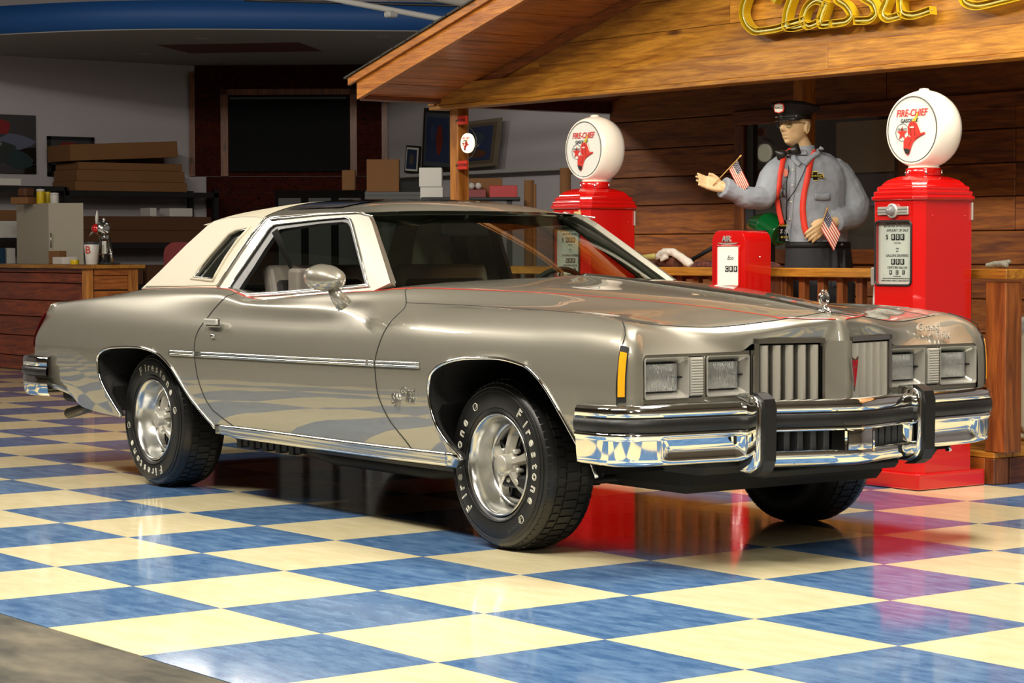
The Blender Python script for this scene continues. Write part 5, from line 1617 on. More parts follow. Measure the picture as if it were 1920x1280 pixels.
tube('gauge_frame', [(a, -.094, b) for a, b in rrect(-.088, .962, .088, 1.181, .01, 3)], .005, M_red, am, 6, True)
text('gauge_text', 'Eco', .032, (.02, -.096, 1.115), (1, 0, 0), (0, 0, 1), M_greyplastic, am, extrude=.0004, shear=.4)
for k, ch in enumerate('C00'):
    xc = -.006 + k * .034
    prism('digit_wheel', rrect(xc - .014, 1.040, xc + .014, 1.072, .002, 2), ((0, -.0948, 0), (1, 0, 0), (0, 0, 1)), .0008, M_ink, am)
    text('digit', ch, .028, (xc, -.097, 1.056), (1, 0, 0), (0, 0, 1), M_paper, am, extrude=.0003, offset=.0006)
text('gauge_text', 'AIR', .045, (-.01, -.0945, 1.216), (1, 0, 0), (0, 0, 1), M_badge, am, extrude=.003, offset=.0008)
prism('air_wings', [(-.085, 1.196), (.085, 1.196), (.06, 1.190), (0, 1.184), (-.06, 1.190)], ((0, -.0905, 0), (1, 0, 0), (0, 0, 1)), .004, M_badge, am)
box('coin_slot', (-.045, -.102, .925), (.045, -.09, .955), M_badge, am, .003)
box('slot_window', (-.035, -.104, .930), (.015, -.102, .950), M_greyplastic, am)
lathe('pedestal', [(.14, .001), (.14, .02), (.06, .05), (.05, .1), (.05, .93)], M_red, am, 32)
lathe('side_screw', [(.005, 0), (.001, .004)], M_chrome, am, 8, (.13, .02, 1.12), 'x', caps=False)

# ------------------------------------------------------------------ hanging station sign on the post
fs = thing('station_sign', (-1.86, YF + .02, 1.85), 'round lit hanging sign on the left porch post with two small red word plates', 'sign')
lathe('sign_disc', [(.001, -.012), (.062, -.012), (.064, 0), (.062, .012), (.001, .012)], mat('lit_sign_face', (250, 240, 205), .4, emit=1.2), fs, 40, (.10, 0, 0), 'y', caps=False)
sd = thing('sign_print', (0, 0, 0)); sd.parent = fs
helmet_art((.10, -.0135, 0), (1, 0, 0), (0, 0, 1), .062, sd)
tube('sign_hoop', [(.10 + .10 * math.cos(a), 0, .10 * math.sin(a)) for a in np.linspace(-1.6, 1.6, 24)], .006, M_shelf, fs, 6)
tube('hanger', [(.10, 0, .10), (.10, 0, .062)], .003, M_shelf, fs, 6)
for z_, s_ in ((.15, 'FILLING'), (-.14, 'STATION')):
    b = box('word_plate', (-.0, -.012, z_ - .028), (.10, .004, z_ + .028), mat('red_plate_' + s_.lower(), (200, 44, 24), .4), fs, .003)
    text('plate_text', s_, .026, (.05, -.0135, z_), (1, 0, 0), (0, 0, 1), M_ink, b, extrude=.0005)
    box('plate_arm', (-.03, -.003, z_ - .005), (.02, .003, z_ + .005), M_shelf, fs)

# ------------------------------------------------------------------ yellow script sign on the gable
sg_ = thing('script_sign', (1.7, YF - .05, 2.4), 'yellow channel letter script sign with glass tubing on the gable above the beam', 'sign')
def SP(px, py): p = PY(px, py, YF - .03); return (p.x, p.z)
def stroke(name, pix, wd, m, depth=.05, y0=YF - .028):
    """channel letter: a band of width wd following the path, extruded in depth"""
    pts = [SP(*p) for p in pix]; pts = spl(pts, len(pts) * 5)
    bm = bmesh.new(); prev = None; n_ = len(pts)
    ring = []
    for i, p in enumerate(pts):
        a = pts[max(i - 1, 0)]; b = pts[min(i + 1, n_ - 1)]
        t = Vector((b[0] - a[0], b[1] - a[1])); t.normalize(); nrm_ = Vector((-t.y, t.x))
        l, r_ = (p[0] + nrm_.x * wd, p[1] + nrm_.y * wd), (p[0] - nrm_.x * wd, p[1] - nrm_.y * wd)
        q = [bm.verts.new((c_[0] - 1.7, y_ - (YF - .05), c_[1] - 2.4)) for c_ in (l, r_) for y_ in (y0, y0 - depth)]
        ring.append(q)
    for a, b in zip(ring, ring[1:]):
        # back face, side walls (open trough towards the viewer)
        bm.faces.new((a[0], b[0], b[2], a[2])); bm.faces.new((a[0], a[1], b[1], b[0])); bm.faces.new((a[2], b[2], b[3], a[3]))
    for a in (ring[0], ring[-1]): bm.faces.new((a[0], a[1], a[3], a[2]))
    o = bm_obj(name, bm, m, sg_)
    so = o.modifiers.new('s', 'SOLIDIFY'); so.thickness = .004
    tb2 = tube('glass_tubing', [(p[0] - 1.7, y0 - depth * .75 - (YF - .05), p[1] - 2.4) for p in pts], .0055, M_neontube, o, 6)
    return o
W_s = .021
stroke('letter', [(1462, -40), (1430, -30), (1410, -5), (1402, 25), (1410, 48), (1430, 60), (1460, 56), (1492, 46), (1520, 38)], W_s, M_neon)
stroke('letter', [(1462, -38), (1468, -14), (1460, 4)], W_s, M_neon)
stroke('letter', [(1512, -60), (1500, -20), (1484, 30), (1482, 50), (1500, 53), (1520, 48)], W_s, M_neon)
stroke('letter', [(1556, 6), (1540, 2), (1522, 16), (1515, 38), (1526, 50), (1545, 42), (1556, 18), (1560, 4), (1548, 38), (1550, 48), (1570, 46)], W_s, M_neon)
stroke('letter', [(1590, -30), (1578, -4), (1596, 12), (1606, 30), (1592, 43), (1566, 46)], W_s, M_neon)
stroke('letter', [(1640, -36), (1626, -8), (1646, 8), (1652, 26), (1638, 39), (1612, 40)], W_s, M_neon)
stroke('letter', [(1680, -24), (1672, 4), (1664, 26), (1676, 36), (1700, 30)], W_s, M_neon)
stroke('letter', [(1730, -8), (1712, -12), (1698, 4), (1700, 24), (1722, 30), (1756, 20)], W_s, M_neon)
stroke('letter', [(1860, -60), (1830, -50), (1812, -22), (1818, 4), (1846, 12), (1890, 2), (1930, -8)], W_s, M_neon)

# ------------------------------------------------------------------ attendant figure
A_ = Vector((rgt.x, rgt.y, 0)).normalized(); B_ = Vector((-fwd.x, -fwd.y, 0)).normalized(); Z_ = Vector((0, 0, 1))
FO = CAM + ray(1518, 466) * 12.62; FO.z = .16
fig = thing('attendant_figure', FO, 'life-size elderly attendant figure in grey-blue shirt, red suspenders and black cap behind the railing', 'mannequin')
fig.scale = (1.03, 1.03, 1.03)
def Fp(u, v, z): return A_ * u + B_ * v + Z_ * (z - .16)     # figure coordinates -> local
# torso loft: list of centre(u,v,z), half width, half depth, yaw
def add_loft(bm, secs, n=28, cap=True):
    rings = []
    for (u, v, z_), hw, hd, yaw in secs:
        ring = []
        for k in range(n):
            a = 2 * math.pi * k / n
            ca, sa = math.cos(a), math.sin(a)
            e = .8
            x_ = hw * math.copysign(abs(ca) ** e, ca); y_ = hd * math.copysign(abs(sa) ** e, sa)
            cy_, sy_ = math.cos(yaw), math.sin(yaw)
            ring.append(bm.verts.new(Fp(u + x_ * cy_ - y_ * sy_, v + x_ * sy_ + y_ * cy_, z_)))
        rings.append(ring)
    for a, b in zip(rings, rings[1:]):
        for k in range(n): bm.faces.new((a[k], a[(k + 1) % n], b[(k + 1) % n], b[k]))
    if cap: bm.faces.new(rings[0][::-1]); bm.faces.new(rings[-1])
TY = -.35    # chest turned towards picture left
tors = [((.045, 0, 1.12), .170, .115, TY), ((.04, 0, 1.20), .168, .118, TY), ((.03, 0, 1.30), .172, .122, TY), ((.02, 0, 1.40), .182, .128, TY), ((.012, 0, 1.50), .196, .130, TY),
        ((.004, -.005, 1.57), .188, .118, TY), ((-.002, -.01, 1.615), .165, .098, TY), ((-.005, -.01, 1.645), .120, .078, TY), ((-.02, -.005, 1.665), .070, .066, TY)]
armR = [((-.135, .03, 1.59), .056), ((-.19, .07, 1.54), .064), ((-.235, .11, 1.475), .060), ((-.285, .16, 1.405), .056), ((-.36, .22, 1.405), .052), ((-.44, .26, 1.44), .047), ((-.50, .285, 1.462), .048)]
armL = [((.120, -.03, 1.585), .052), ((.172, -.05, 1.53), .062), ((.220, -.05, 1.45), .066), ((.255, -.02, 1.375), .062), ((.245, .02, 1.32), .058), ((.185, .08, 1.29), .052), ((.125, .12, 1.278), .047)]
def arm(bm, A, f=1.0, n=14):
    pts = [Fp(*p) for p, r_ in A]; rr = [r_ * f for p, r_ in A]
    P3 = []; Rr = []
    d = np.r_[0, np.cumsum([(pts[i + 1] - pts[i]).length for i in range(len(pts) - 1)])]
    for s_ in np.linspace(0, d[-1], 26):
        P3.append(Vector([cinterp(s_, list(zip(d, [p[c] for p in pts]))) for c in range(3)])); Rr.append(cinterp(s_, list(zip(d, rr))))
    add_tube(bm, P3, Rr, n)
# body: head, neck, hidden trunk and arms, hands
def head_mesh(bm):
    """head facing local +f direction"""
    yaw = R(-48)        # 0 = towards camera, negative = picture left
    fdir = Vector((math.sin(yaw), math.cos(yaw))); sdir = Vector((math.cos(yaw), -math.sin(yaw)))   # forward, its left-hand (picture right) side
    hc = (-.080, .01, 1.800)
    def H(f, s, z_): return Fp(hc[0] + fdir.x * f + sdir.x * s, hc[1] + fdir.y * f + sdir.y * s, hc[2] + z_)
    n, m_ = 56, 44; rings = []
    for j in range(m_ + 1):
        th = math.pi * j / m_; ring = []
        for k in range(n):
            ph = 2 * math.pi * k / n
            f = math.sin(th) * math.cos(ph); s = math.sin(th) * math.sin(ph); z_ = math.cos(th)
            F_, S_, Zz = f * .096, s * .074, z_ * .118
            if z_ < 0:   # jaw taper
                tz = -z_; S_ *= 1 - .30 * tz ** 1.4; F_ = F_ * (1 - .10 * tz) + .012 * tz
                if f < 0: F_ *= 1 - .35 * tz
            if f > 0.3:
                g = lambda a, b, w: math.exp(-((a - b) / w) ** 2)
                zz_, ss = Zz, S_
                F_ += .030 * g(zz_, -.020, .012) * g(ss, 0, .013)           # nose tip
                F_ += .018 * g(zz_, .002, .018) * g(ss, 0, .010)            # bridge
                F_ += .008 * g(zz_, .028, .010) * g(abs(ss), .022, .022)    # brow
                F_ -= .014 * g(zz_, .008, .010) * g(abs(ss), .030, .013)    # sockets
                F_ += .007 * g(zz_, -.012, .014) * g(abs(ss), .040, .014)   # cheek bones
                F_ -= .008 * g(zz_, -.045, .02) * g(abs(ss), .045, .012)    # hollow cheeks
                F_ += .007 * g(zz_, -.050, .006) * g(ss, 0, .020) + .007 * g(zz_, -.064, .006) * g(ss, 0, .018)   # lips
                F_ -= .006 * g(zz_, -.057, .003) * g(ss, 0, .024)
                F_ += .014 * g(zz_, -.092, .014) * g(ss, 0, .022)           # chin
                F_ -= .004 * g(zz_, -.076, .006) * g(ss, 0, .02)
            ring.append(bm.verts.new(H(F_, S_, Zz)))
        rings.append(ring)
    for a, b in zip(rings, rings[1:]):
        for k in range(n): bm.faces.new((a[k], a[(k + 1) % n], b[(k + 1) % n], b[k]))
    # ears
    for sd_ in (-1, 1):
        pts = [H(-.008 + .012 * math.cos(a) - .004 * math.sin(a), sd_ * (.074 + .006), -.012 + .030 * math.sin(a)) for a in np.linspace(0, 2 * math.pi, 14, endpoint=False)]
        add_tube(bm, pts, .0065, 6, closed=True)
        add_tube(bm, [H(-.006, sd_ * .070, -.03), H(-.008, sd_ * .077, -.012), H(-.008, sd_ * .074, .006)], .009, 8)
    # neck
    add_tube(bm, [Fp(-.035, -.01, 1.60), Fp(-.035, -.012, 1.68), H(-.02, 0, -.07), H(-.02, 0, 0)], [.058, .052, .054, .05], 18)
    return H, fdir, sdir
def hand(bm, base, fwd_, up_, palm_n, curl, spread=.02, thumb_side=1, sc=1.0):
    """base wrist; fwd_ along fingers; up_ across the palm (towards index); palm_n out of the palm"""
    f = fwd_.normalized(); u = (up_ - f * up_.dot(f)).normalized(); n = palm_n
    def Q(a, b, c_): return base + f * a * sc + u * b * sc + n * c_ * sc
    for b in (-.028, -.010, .010, .028):
        add_tube(bm, [Q(-.02, b * .6, 0), Q(.03, b, 0), Q(.085, b * 1.05, 0)], [.016, .0145, .0125], 10)
    lens = [(.030, .072), (.0105, .080), (-.0105, .074), (-.030, .058)]
    for i, (b, ln) in enumerate(lens):
        pts = []; a, c_ = .080, 0; ang = R(8) + curl * .2
        pts.append(Q(a - .01, b, 0)); pts.append(Q(a, b, 0))
        for seg in (.45, .30, .25):
            a += ln * seg * math.cos(ang); c_ += ln * seg * math.sin(ang); b += spread * (i - 1.5) * -.12 * seg
            pts.append(Q(a, b, c_)); ang += curl
        add_tube(bm, pts, [.0095, .0095, .0088, .0078, .0062], 10)
    t0 = thumb_side
    add_tube(bm, [Q(.005, .018 * t0, .004), Q(.030, .042 * t0, .010), Q(.058, .052 * t0, .018), Q(.082, .050 * t0, .022)], [.014, .0125, .010, .0075], 10)
bm = bmesh.new()
add_loft(bm, [(c_, a * .86, b * .86, y) for c_, a, b, y in tors] )
arm(bm, armR, .6); arm(bm, armL, .6)
add_loft(bm, [((.05, 0, .95), .15, .10, TY), ((.045, 0, 1.05), .155, .10, TY), ((.045, 0, 1.15), .15, .10, TY)])
for sx in (-.04, .14): add_tube(bm, [Fp(sx, 0, .22), Fp(sx, 0, .60), Fp(sx, 0, 1.0)], [.045, .06, .08], 16)
H, fd, sd2 = head_mesh(bm)
# right hand, raised, palm to the viewer, fingers to picture left
wr = Fp(-.500, .285, 1.462); dirf = (Fp(-.64, .31, 1.50) - wr)
add_tube(bm, [Fp(-.44, .26, 1.44), wr, wr + dirf.normalized() * .02], [.030, .026, .022], 14)
hand(bm, wr + dirf.normalized() * .012, dirf, -B_ * .45 + Z_ * .9, (B_ * .8 + Z_ * .35).normalized(), R(7), thumb_side=1, sc=.92)
# left hand resting on the belt front
wl = Fp(.085, .135, 1.275); dl = Fp(-.04, .18, 1.205) - wl
add_tube(bm, [Fp(.125, .12, 1.278), wl, wl + dl.normalized() * .02], [.030, .026, .022], 14)
hand(bm, wl + dl.normalized() * .01, dl + Z_ * -.02, A_ * -.3 + Z_ * .8 + B_ * .2, -(B_ * .8 + Z_ * .2).normalized(), R(26), thumb_side=1)
body = remeshed('body', bm, M_skin, fig, .0042, 3)
# shirt
bm = bmesh.new()
add_loft(bm, tors); arm(bm, armR, 1.18); arm(bm, armL, 1.2)
# cuffs
cu = Fp(-.50, .285, 1.462); cd_ = (Fp(-.50, .285, 1.462) - Fp(-.44, .26, 1.44)).normalized()
add_tube(bm, [cu - cd_ * .05, cu - cd_ * .01], [.050, .053], 18)
# folds: small bulges along the sleeves
rnd = random.Random(3)
for A in (armR, armL):
    for (c_, r_) in A[2:-1]:
        for _ in range(3):
            c0 = Fp(*c_) + Vector((rnd.uniform(-.03, .03), rnd.uniform(-.03, .03), rnd.uniform(-.03, .03)))
            ax = Vector((rnd.uniform(-1, 1), rnd.uniform(-1, 1), rnd.uniform(-1, 1))).normalized() * r_ * .7
            add_tube(bm, [c0 - ax, c0, c0 + ax], [.01, r_ * .62, .01], 10)
for k in range(9):   # blousing above the belt
    a = 2 * math.pi * k / 9
    c0 = Fp(.045 + .14 * math.cos(a), .09 * math.sin(a), 1.155)
    add_tube(bm, [c0 + Vector((0, 0, -.03)), c0, c0 + Vector((0, 0, .05))], [.01, .032, .01], 8)
def shirt_mod(o):
    tx = bpy.data.textures.new('folds', 'CLOUDS'); tx.noise_scale = .09; tx.noise_depth = 2
    d = o.modifiers.new('d', 'DISPLACE'); d.texture = tx; d.strength = .016; d.mid_level = .5
shirt = remeshed('shirt', bm, M_shirt, fig, .0065, 3, shirt_mod)
# collar
from mathutils.bvhtree import BVHTree
def bvh_of(o):
    return BVHTree.FromPolygons([v.co.copy() for v in o.data.vertices], [tuple(p.vertices) for p in o.data.polygons])
sbvh = bvh_of(shirt)
CF = Vector((math.sin(TY), math.cos(TY)))     # chest facing in (u,v)
def on_shirt(u, z_, off=.004):
    """point on the front of the shirt at picture offset u and height z"""
    o = Fp(u, .6, z_); hit = sbvh.ray_cast(o, -B_)
    if hit[0] is None: return Fp(u, .1, z_), B_
    return hit[0] + hit[1] * off, hit[1]
def ribbon(name, uz, hw, m, off=.004, thick=.003, parent=fig, steps=5, closed_end=False):
    pts = spl(uz, len(uz) * steps); bm = bmesh.new(); prev = None
    for i, (u, z_) in enumerate(pts):
        a = pts[max(0, i - 1)]; b = pts[min(len(pts) - 1, i + 1)]
        t = Vector((b[0] - a[0], b[1] - a[1])).normalized(); nn_ = Vector((-t.y, t.x)) * hw
        P1, n1 = on_shirt(u + nn_.x, z_ + nn_.y, off); P2, n2 = on_shirt(u - nn_.x, z_ - nn_.y, off); Pm, nm_ = on_shirt(u, z_, off + .001)
        cur_ = [bm.verts.new(P1), bm.verts.new(Pm), bm.verts.new(P2)]
        if prev: bm.faces.new((prev[0], prev[1], cur_[1], cur_[0])); bm.faces.new((prev[1], prev[2], cur_[2], cur_[1]))
        prev = cur_
    o = bm_obj(name, bm, m, parent, True)
    so = o.modifiers.new('s', 'SOLIDIFY'); so.thickness = thick; so.offset = 0
    return o
def uz(px, py): return ((px - 1518) / 341.0, 1.158 + (466 - py) / 341.0)
ribbon('suspender', [uz(*p) for p in ((1484, 291), (1472, 297), (1462, 318), (1455, 345), (1453, 375), (1456, 400), (1463, 430))], .013, M_susp, .006)
ribbon('suspender', [uz(*p) for p in ((1526, 294), (1514, 315), (1507, 345), (1501, 375), (1499, 400), (1502, 430), (1508, 450))], .015, M_susp, .006)
ribbon('placket', [uz(*p) for p in ((1483, 308), (1481, 350), (1478, 400), (1474, 460))], .014, M_shirt, .003, .002)
for py in (330, 358, 388, 420):
    P_, n_ = on_shirt(*uz(1481 - (py - 330) * .03, py), .006)
    b = lathe('button', [(.001, .002), (.005, .001), (.005, -.001)], M_white, fig, 12, caps=False); b.location = P_; b.rotation_euler = n_.to_track_quat('Z', 'Y').to_euler()
for c_, sgn in ((uz(1535, 378), 1), (uz(1462, 370), -1)):
    w_ = .042 if sgn > 0 else .02
    ribbon('pocket_flap', [(c_[0] - w_, c_[1] + .0), (c_[0], c_[1] - .004), (c_[0] + w_, c_[1])], .018, M_shirt, .006, .004)
# collar: two folded wings round the neck
for side, pxs in ((-1, [(1508, 300), (1490, 300), (1484, 304), (1486, 314), (1494, 322)]), (1, [(1536, 288), (1530, 298), (1516, 308), (1506, 318), (1502, 322)])):
    ribbon('collar', [uz(*p) for p in pxs], .012, M_shirt, .012, .005)
bm = bmesh.new(); add_tube(bm, [Fp(-.035, -.012, 1.645), Fp(-.036, -.014, 1.668), Fp(-.038, -.014, 1.69)], [.074, .068, .066], 24, cap=False)
bm_obj('collar_stand', bm, M_shirt, fig, True)
# bow tie
bc, bn = on_shirt(*uz(1486, 304), .028)
bow = thing('bow_tie', bc - A_ * .03); bow.parent = fig; bow.scale = (1.35, 1.35, 1.35)
M_bow = mat('black_satin', (30, 28, 24), .35)
sx_ = (A_ * .9 + Z_ * .30).normalized(); sy_ = (Z_ - sx_ * Z_.dot(sx_)).normalized()
for sgn in (-1, 1):
    bm = bmesh.new(); rings = []
    for a, h_, d_2 in ((.004, .007, .006), (.018, .016, .012), (.034, .021, .012), (.046, .024, .006), (.049, .018, .002)):
        rings.append([bm.verts.new(sx_ * a * sgn + sy_ * h_ * math.cos(q) + B_ * d_2 * math.sin(q)) for q in np.linspace(0, 2 * math.pi, 12, endpoint=False)])
    for a, b in zip(rings, rings[1:]):
        for k in range(12): bm.faces.new((a[k], a[(k + 1) % 12], b[(k + 1) % 12], b[k]))
    bm.faces.new(rings[0]); bm.faces.new(rings[-1]); bm_obj('bow_wing', bm, M_bow, bow, True)
k_ = obox('bow_knot', B_ * .006, (.014, .014, .02), M_bow, bow, .004, seg=2)
# lanyard + pass
tube('lanyard', [on_shirt(*uz(*p), .010)[0] for p in ((1476, 306), (1473, 330), (1471, 352), (1472, 372), (1474, 385))], .0022, M_black, fig, 6)
tube('lanyard', [on_shirt(*uz(*p), .010)[0] for p in ((1520, 300), (1508, 318), (1498, 340), (1486, 365), (1475, 385))], .0022, M_black, fig, 6)
tube('lanyard', [on_shirt(*uz(*p), .012)[0] for p in ((1474, 385), (1474, 400), (1475, 420))], .0035, M_black, fig, 6)
cpos, cn = on_shirt(*uz(1475, 440), .02)
ps = thing('pass_card', cpos); ps.parent = fig
U_ = A_; V_ = Z_
def card(name, x0, y0, x1, y1, m, lift): return prism(name, [(x0, y0), (x1, y0), (x1, y1), (x0, y1)], (B_ * lift, U_, V_), -.003, m, ps)
card('card_back', -.032, -.058, .032, .058, M_blackgloss, 0)
text('card_text', 'Autorama', .017, B_ * .005 + V_ * .030, U_, V_, M_yellow, ps, extrude=.0004, shear=.2, offset=.0004)
text('card_text', 'S 50', .030, B_ * .005 - V_ * .004, U_, V_, M_badge, ps, extrude=.0004, shear=.2, offset=.0004)
text('card_text', 'C C C', .015, B_ * .005 - V_ * .034, U_, V_, M_yellow, ps, extrude=.0004, offset=.0004)
# shirt badges
bp, bn_ = on_shirt(*uz(1521, 342), .008)
bd = thing('shirt_badge', bp); bd.parent = fig
bow_ = [(-.040, -.009), (-.012, -.009), (-.014, -.021), (.012, -.021), (.014, -.009), (.044, -.006), (.036, .012), (.010, .010), (.012, .022), (-.014, .022), (-.012, .010), (-.040, .010)]
prism('badge_rim', [(a * 1.12, b * 1.2) for a, b in bow_], ((0, 0, 0), U_, V_), -.002, M_yellow, bd)
prism('badge_face', bow_, (B_ * .001, U_, V_), -.003, M_blackgloss, bd)
text('badge_text', 'CHEVROLET', .0135, B_ * .005, U_, V_, M_yellow, bd, extrude=.0003)
bp2, _ = on_shirt(*uz(1466, 335), .006)
b2_ = prism('shirt_patch', ellipse(0, 0, .014, .022, 20), ((0, 0, 0), U_, V_), -.002, mat('red_white_patch', (214, 120, 96), .6), fig); b2_.location = bp2
# trousers
bm = bmesh.new()
add_loft(bm, [((.05, 0, .80), .185, .125, TY), ((.05, 0, .95), .190, .13, TY), ((.05, 0, 1.05), .188, .13, TY), ((.048, 0, 1.12), .182, .125, TY), ((.046, 0, 1.155), .176, .12, TY)])
for sx in (-.04, .14): add_tube(bm, [Fp(sx, 0, .17), Fp(sx, 0, .20), Fp(sx, 0, .60), Fp(sx, 0, .95)], [.07, .085, .095, .11], 18)
for k in range(7):
    c0 = Fp(-.08 + k * .042, .115, 1.05); add_tube(bm, [c0 + Z_ * -.12, c0, c0 + Z_ * .08], [.016, .014, .006], 8)
trous = remeshed('trousers', bm, M_trous, fig, .008, 3)
bm = bmesh.new(); add_loft(bm, [((.046, 0, 1.140), .182, .126, TY), ((.046, 0, 1.172), .180, .124, TY)], cap=False)
bl_ = bm_obj('belt', bm, M_black, fig, True); so = bl_.modifiers.new('s', 'SOLIDIFY'); so.thickness = .006
for sx in (-.04, .14): box('shoe', tuple(Fp(sx, .03, .162) - Vector((.05, .05, 0))), tuple(Fp(sx, .03, .22) + Vector((.05, .05, 0))), M_black, fig, .02, 3)
# spectacles
def lens_ring(s):
    return [H(.098 + .006 * math.cos(a) * 0 - abs(s) * .15 - (.024 * math.cos(a) if s > 0 else -.024 * math.cos(a)) * .18, s + .022 * math.cos(a), .004 + .019 * math.sin(a)) for a in np.linspace(0, 2 * math.pi, 24, endpoint=False)]
sp_ = thing('spectacles', (0, 0, 0)); sp_.parent = fig
for s in (-.031, .031):
    tube('spectacle_rim', lens_ring(s), .0014, M_greyplastic, sp_, 6, True)
    bm = bmesh.new(); bm.faces.new([bm.verts.new(p) for p in lens_ring(s)]); bm_obj('spectacle_lens', bm, thin_glass('spectacle_glass', (.82, .82, .76)), sp_)
    tube('temple_arm', [H(.086, s * 1.75, .012), H(.04, s * 2.45, .014), H(-.01, s * 2.6, .008)], .0013, M_greyplastic, sp_, 6)
tube('nose_bridge', [H(.097, -.010, .008), H(.101, 0, .012), H(.097, .010, .008)], .0014, M_greyplastic, sp_, 6)
for s in (-.029, .029):
    e_ = lathe('eye', [(.001, .004), (.003, .003), (.004, 0)], M_black, fig, 12, caps=False); e_.location = H(.082, s, .006); e_.rotation_euler = (fd.x * A_ + fd.y * B_).to_track_quat('Z', 'Y').to_euler()
    bpy.context.view_layer.update()
    tube('eyebrow', [H(.088, s - .014, .028), H(.092, s, .032), H(.086, s + .014, .028)], .003, M_greyplastic, fig, 6)
# cap
cap = thing('peaked_cap', (0, 0, 0)); cap.parent = fig
def capring(z_, rf_, rs, f0=0, tilt=0, n=40):
    return [H(f0 + rf_ * math.cos(a), rs * math.sin(a), z_ + tilt * math.cos(a)) for a in np.linspace(0, 2 * math.pi, n, endpoint=False)]
def cap_loft(name, rings, m):
    bm = bmesh.new(); rr = [[bm.verts.new(p) for p in r_] for r_ in rings]
    for a, b in zip(rr, rr[1:]):
        for k in range(len(a)): bm.faces.new((a[k], a[(k + 1) % len(a)], b[(k + 1) % len(a)], b[k]))
    return bm, rr, name, m
bm, rr, nm, m_ = cap_loft('c', [capring(.034, .098, .080), capring(.062, .101, .083)], None)
bm_obj('cap_band', bm, M_capleather, cap, True)
def oct_ring(z_, rf_, rs, f0, tilt):
    out = []
    for k in range(40):
        a = 2 * math.pi * k / 40; q = 1 / max(abs(math.cos((a + math.pi / 8) % (math.pi / 4) - math.pi / 8)), .9) ** .8
        out.append(H(f0 + rf_ * q * math.cos(a), rs * q * math.sin(a), z_ + tilt * math.cos(a)))
    return out
bm, rr, nm, m_ = cap_loft('c', [capring(.058, .100, .082), oct_ring(.085, .122, .108, .0, .008), oct_ring(.100, .140, .128, .0, .014), oct_ring(.112, .136, .124, 0, .014), oct_ring(.124, .09, .08, 0, .010), oct_ring(.130, .02, .02, 0, .004)], None)
bm.faces.new(rr[-1]); bm_obj('cap_crown', bm, M_cap, cap, False)
bm = bmesh.new(); prev = None
for k in range(17):
    a = R(-72 + 144 * k / 16)
    A0, A1 = H(.098 * math.cos(a), .080 * math.sin(a), .036), H(.098 * math.cos(a) + .050 * math.cos(a) ** .5 if math.cos(a) > 0 else 0, .080 * math.sin(a) * 1.05, .036 - .016 * max(0, math.cos(a)) ** .5)
    cur_ = [bm.verts.new(A0), bm.verts.new(A1)]
    if prev: bm.faces.new((prev[0], prev[1], cur_[1], cur_[0]))
    prev = cur_
o = bm_obj('cap_peak', bm, M_capleather, cap, True); so = o.modifiers.new('s', 'SOLIDIFY'); so.thickness = .003
tube('cap_strap', [H(.103 * math.cos(a), .085 * math.sin(a), .046) for a in np.linspace(-1.5, 1.5, 20)], .004, M_capleather, cap, 6)
cb = H(.132, .004, .092); fv = (A_ * fd.x + B_ * fd.y); sv = (A_ * sd2.x + B_ * sd2.y)
pt = thing('cap_badge', cb + fv * .004); pt.parent = fig
hexo = [(-.032, 0), (-.026, -.018), (0, -.024), (.026, -.018), (.032, 0), (.026, .018), (0, .022), (-.026, .018)]
sv2 = sv
prism('badge_rim', [(a * 1.15, b * 1.2) for a, b in hexo], ((0, 0, 0), sv2, Z_), .004, M_susp, pt)
prism('badge_face', hexo, (fv * .003, sv2, Z_), .003, M_white, pt)
for ch_ in (0,): text('badge_text', 'TEXACO', .0165, fv * .0075, sv2, Z_, M_ink, pt, extrude=.0004, offset=.0004)
for s in (-.07, .07):
    l = lathe('cap_button', [(.005, 0), (.004, .004), (.001, .005)], M_badge, cap, 10, caps=False); l.location = H(.075, s * 1.02, .046)

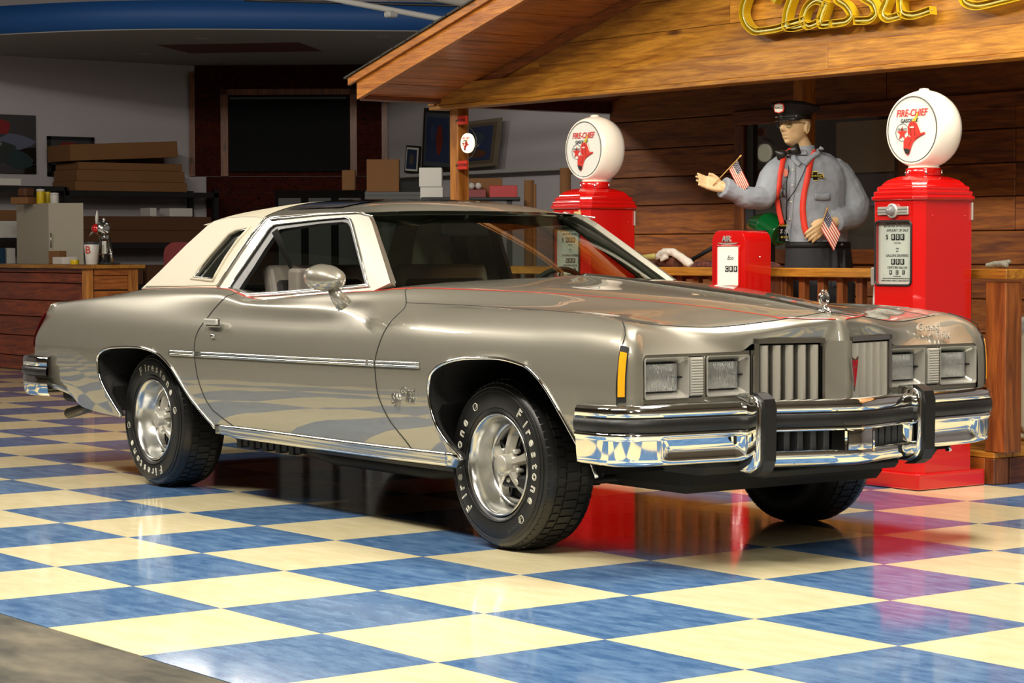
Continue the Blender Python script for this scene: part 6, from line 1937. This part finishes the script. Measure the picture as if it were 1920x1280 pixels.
# small flags
def flag(name, stick_a, stick_b, c0, ustripe, vhoist, w_, h_, label):
    """c0 top hoist corner on the stick; ustripe fly direction, vhoist direction down the hoist"""
    t = thing(name, stick_a, label, 'flag', 'small striped flags')
    o0 = Vector(stick_a)
    tube('stick', [Vector((0, 0, 0)), Vector(stick_b) - o0], .0028, mat('flag_stick_wood', (196, 150, 80), .5) if 'flag_stick_wood' not in MATS else MATS['flag_stick_wood'], t, 8)
    tube('stick_tip', [Vector(stick_b) - o0 - (Vector(stick_b) - o0).normalized() * .022, Vector(stick_b) - o0], [.004, .0055], MATS['flag_stick_wood'], t, 8)
    u = Vector(ustripe).normalized(); v = Vector(vhoist).normalized(); n = u.cross(v).normalized()
    def Q(a, b, off=0): return Vector(c0) - o0 + u * a * w_ + v * b * h_ + n * (.006 * math.sin(a * 5 + b * 1.5) + off)
    for k in range(13):
        a0 = .42 if k < 7 else 0
        bm = bmesh.new(); prev = None
        for i in range(9):
            a = a0 + (1 - a0) * i / 8
            c_ = [bm.verts.new(Q(a, k / 13)), bm.verts.new(Q(a, (k + 1) / 13))]
            if prev: bm.faces.new((prev[0], prev[1], c_[1], c_[0]))
            prev = c_
        bm_obj('stripe', bm, M_flagred if k % 2 == 0 else M_flagwhite, t)
    bm = bmesh.new(); prev = None
    for i in range(6):
        a = .42 * i / 5; c_ = [bm.verts.new(Q(a, 0)), bm.verts.new(Q(a, 7 / 13))]
        if prev: bm.faces.new((prev[0], prev[1], c_[1], c_[0]))
        prev = c_
    can = bm_obj('canton', bm, M_flagblue, t)
    bm = bmesh.new()
    for i in range(6):
        for j in range(5):
            for sg2 in (-1, 1):
                c_ = Q(.42 * (i + .5) / 6 + (j % 2) * .02, 7 / 13 * (j + .5) / 5, .0012 * sg2); r_ = .0026
                bm.faces.new([bm.verts.new(c_ + u * r_ * math.cos(q) + v * r_ * math.sin(q)) for q in np.linspace(0, 2 * math.pi, 5, endpoint=False)])
    bm_obj('stars', bm, M_flagwhite, can)['kind'] = 'stuff'
    return t
def FW(px, py, v):   # world point at picture position with figure depth v
    base = FO + B_ * v; d = ray(px, py); q = base.copy()
    t_ = ((base - CAM).dot(B_)) / d.dot(B_); return CAM + d * t_
sa, sb_ = FW(1337, 347, .33), FW(1390, 291, .30)
c0 = sa + (sb_ - sa) * .86
flag('small_flag', sa, sb_, c0, FW(1386, 360, .29) - FW(1368, 320, .3), sa - sb_, .155, .070, 'small striped flag on a stick in the raised hand of the attendant')
sa, sb_ = FW(1529, 450, .22), FW(1552, 389, .22)
c0 = sa + (sb_ - sa) * .93
flag('small_flag', sa, sb_, c0, FW(1578, 443, .24) - FW(1551, 396, .24), sa - sb_, .150, .105, 'small striped flag held at the waist of the attendant')

# ------------------------------------------------------------------ things on and behind the railing
def blob(name, pts_r, m, label, cat, voxel=.008, noise=.02, sc=.06, group=None):
    bm = bmesh.new()
    base = Vector(pts_r[0][0][0])
    for chain in pts_r:
        add_tube(bm, [Vector(p) - base for p, r_ in [(c_[0], c_[1]) for c_ in chain]], [c_[1] for c_ in chain], 14)
    def md(o):
        tx = bpy.data.textures.new('n', 'CLOUDS'); tx.noise_scale = sc
        d = o.modifiers.new('d', 'DISPLACE'); d.texture = tx; d.strength = noise
    o = remeshed(name, bm, m, None, voxel, 2, md); o.location = base
    return tag(o, label, cat, group)
yr = YF + .165
def RP_(px, py, dy=0): return PY(px, py, yr + dy)
zt = 1.037
def onr(px, dz, dy=0):
    p = PY(px, 505, yr + dy); return (p.x, p.y, zt + dz)
blob('rolled_cloth', [[(onr(1183, .035), .03), (onr(1215, .036), .034), (onr(1232, .034), .03)]], M_brown, 'brown fuzzy rolled cloth lying on the porch shelf left of the air pump', 'cloth', noise=.012)
blob('rolled_cloth', [[(onr(1243, .05, .02), .045), (onr(1258, .05, .02), .048), (onr(1272, .045, .0), .042)]], M_brown, 'round brown cloth bundle under the white glove on the porch shelf', 'cloth', noise=.01)
gl_ = bmesh.new()
g0 = Vector(onr(1240, .10, -.04))
blob('work_glove', [[(onr(1232, .085, -.05), .014), (onr(1246, .112, -.04), .022), (onr(1262, .108, -.03), .024), (onr(1278, .075, -.03), .024), (onr(1292, .045, -.03), .026), (onr(1296, .03, -.03), .020)],
                    [(onr(1234, .105, -.05), .010), (onr(1246, .115, -.04), .014)], [(onr(1230, .07, -.05), .010), (onr(1244, .09, -.04), .014)], [(onr(1238, .06, -.06), .010), (onr(1252, .085, -.04), .016)]], M_cloth, 'crumpled white work glove draped over the brown bundle', 'glove', .006, .008, .03)
tb1 = tube('yellow_hose', [onr(1160, .045, .06), onr(1185, .06, .06), onr(1205, .075, .06), onr(1228, .085, .05)], .018, mat('pale_yellow_plastic', (214, 196, 110), .4), None, 12); tag(tb1, 'pale yellow hose lying behind the brown cloth', 'hose')
dk = tube('black_stick', [onr(1290, .05, .08), onr(1345, .15, .10)], .012, M_black, None, 10); tag(dk, 'black stick leaning behind the air pump', 'stick')
M_pat = mottled('patterned_fabric', (20, 18, 18), (120, 60, 50), .7, 30, (1, 1, 1))
blob('folded_bag', [[(onr(1300, .028), .026), (onr(1320, .032), .03), (onr(1340, .028), .026)]], M_pat, 'dark patterned folded bag left of the air pump', 'bag', noise=.012)
blob('folded_bag', [[(onr(1432, .03), .03), (onr(1450, .03), .028), (onr(1464, .018), .016)]], M_pat, 'dark patterned folded bag right of the air pump', 'bag', noise=.012)
# green bucket seat / canopy shape behind the figure
gx = PY(1432, 432, 4.45)
bm = bmesh.new()
add_tube(bm, [PY(1404, 425, 4.62) - gx, PY(1418, 420, 4.55) - gx, PY(1440, 424, 4.5) - gx, PY(1465, 440, 4.5) - gx], [.02, .055, .085, .075], 20)
add_tube(bm, [PY(1412, 436, 4.6) - gx, PY(1440, 446, 4.5) - gx, PY(1470, 452, 4.5) - gx], [.012, .02, .02], 12)
go = remeshed('green_fender', bm, M_green, None, .006, 6); go.location = gx; tag(go, 'glossy green enamelled metal hood seen behind the waist of the attendant', 'machine part')
for dx_ in (0,):
    pz = PY(1445, 450, 4.5); box('stand_leg', (pz.x - .05 - gx.x, -.04, .16 - gx.z), (pz.x + .05 - gx.x, .04, 0), M_shelf, go)
# rag on the right newel
pr = PY(1843, 500, YF + .06)
blob('grey_rag', [[((2.56, YF + .05, 1.078), .012), ((2.62, YF + .07, 1.085), .018), ((2.70, YF + .04, 1.08), .014)], [((2.60, YF + .09, 1.085), .014), ((2.68, YF + .09, 1.095), .012)]], mat('grey_rag_cloth', (122, 120, 106), .9), 'small grey rag on the right end of the porch railing', 'cloth', .005, .008, .03)
# wrapped seats on the deck at the right edge
def seat_wrap():
    t = thing('wrapped_chair', (2.36, 4.32, .16), 'pale seat bundled in clear stretch wrap standing on the porch deck', 'seat')
    fr = [(-.10, 0, .06), (-.115, 0, .12), (-.09, 0, .50), (-.06, 0, .57), (.10, 0, .57), (.12, 0, .5), (.10, 0, .10), (.06, 0, .05), (-.06, 0, .04)]
    M_pale = mat('pale_seat_shell', (176, 166, 142), .5)
    bm = bmesh.new(); poly_prism(bm, [(-.02, .08), (.0, .04), (.22, .04), (.26, .08), (.24, .55), (.2, .60), (.02, .60), (-.03, .54)], [], ((-.02, -.03, 0), (.62, .78, 0), (0, 0, 1)), -.05)
    o = bm_obj('seat_shell', bm, M_pale, t); bv = o.modifiers.new('b', 'BEVEL'); bv.width = .015; bv.segments = 3
    bm = bmesh.new(); poly_prism(bm, [(-.06, .24), (.28, .24), (.28, .60), (.22, .63), (.0, .63), (-.08, .57)], [], ((-.06, .02, 0), (.62, .78, 0), (0, 0, 1)), -.16)
    o = bm_obj('seat_back_cushion', bm, M_greyplastic, t); bv = o.modifiers.new('b', 'BEVEL'); bv.width = .03; bv.segments = 3
    bm = bmesh.new(); poly_prism(bm, [(-.08, .27), (.30, .27), (.30, .62), (.24, .65), (.0, .65), (-.10, .59)], [], ((-.05, -.02, 0), (.62, .78, 0), (0, 0, 1)), -.22)
    o = bm_obj('stretch_wrap', bm, M_wrap, t); bv = o.modifiers.new('b', 'BEVEL'); bv.width = .03; bv.segments = 3
    tube('seat_runner', [Vector((-.10, -.06, .03)), Vector((.05, .1, .02)), Vector((.12, .2, .06)), Vector((.16, .24, .14))], .016, M_pale, t)
    for a, b in ((.02, .16), (.025, .20), (.06, .13)):
        lathe('bolt_hole', [(.001, -.002), (.006, -.001)], M_black, t, 10, (-.02 + .62 * a * 2, -.034 + .78 * a * 2 - .01, b), 'y', caps=False)
    return t
seat_wrap()

# ------------------------------------------------------------------ counter and clutter at the left
ct = thing('shop_counter', (-10, 4.9, 0), 'long red-stained plank counter with orange pine corner at the left', 'counter')
def cb_(nm, lo, hi, m, bev=.004):
    o = box(nm, (lo[0] + 10, lo[1] - 4.9, lo[2]), (hi[0] + 10, hi[1] - 4.9, hi[2]), m, ct, bev); return o
W_redp = wood('red_stained_plank', (150, 66, 26), (104, 38, 14), 'x')
CX = -9.02
cb_('carcass', (-12.2, 4.63, 0), (CX - .02, 5.10, .99), M_dark, 0)
cb_('worktop', (-12.25, 4.55, 1.0), (CX + .06, 5.17, 1.035), W_pine)
zz2 = [.003, .14, .34, .53, .69, .86, .955, 1.0]
for a, b in zip(zz2, zz2[1:]):
    for x0, x1 in ((-12.2, -11.4), (-11.4, CX - .10)): cb_('plank', (x0 + .002, 4.6, a + .004), (x1 - .002, 4.63, b - .004), W_redp)
cb_('corner_post', (CX - .10, 4.59, .002), (CX, 4.66, 1.0), W_pinez)
cb_('corner_post', (CX - .03, 5.02, .002), (CX + .005, 5.12, 1.0), W_pinez)
for a, b in ((.003, .2), (.21, .40), (.41, .60), (.61, .79), (.80, .93)): cb_('end_plank', (CX - .03, 4.67, a + .003), (CX - .008, 5.02, b), W_piney)
cb_('end_rail', (CX - .02, 4.67, .935), (CX, 5.02, 1.0), W_piney)
# cabinet
cbn = thing('beige_cabinet', (-12.9, 6.0, 0), 'tall beige two-faced cabinet behind the left end of the counter', 'cabinet')
pA, pB, pC = PZ(32, 492, 1.04), PZ(92, 492, 1.04), PZ(157, 492, 1.04)
P4 = [PY(32, 492, 5.35), PY(92, 492, 5.30), PY(157, 492, 5.55)]
q0, q1, q2 = [Vector((p.x, p.y, 0)) for p in P4]
q3 = q0 + (q2 - q1)
HZ = 1.655
V = [(q.x + 12.9, q.y - 6.0, z_) for z_ in (.003, HZ) for q in (q0, q1, q2, q3)]
ob = pydata('cabinet_body', V, [(0, 1, 2, 3), (4, 5, 6, 7), (0, 1, 5, 4), (1, 2, 6, 5), (2, 3, 7, 6), (3, 0, 4, 7)], M_cab, cbn)
tube('door_handle', [(q1.x + 12.9 + .05, q1.y - 6.0 + .0, 1.2), (q1.x + 12.9 + .05, q1.y - 6 + .0, 1.35)], .006, M_chromed, cbn)
def at(px, py, d): return CAM + ray(px, py) * (d / 1.0)
def qd(p): return (p - CAM).dot(fwd)
ctop = HZ
cq = (q0 + q1 + q2 + q3) / 4
def cyl(name, x, y, z, r, h, m, label, cat, taper=1.0, lid=None, parent=None):
    t = lathe(name, [(r * .96, 0), (r, .004), (r * taper, h - .004), (r * taper * .97, h)], m, parent, 24); t.location = (x, y, z); tag(t, label, cat)
    if lid: lathe('lid', [(r * taper * 1.04, h - .01), (r * taper * 1.04, h + .012), (r * .5, h + .016)], lid, t, 24)
    return t
dq = qd(cq)
def on_top(px, z, dpt): p = CAM + ray(px, 466) * dpt; return p.x, p.y, z
x, y, z = on_top(77, ctop, dq - .05); cyl('paint_jar', x, y, z, .042, .14, M_yplastic, 'large yellow jar with white lid standing on the beige cabinet', 'jar', lid=M_whiteplastic)
x, y, z = on_top(90, ctop, dq + .12); cyl('paint_jar', x, y, z, .032, .13, M_yplastic, 'narrow yellow bottle between the jars on the beige cabinet', 'jar')
x, y, z = on_top(103, ctop, dq - .08); cyl('white_tub', x, y, z, .045, .10, M_whiteplastic, 'white plastic tub right of the yellow jars on the cabinet', 'tub', lid=M_whiteplastic)
x, y, z = on_top(48, ctop, dq + .0); t = obox('cardboard_carton', (x, y, z + .035), (.22, .2, .07), M_card, bev=.003, rot=(0, 0, .5)); tag(t, 'flat brown carton at the left on top of the beige cabinet', 'box')
x, y, z = on_top(50, ctop + .07, dq + .05); t = obox('wrapped_packet', (x, y, z + .05), (.13, .14, .10), M_carddark, bev=.02, rot=(0, 0, .3)); tag(t, 'wrinkled brown packet stacked on the flat carton', 'packet')
# items on the counter
def on_ct(px, y_=4.86): p = PY(px, 490, y_); return p.x, p.y, 1.036
x, y, z = on_ct(172, 4.80); cyl('tumbler', x, y, z, .055, .20, M_whiteplastic, 'white insulated tumbler with red letter B on the counter', 'tumbler', 1.32, lid=M_greyplastic)
text('tumbler_letter', 'B', .10, (x + .042, y - .062, z + .135), (.8, .6, 0), (0, 0, 1), M_inkred, None, extrude=.001)
tl_ = [o for o in bpy.data.objects if o.name == 'tumbler_letter'][0]; tl_.parent = [o for o in bpy.data.objects if o.name == 'tumbler'][0]; tl_.location = Vector((0, 0, 0)) - Vector((x, y, z))
x, y, z = on_ct(122); t = obox('white_box', (x, y, z + .035), (.22, .16, .07), M_whiteplastic, bev=.004); tag(t, 'low white box on the counter before the beige cabinet', 'box')
x, y, z = on_ct(108, 5.02); t = obox('small_carton', (x, y, z + .065), (.16, .1, .13), M_card, bev=.003, rot=(0, 0, .2)); tag(t, 'small open brown carton behind the white box', 'box')
x, y, z = on_ct(140, 4.76); cyl('tape_roll', x, y, z, .042, .045, M_yplastic, 'short yellow tub at the right of the white box', 'tub')
# model radial engine
en = thing('model_engine', on_ct(197, 4.95), 'silver model aircraft engine with propeller and red hub on the counter', 'model')
box('engine_base', (-.12, -.07, 0), (.14, .09, .02), M_greyplastic, en, .005)
for dx_ in (-.08, .09):
    for hgt in (.0,):
        tube('strut', [(dx_ - .03, 0, .02), (dx_, 0, .24), (dx_ + .06, 0, .02)], .016, M_alu, en, 8)
        tube('strut', [(dx_ - .03, 0, .08), (dx_ + .05, 0, .12)], .012, M_alu, en, 8)
lathe('crankcase', [(.001, -.06), (.05, -.055), (.07, -.02), (.07, .05), (.03, .08)], M_alu, en, 24, (-.03, -.02, .34), 'y', caps=False)
lathe('red_hub', [(.001, -.10), (.03, -.09), (.045, -.06)], M_red, en, 20, (-.03, -.02, .34), 'y', caps=False)
for k in range(7):
    a = 2 * math.pi * k / 7 + .5
    tube('cylinder_fin', [(-.03 + .06 * math.cos(a), 0, .34 + .06 * math.sin(a)), (-.03 + .105 * math.cos(a), 0, .34 + .105 * math.sin(a))], .016, M_alu, en, 8)
for a in (85, 205, 345):
    a = R(a); tube('propeller_blade', [(-.03, -.07, .34), (-.03 + .10 * math.cos(a), -.07, .34 + .10 * math.sin(a)), (-.03 + .17 * math.cos(a), -.07, .34 + .17 * math.sin(a))], [(.008, .006), (.018, .006), (.006, .004)], M_whiteplastic, en, 8)
box('exhaust_block', (-.13, .0, .24), (-.05, .07, .29), M_whiteplastic, en, .01)
box('name_tag', (.02, -.04, .10), (.07, -.02, .22), M_paper, en)
# black rack with cartons at the far left wall
rk = thing('steel_rack', (-13.45, 7.4, 0), 'black steel rack loaded with flat cartons along the left wall', 'shelving')
RX, RY = -13.45, 7.4
def rkb(nm, lo, hi, m=M_shelf): return box(nm, (lo[0] - RX, lo[1] - RY, lo[2]), (hi[0] - RX, hi[1] - RY, hi[2]), m, rk)
for y_ in (5.42, 6.46, 8.38):
    for x_ in (-13.3, -13.9): rkb('upright', (x_ - .03, y_ - .03, .002), (x_ + .03, y_ + .03, 1.88 if y_ > 6 else 1.98))
for z_ in (.30, .72, 1.20, 1.79): rkb('shelf', (-13.92, 6.44, z_), (-13.27, 8.42, z_ + .055))
for z_ in (.40, 1.26, 1.84): rkb('shelf', (-13.92, 5.39, z_), (-13.27, 6.46, z_ + .05))
def carton(y0, y1, z0, z1, m, lbl, x0=-13.85, x1=-13.25, rot=0, cat='box', nm='flat_carton', grp=None):
    c_ = ((x0 + x1) / 2, (y0 + y1) / 2, (z0 + z1) / 2)
    t = obox(nm, c_, (x1 - x0, y1 - y0, z1 - z0), m, bev=.004, rot=(rot, 0, 0)); return tag(t, lbl, cat, grp)
names = ['lowest', 'second up', 'third up']
for k, (a, b) in enumerate(((1.847, 1.955), (1.957, 2.085), (2.087, 2.17))):
    carton(6.56 + .02 * k, 7.98 - .03 * k, a, b, M_card, 'long flat brown carton, %s of the stack on the black rack' % names[k], grp='cartons on the black rack')
carton(6.50, 7.86, 2.215, 2.40, M_card, 'large tilted brown carton on top of the black rack', rot=R(3), grp='cartons on the black rack')
carton(7.5, 8.02, 2.18, 2.32, M_carddark, 'dark brown carton under the tilted one at its right end', x0=-13.98, x1=-13.87, grp='cartons on the black rack')
for k, (a, b, y0, y1) in enumerate(((1.257, 1.40, 6.6, 8.3), (1.402, 1.56, 6.6, 8.3), (.777, .95, 6.7, 7.4), (.777, 1.0, 7.45, 8.3), (.357, .58, 6.6, 7.5), (.357, .62, 7.6, 8.3))):
    carton(y0, y1, a, b, M_carddark, ['long dark carton lying on the second shelf of the black rack', 'upper dark carton on the second shelf of the black rack', 'dark carton left on the third shelf of the black rack', 'dark carton right on the third shelf of the black rack', 'dark carton left on the lowest shelf of the black rack', 'dark carton right on the lowest shelf of the black rack'][k], grp='cartons on the black rack')
carton(7.75, 8.05, 1.562, 1.66, M_whiteplastic, 'long white box on the dark cartons of the black rack', x0=-13.5)
carton(7.50, 7.58, 1.562, 1.66, M_whiteplastic, 'small white box left of the long white box on the rack', x0=-13.5)
carton(5.47, 5.85, 1.312, 1.50, M_whiteplastic, 'white crate on the upper shelf at the far left edge', x0=-13.5, nm='white_crate')
carton(5.47, 5.85, 1.502, 1.62, M_card, 'brown carton on the white crate at the far left edge', x0=-13.5)
carton(5.47, 5.70, .96, 1.20, mat('blue_photo_box', (30, 66, 92), .4), 'blue picture box on the lower shelf at the far left edge', x0=-13.5, nm='blue_box')
carton(5.72, 5.82, .96, 1.20, M_whiteplastic, 'white folder beside the blue picture box', x0=-13.4, nm='white_folder', cat='folder')
rkb('shelf', (-13.92, 5.39, .91), (-13.27, 6.46, .955))
carton(5.5, 5.9, 1.892, 1.97, M_whiteplastic, 'white folded sheet lying on top of the left rack', x0=-13.6, nm='folded_sheet', cat='sheet')
# pictures on the left wall
def picture(name, y0, y1, z0, z1, frame, cols, lbl):
    t = thing(name, (-13.985, (y0 + y1) / 2, (z0 + z1) / 2), lbl, 'picture')
    hw, hh = (y1 - y0) / 2, (z1 - z0) / 2
    if frame:
        for a, b, c_, d__ in ((-hw, hw, hh - .04, hh), (-hw, hw, -hh, -hh + .04), (-hw, -hw + .04, -hh, hh), (hw - .04, hw, -hh, hh)): box('picture_frame', (0, a, c_), (.03, b, d__), M_shelf, t)
    box('canvas', (-.01, -hw + .01, -hh + .01), (.015, hw - .01, hh - .01), M_blackgloss, t)
    rr_ = random.Random(len(name) + int(y0 * 10))
    for k, (a, b, rx_, rz_, colr) in enumerate(cols):
        prism('painted_shape', [(a * hw + rx_ * hw * math.cos(q) * rr_.uniform(.7, 1.2), b * hh + rz_ * hh * math.sin(q) * rr_.uniform(.7, 1.2)) for q in np.linspace(0, 2 * math.pi, 9, endpoint=False)], ((.016 + .001 * k, 0, 0), (0, 1, 0), (0, 0, 1)), .001, mat('picture_colour', colr, .5), t)
    return t
picture('wall_picture', 5.3, 6.43, 2.04, 2.73, False, [(.1, .55, .35, .3, (130, 24, 30)), (.55, .1, .4, .25, (90, 96, 118)), (.2, -.3, .5, .35, (40, 48, 46)), (.6, -.5, .3, .3, (30, 52, 56)), (.0, .0, .25, .2, (120, 104, 96))], 'unframed dark painting with red and grey shapes at the far left')
picture('wall_picture', 6.56, 7.15, 2.03, 2.49, True, [(-.1, .55, .5, .18, (120, 24, 26)), (-.2, -.1, .4, .4, (34, 34, 30)), (.2, -.5, .4, .3, (50, 30, 24))], 'black framed dark picture with a red band behind the cartons')
# red chair / chest behind the car roof
rc = thing('red_tool_chest', tuple(CAM + ray(352, 500) * 22.5)[:2] + (0,), 'rounded dark red cabinet with bright rivets behind the coupe rear window', 'cabinet')
bm = bmesh.new(); poly_prism(bm, arch_out(-.24, .24, .003, 1.25, .12), [], ((0, 0, 0), tuple(A_), (0, 0, 1)), -.4)
bm_obj('cabinet_shell', bm, mat('dark_red_enamel', (120, 8, 14), .3, coat=.6), rc)
for z_ in (1.06, 1.12, 1.16): lathe('rivet', [(.001, .01), (.010, .006), (.012, 0)], M_chrome, rc, 10, tuple(A_ * -.22 + Vector((0, 0, z_)) + B_ * .005), 'y', caps=False)
# dark cabinets below the television
for nm, pxs, top, dd, m, lbl in (('black_bench', (515, 684), 357, 23.6, M_blackgloss, 'low black glossy bench cabinet under the television'), ('grey_chest', (686, 792), 360, 22.6, M_greyplastic, 'grey steel chest right of the black bench cabinet')):
    a, b = CAM + ray(pxs[0], top) * dd, CAM + ray(pxs[1], top) * dd
    t = thing(nm, (a.x, a.y, 0), lbl, 'cabinet'); W_w = (b - a).length
    for lo_, hi_, pn in ((.003, a.z - .03, 'carcass'), (a.z - .03, a.z, 'top_slab')):
        e2 = .01 if pn == 'top_slab' else 0
        V = [tuple(A_ * s_ + B_ * f_ + Z_ * z_) for z_ in (lo_, hi_) for s_, f_ in ((-e2, e2), (W_w + e2, e2), (W_w + e2, -.5), (-e2, -.5))]
        pydata(pn, V, [(0, 1, 2, 3), (4, 5, 6, 7), (0, 1, 5, 4), (1, 2, 6, 5), (2, 3, 7, 6), (3, 0, 4, 7)], m, t)
    for k in range(3):
        V = [tuple(A_ * s_ + B_ * .012 + Z_ * z_) for s_, z_ in ((.04 + k * W_w / 3, .9), (W_w / 3 - .04 + k * W_w / 3, .9), (W_w / 3 - .04 + k * W_w / 3, a.z - .08), (.04 + k * W_w / 3, a.z - .08))]
        bm = bmesh.new(); f_ = bm.faces.new([bm.verts.new(v) for v in V]); bm_obj('drawer_front', bm, M_shelf, t)
def bgbox(nm, px0, px1, py0, py1, d, m, lbl, cat, dep=.3, tilt=0, z0=None):
    a = CAM + ray(px0, py1) * d; b = CAM + ray(px1, py0) * d
    w_, h_ = (b - a).dot(A_), b.z - a.z
    if z0 is not None: h_ = b.z - z0; a.z = z0
    bm = bmesh.new(); add_box(bm, (0, -dep, 0), (w_, 0, h_), .004)
    o = bm_obj(nm, bm, m); o.location = a
    o.rotation_euler = (0, tilt, math.atan2(A_.y, A_.x)); return tag(o, lbl, cat)
gt = (CAM + ray(700, 360) * 22.6).z
bt_ = (CAM + ray(600, 357) * 23.6).z
# paper bags, cartons and cases on the bench tops and further right
bgbox('paper_bag', 644, 668, 320, 357, 23.75, M_card, 'narrow brown paper bag on the black bench cabinet', 'bag', .2, z0=bt_ + .001)
bgbox('paper_bag', 690, 750, 300, 360, 22.8, M_card, 'wide brown paper bag standing on the grey chest', 'bag', .2, z0=gt + .001)
bgbox('soft_case', 752, 790, 340, 360, 22.85, M_black, 'black soft case right of the wide paper bag', 'case', .2, z0=gt + .001)
bgbox('work_table', 795, 975, 372, 378, 20.4, M_shelf, 'dark work table top behind the porch post', 'table', .6)
wt = [o for o in bpy.data.objects if o.name == 'work_table'][0]
tz = wt.location.z
for dx_ in (.05, .75): box('table_leg', (dx_, -.55, -tz + .003), (dx_ + .05, -.5, 0), M_shelf, wt); box('table_leg', (dx_, -.08, -tz + .003), (dx_ + .05, -.03, 0), M_shelf, wt)
tz2 = tz + .03
bgbox('foam_box', 790, 832, 352, 372, 20.6, M_whiteplastic, 'white foam box left of the porch post, lower of two', 'box', .25, z0=tz2)
h1 = (CAM + ray(800, 352) * 20.6).z
bgbox('foam_box', 788, 830, 316, 352, 20.6, M_whiteplastic, 'white foam box left of the porch post, upper of two', 'box', .25, z0=h1 + .002)
bgbox('hard_case', 856, 912, 356, 372, 20.7, mat('dull_red_case', (128, 18, 22), .4), 'dark red case on the work table right of the porch post', 'case', .25, z0=tz2)
bgbox('hard_case', 918, 970, 349, 372, 20.5, mat('bright_red_case', (186, 20, 26), .35), 'bright red toolbox on the work table', 'case', .25, z0=tz2)
bgbox('brown_carton', 882, 942, 335, 372, 20.95, M_card, 'brown carton behind the red cases on the work table', 'box', .2, z0=tz2)
for px in (884, 897): 
    p = CAM + ray(px, 345) * 20.62; t = bpy.data.objects.new('x', None); bpy.data.objects.remove(t)
    o = lathe('white_ball', [(.001, -.032), (.022, -.023), (.032, 0), (.022, .023), (.001, .032)], M_whiteplastic, None, 20, caps=False); o.location = (p.x, p.y, (CAM + ray(px, 356) * 20.7).z + .034)
    tag(o, 'small white ball on the dark red case, %s one' % ('left' if px == 884 else 'right'), 'ball')
for px, py0, r_ in ((992, 338, .045), (1060, 315, .05), (1003, 345, .012)):
    p = CAM + ray(px, py0) * (20.0 if px != 1003 else 19.4)
    o = lathe('cardboard_tube', [(r_ * .8, 0), (r_, 0), (r_, p.z - .003), (r_ * .8, p.z - .003)], M_card, None, 20, caps=False); o.location = (p.x, p.y, .003)
    tag(o, {992: 'short cardboard tube standing left of the far pump', 1060: 'tall cardboard tube just behind the far pump', 1003: 'thin dark rod beside the short cardboard tube'}[px], 'tube')
# framed pictures leaning on the back ledge
def leanpic(px, d, fr_m, mat_m, cols, lbl, fwid=.05):
    P = [PY(*p, d) for p in px]     # tl, tr, br, bl
    c_ = sum(P, Vector()) / 4
    t = thing('framed_picture', c_, lbl, 'picture')
    u = (P[1] - P[0]); v = (P[0] - P[3]); n = u.cross(v).normalized()
    def quad(nm, a, lift, m, th=.02):
        q = [c_ + (p - c_) * a + n * lift - c_ for p in P]
        V = q + [x_ - n * th for x_ in q]
        return pydata(nm, [tuple(x_) for x_ in V], [(0, 1, 2, 3), (4, 7, 6, 5), (0, 4, 5, 1), (1, 5, 6, 2), (2, 6, 7, 3), (3, 7, 4, 0)], m, t)
    quad('picture_frame', 1, 0, fr_m); quad('mount', .86, .004, mat_m); quad('print', .72, .008, M_flagblue)
    uu, vv = u * .36, v * .36
    for k, (a, b, ra, rb_, colr) in enumerate(cols):
        bm = bmesh.new(); bm.faces.new([bm.verts.new(uu * (a + ra * math.cos(q)) + vv * (b + rb_ * math.sin(q)) + n * (.010 + .001 * k)) for q in np.linspace(0, 2 * math.pi, 10, endpoint=False)])
        bm_obj('painted_shape', bm, mat('print_colour', colr, .5), t)
    return t
M_gold = mat('pale_gold_frame', (120, 108, 90), .5); M_darkfr = mat('dark_frame', (38, 32, 26), .4)
leanpic([(795, 202), (850, 206), (850, 322), (790, 318)], 10.22, M_darkfr, mat('grey_print', (70, 76, 84), .4), [(.2, .0, .3, .7, (120, 40, 24)), (-.4, .3, .3, .4, (52, 66, 96))], 'dark framed print half hidden behind the porch post')
leanpic([(845, 232), (940, 220), (930, 310), (845, 318)], 10.15, M_gold, mat('tan_print', (96, 84, 68), .5), [(.1, .3, .5, .4, (58, 70, 82)), (.1, -.1, .2, .12, (150, 150, 150)), (.1, -.6, .6, .25, (92, 56, 34))], 'pale framed landscape print right of the porch post')
leanpic([(762, 272), (787, 274), (784, 325), (758, 323)], 10.25, M_darkfr, M_paper, [(0, 0, .5, .6, (90, 84, 78))], 'small dark framed print above the paper bag')
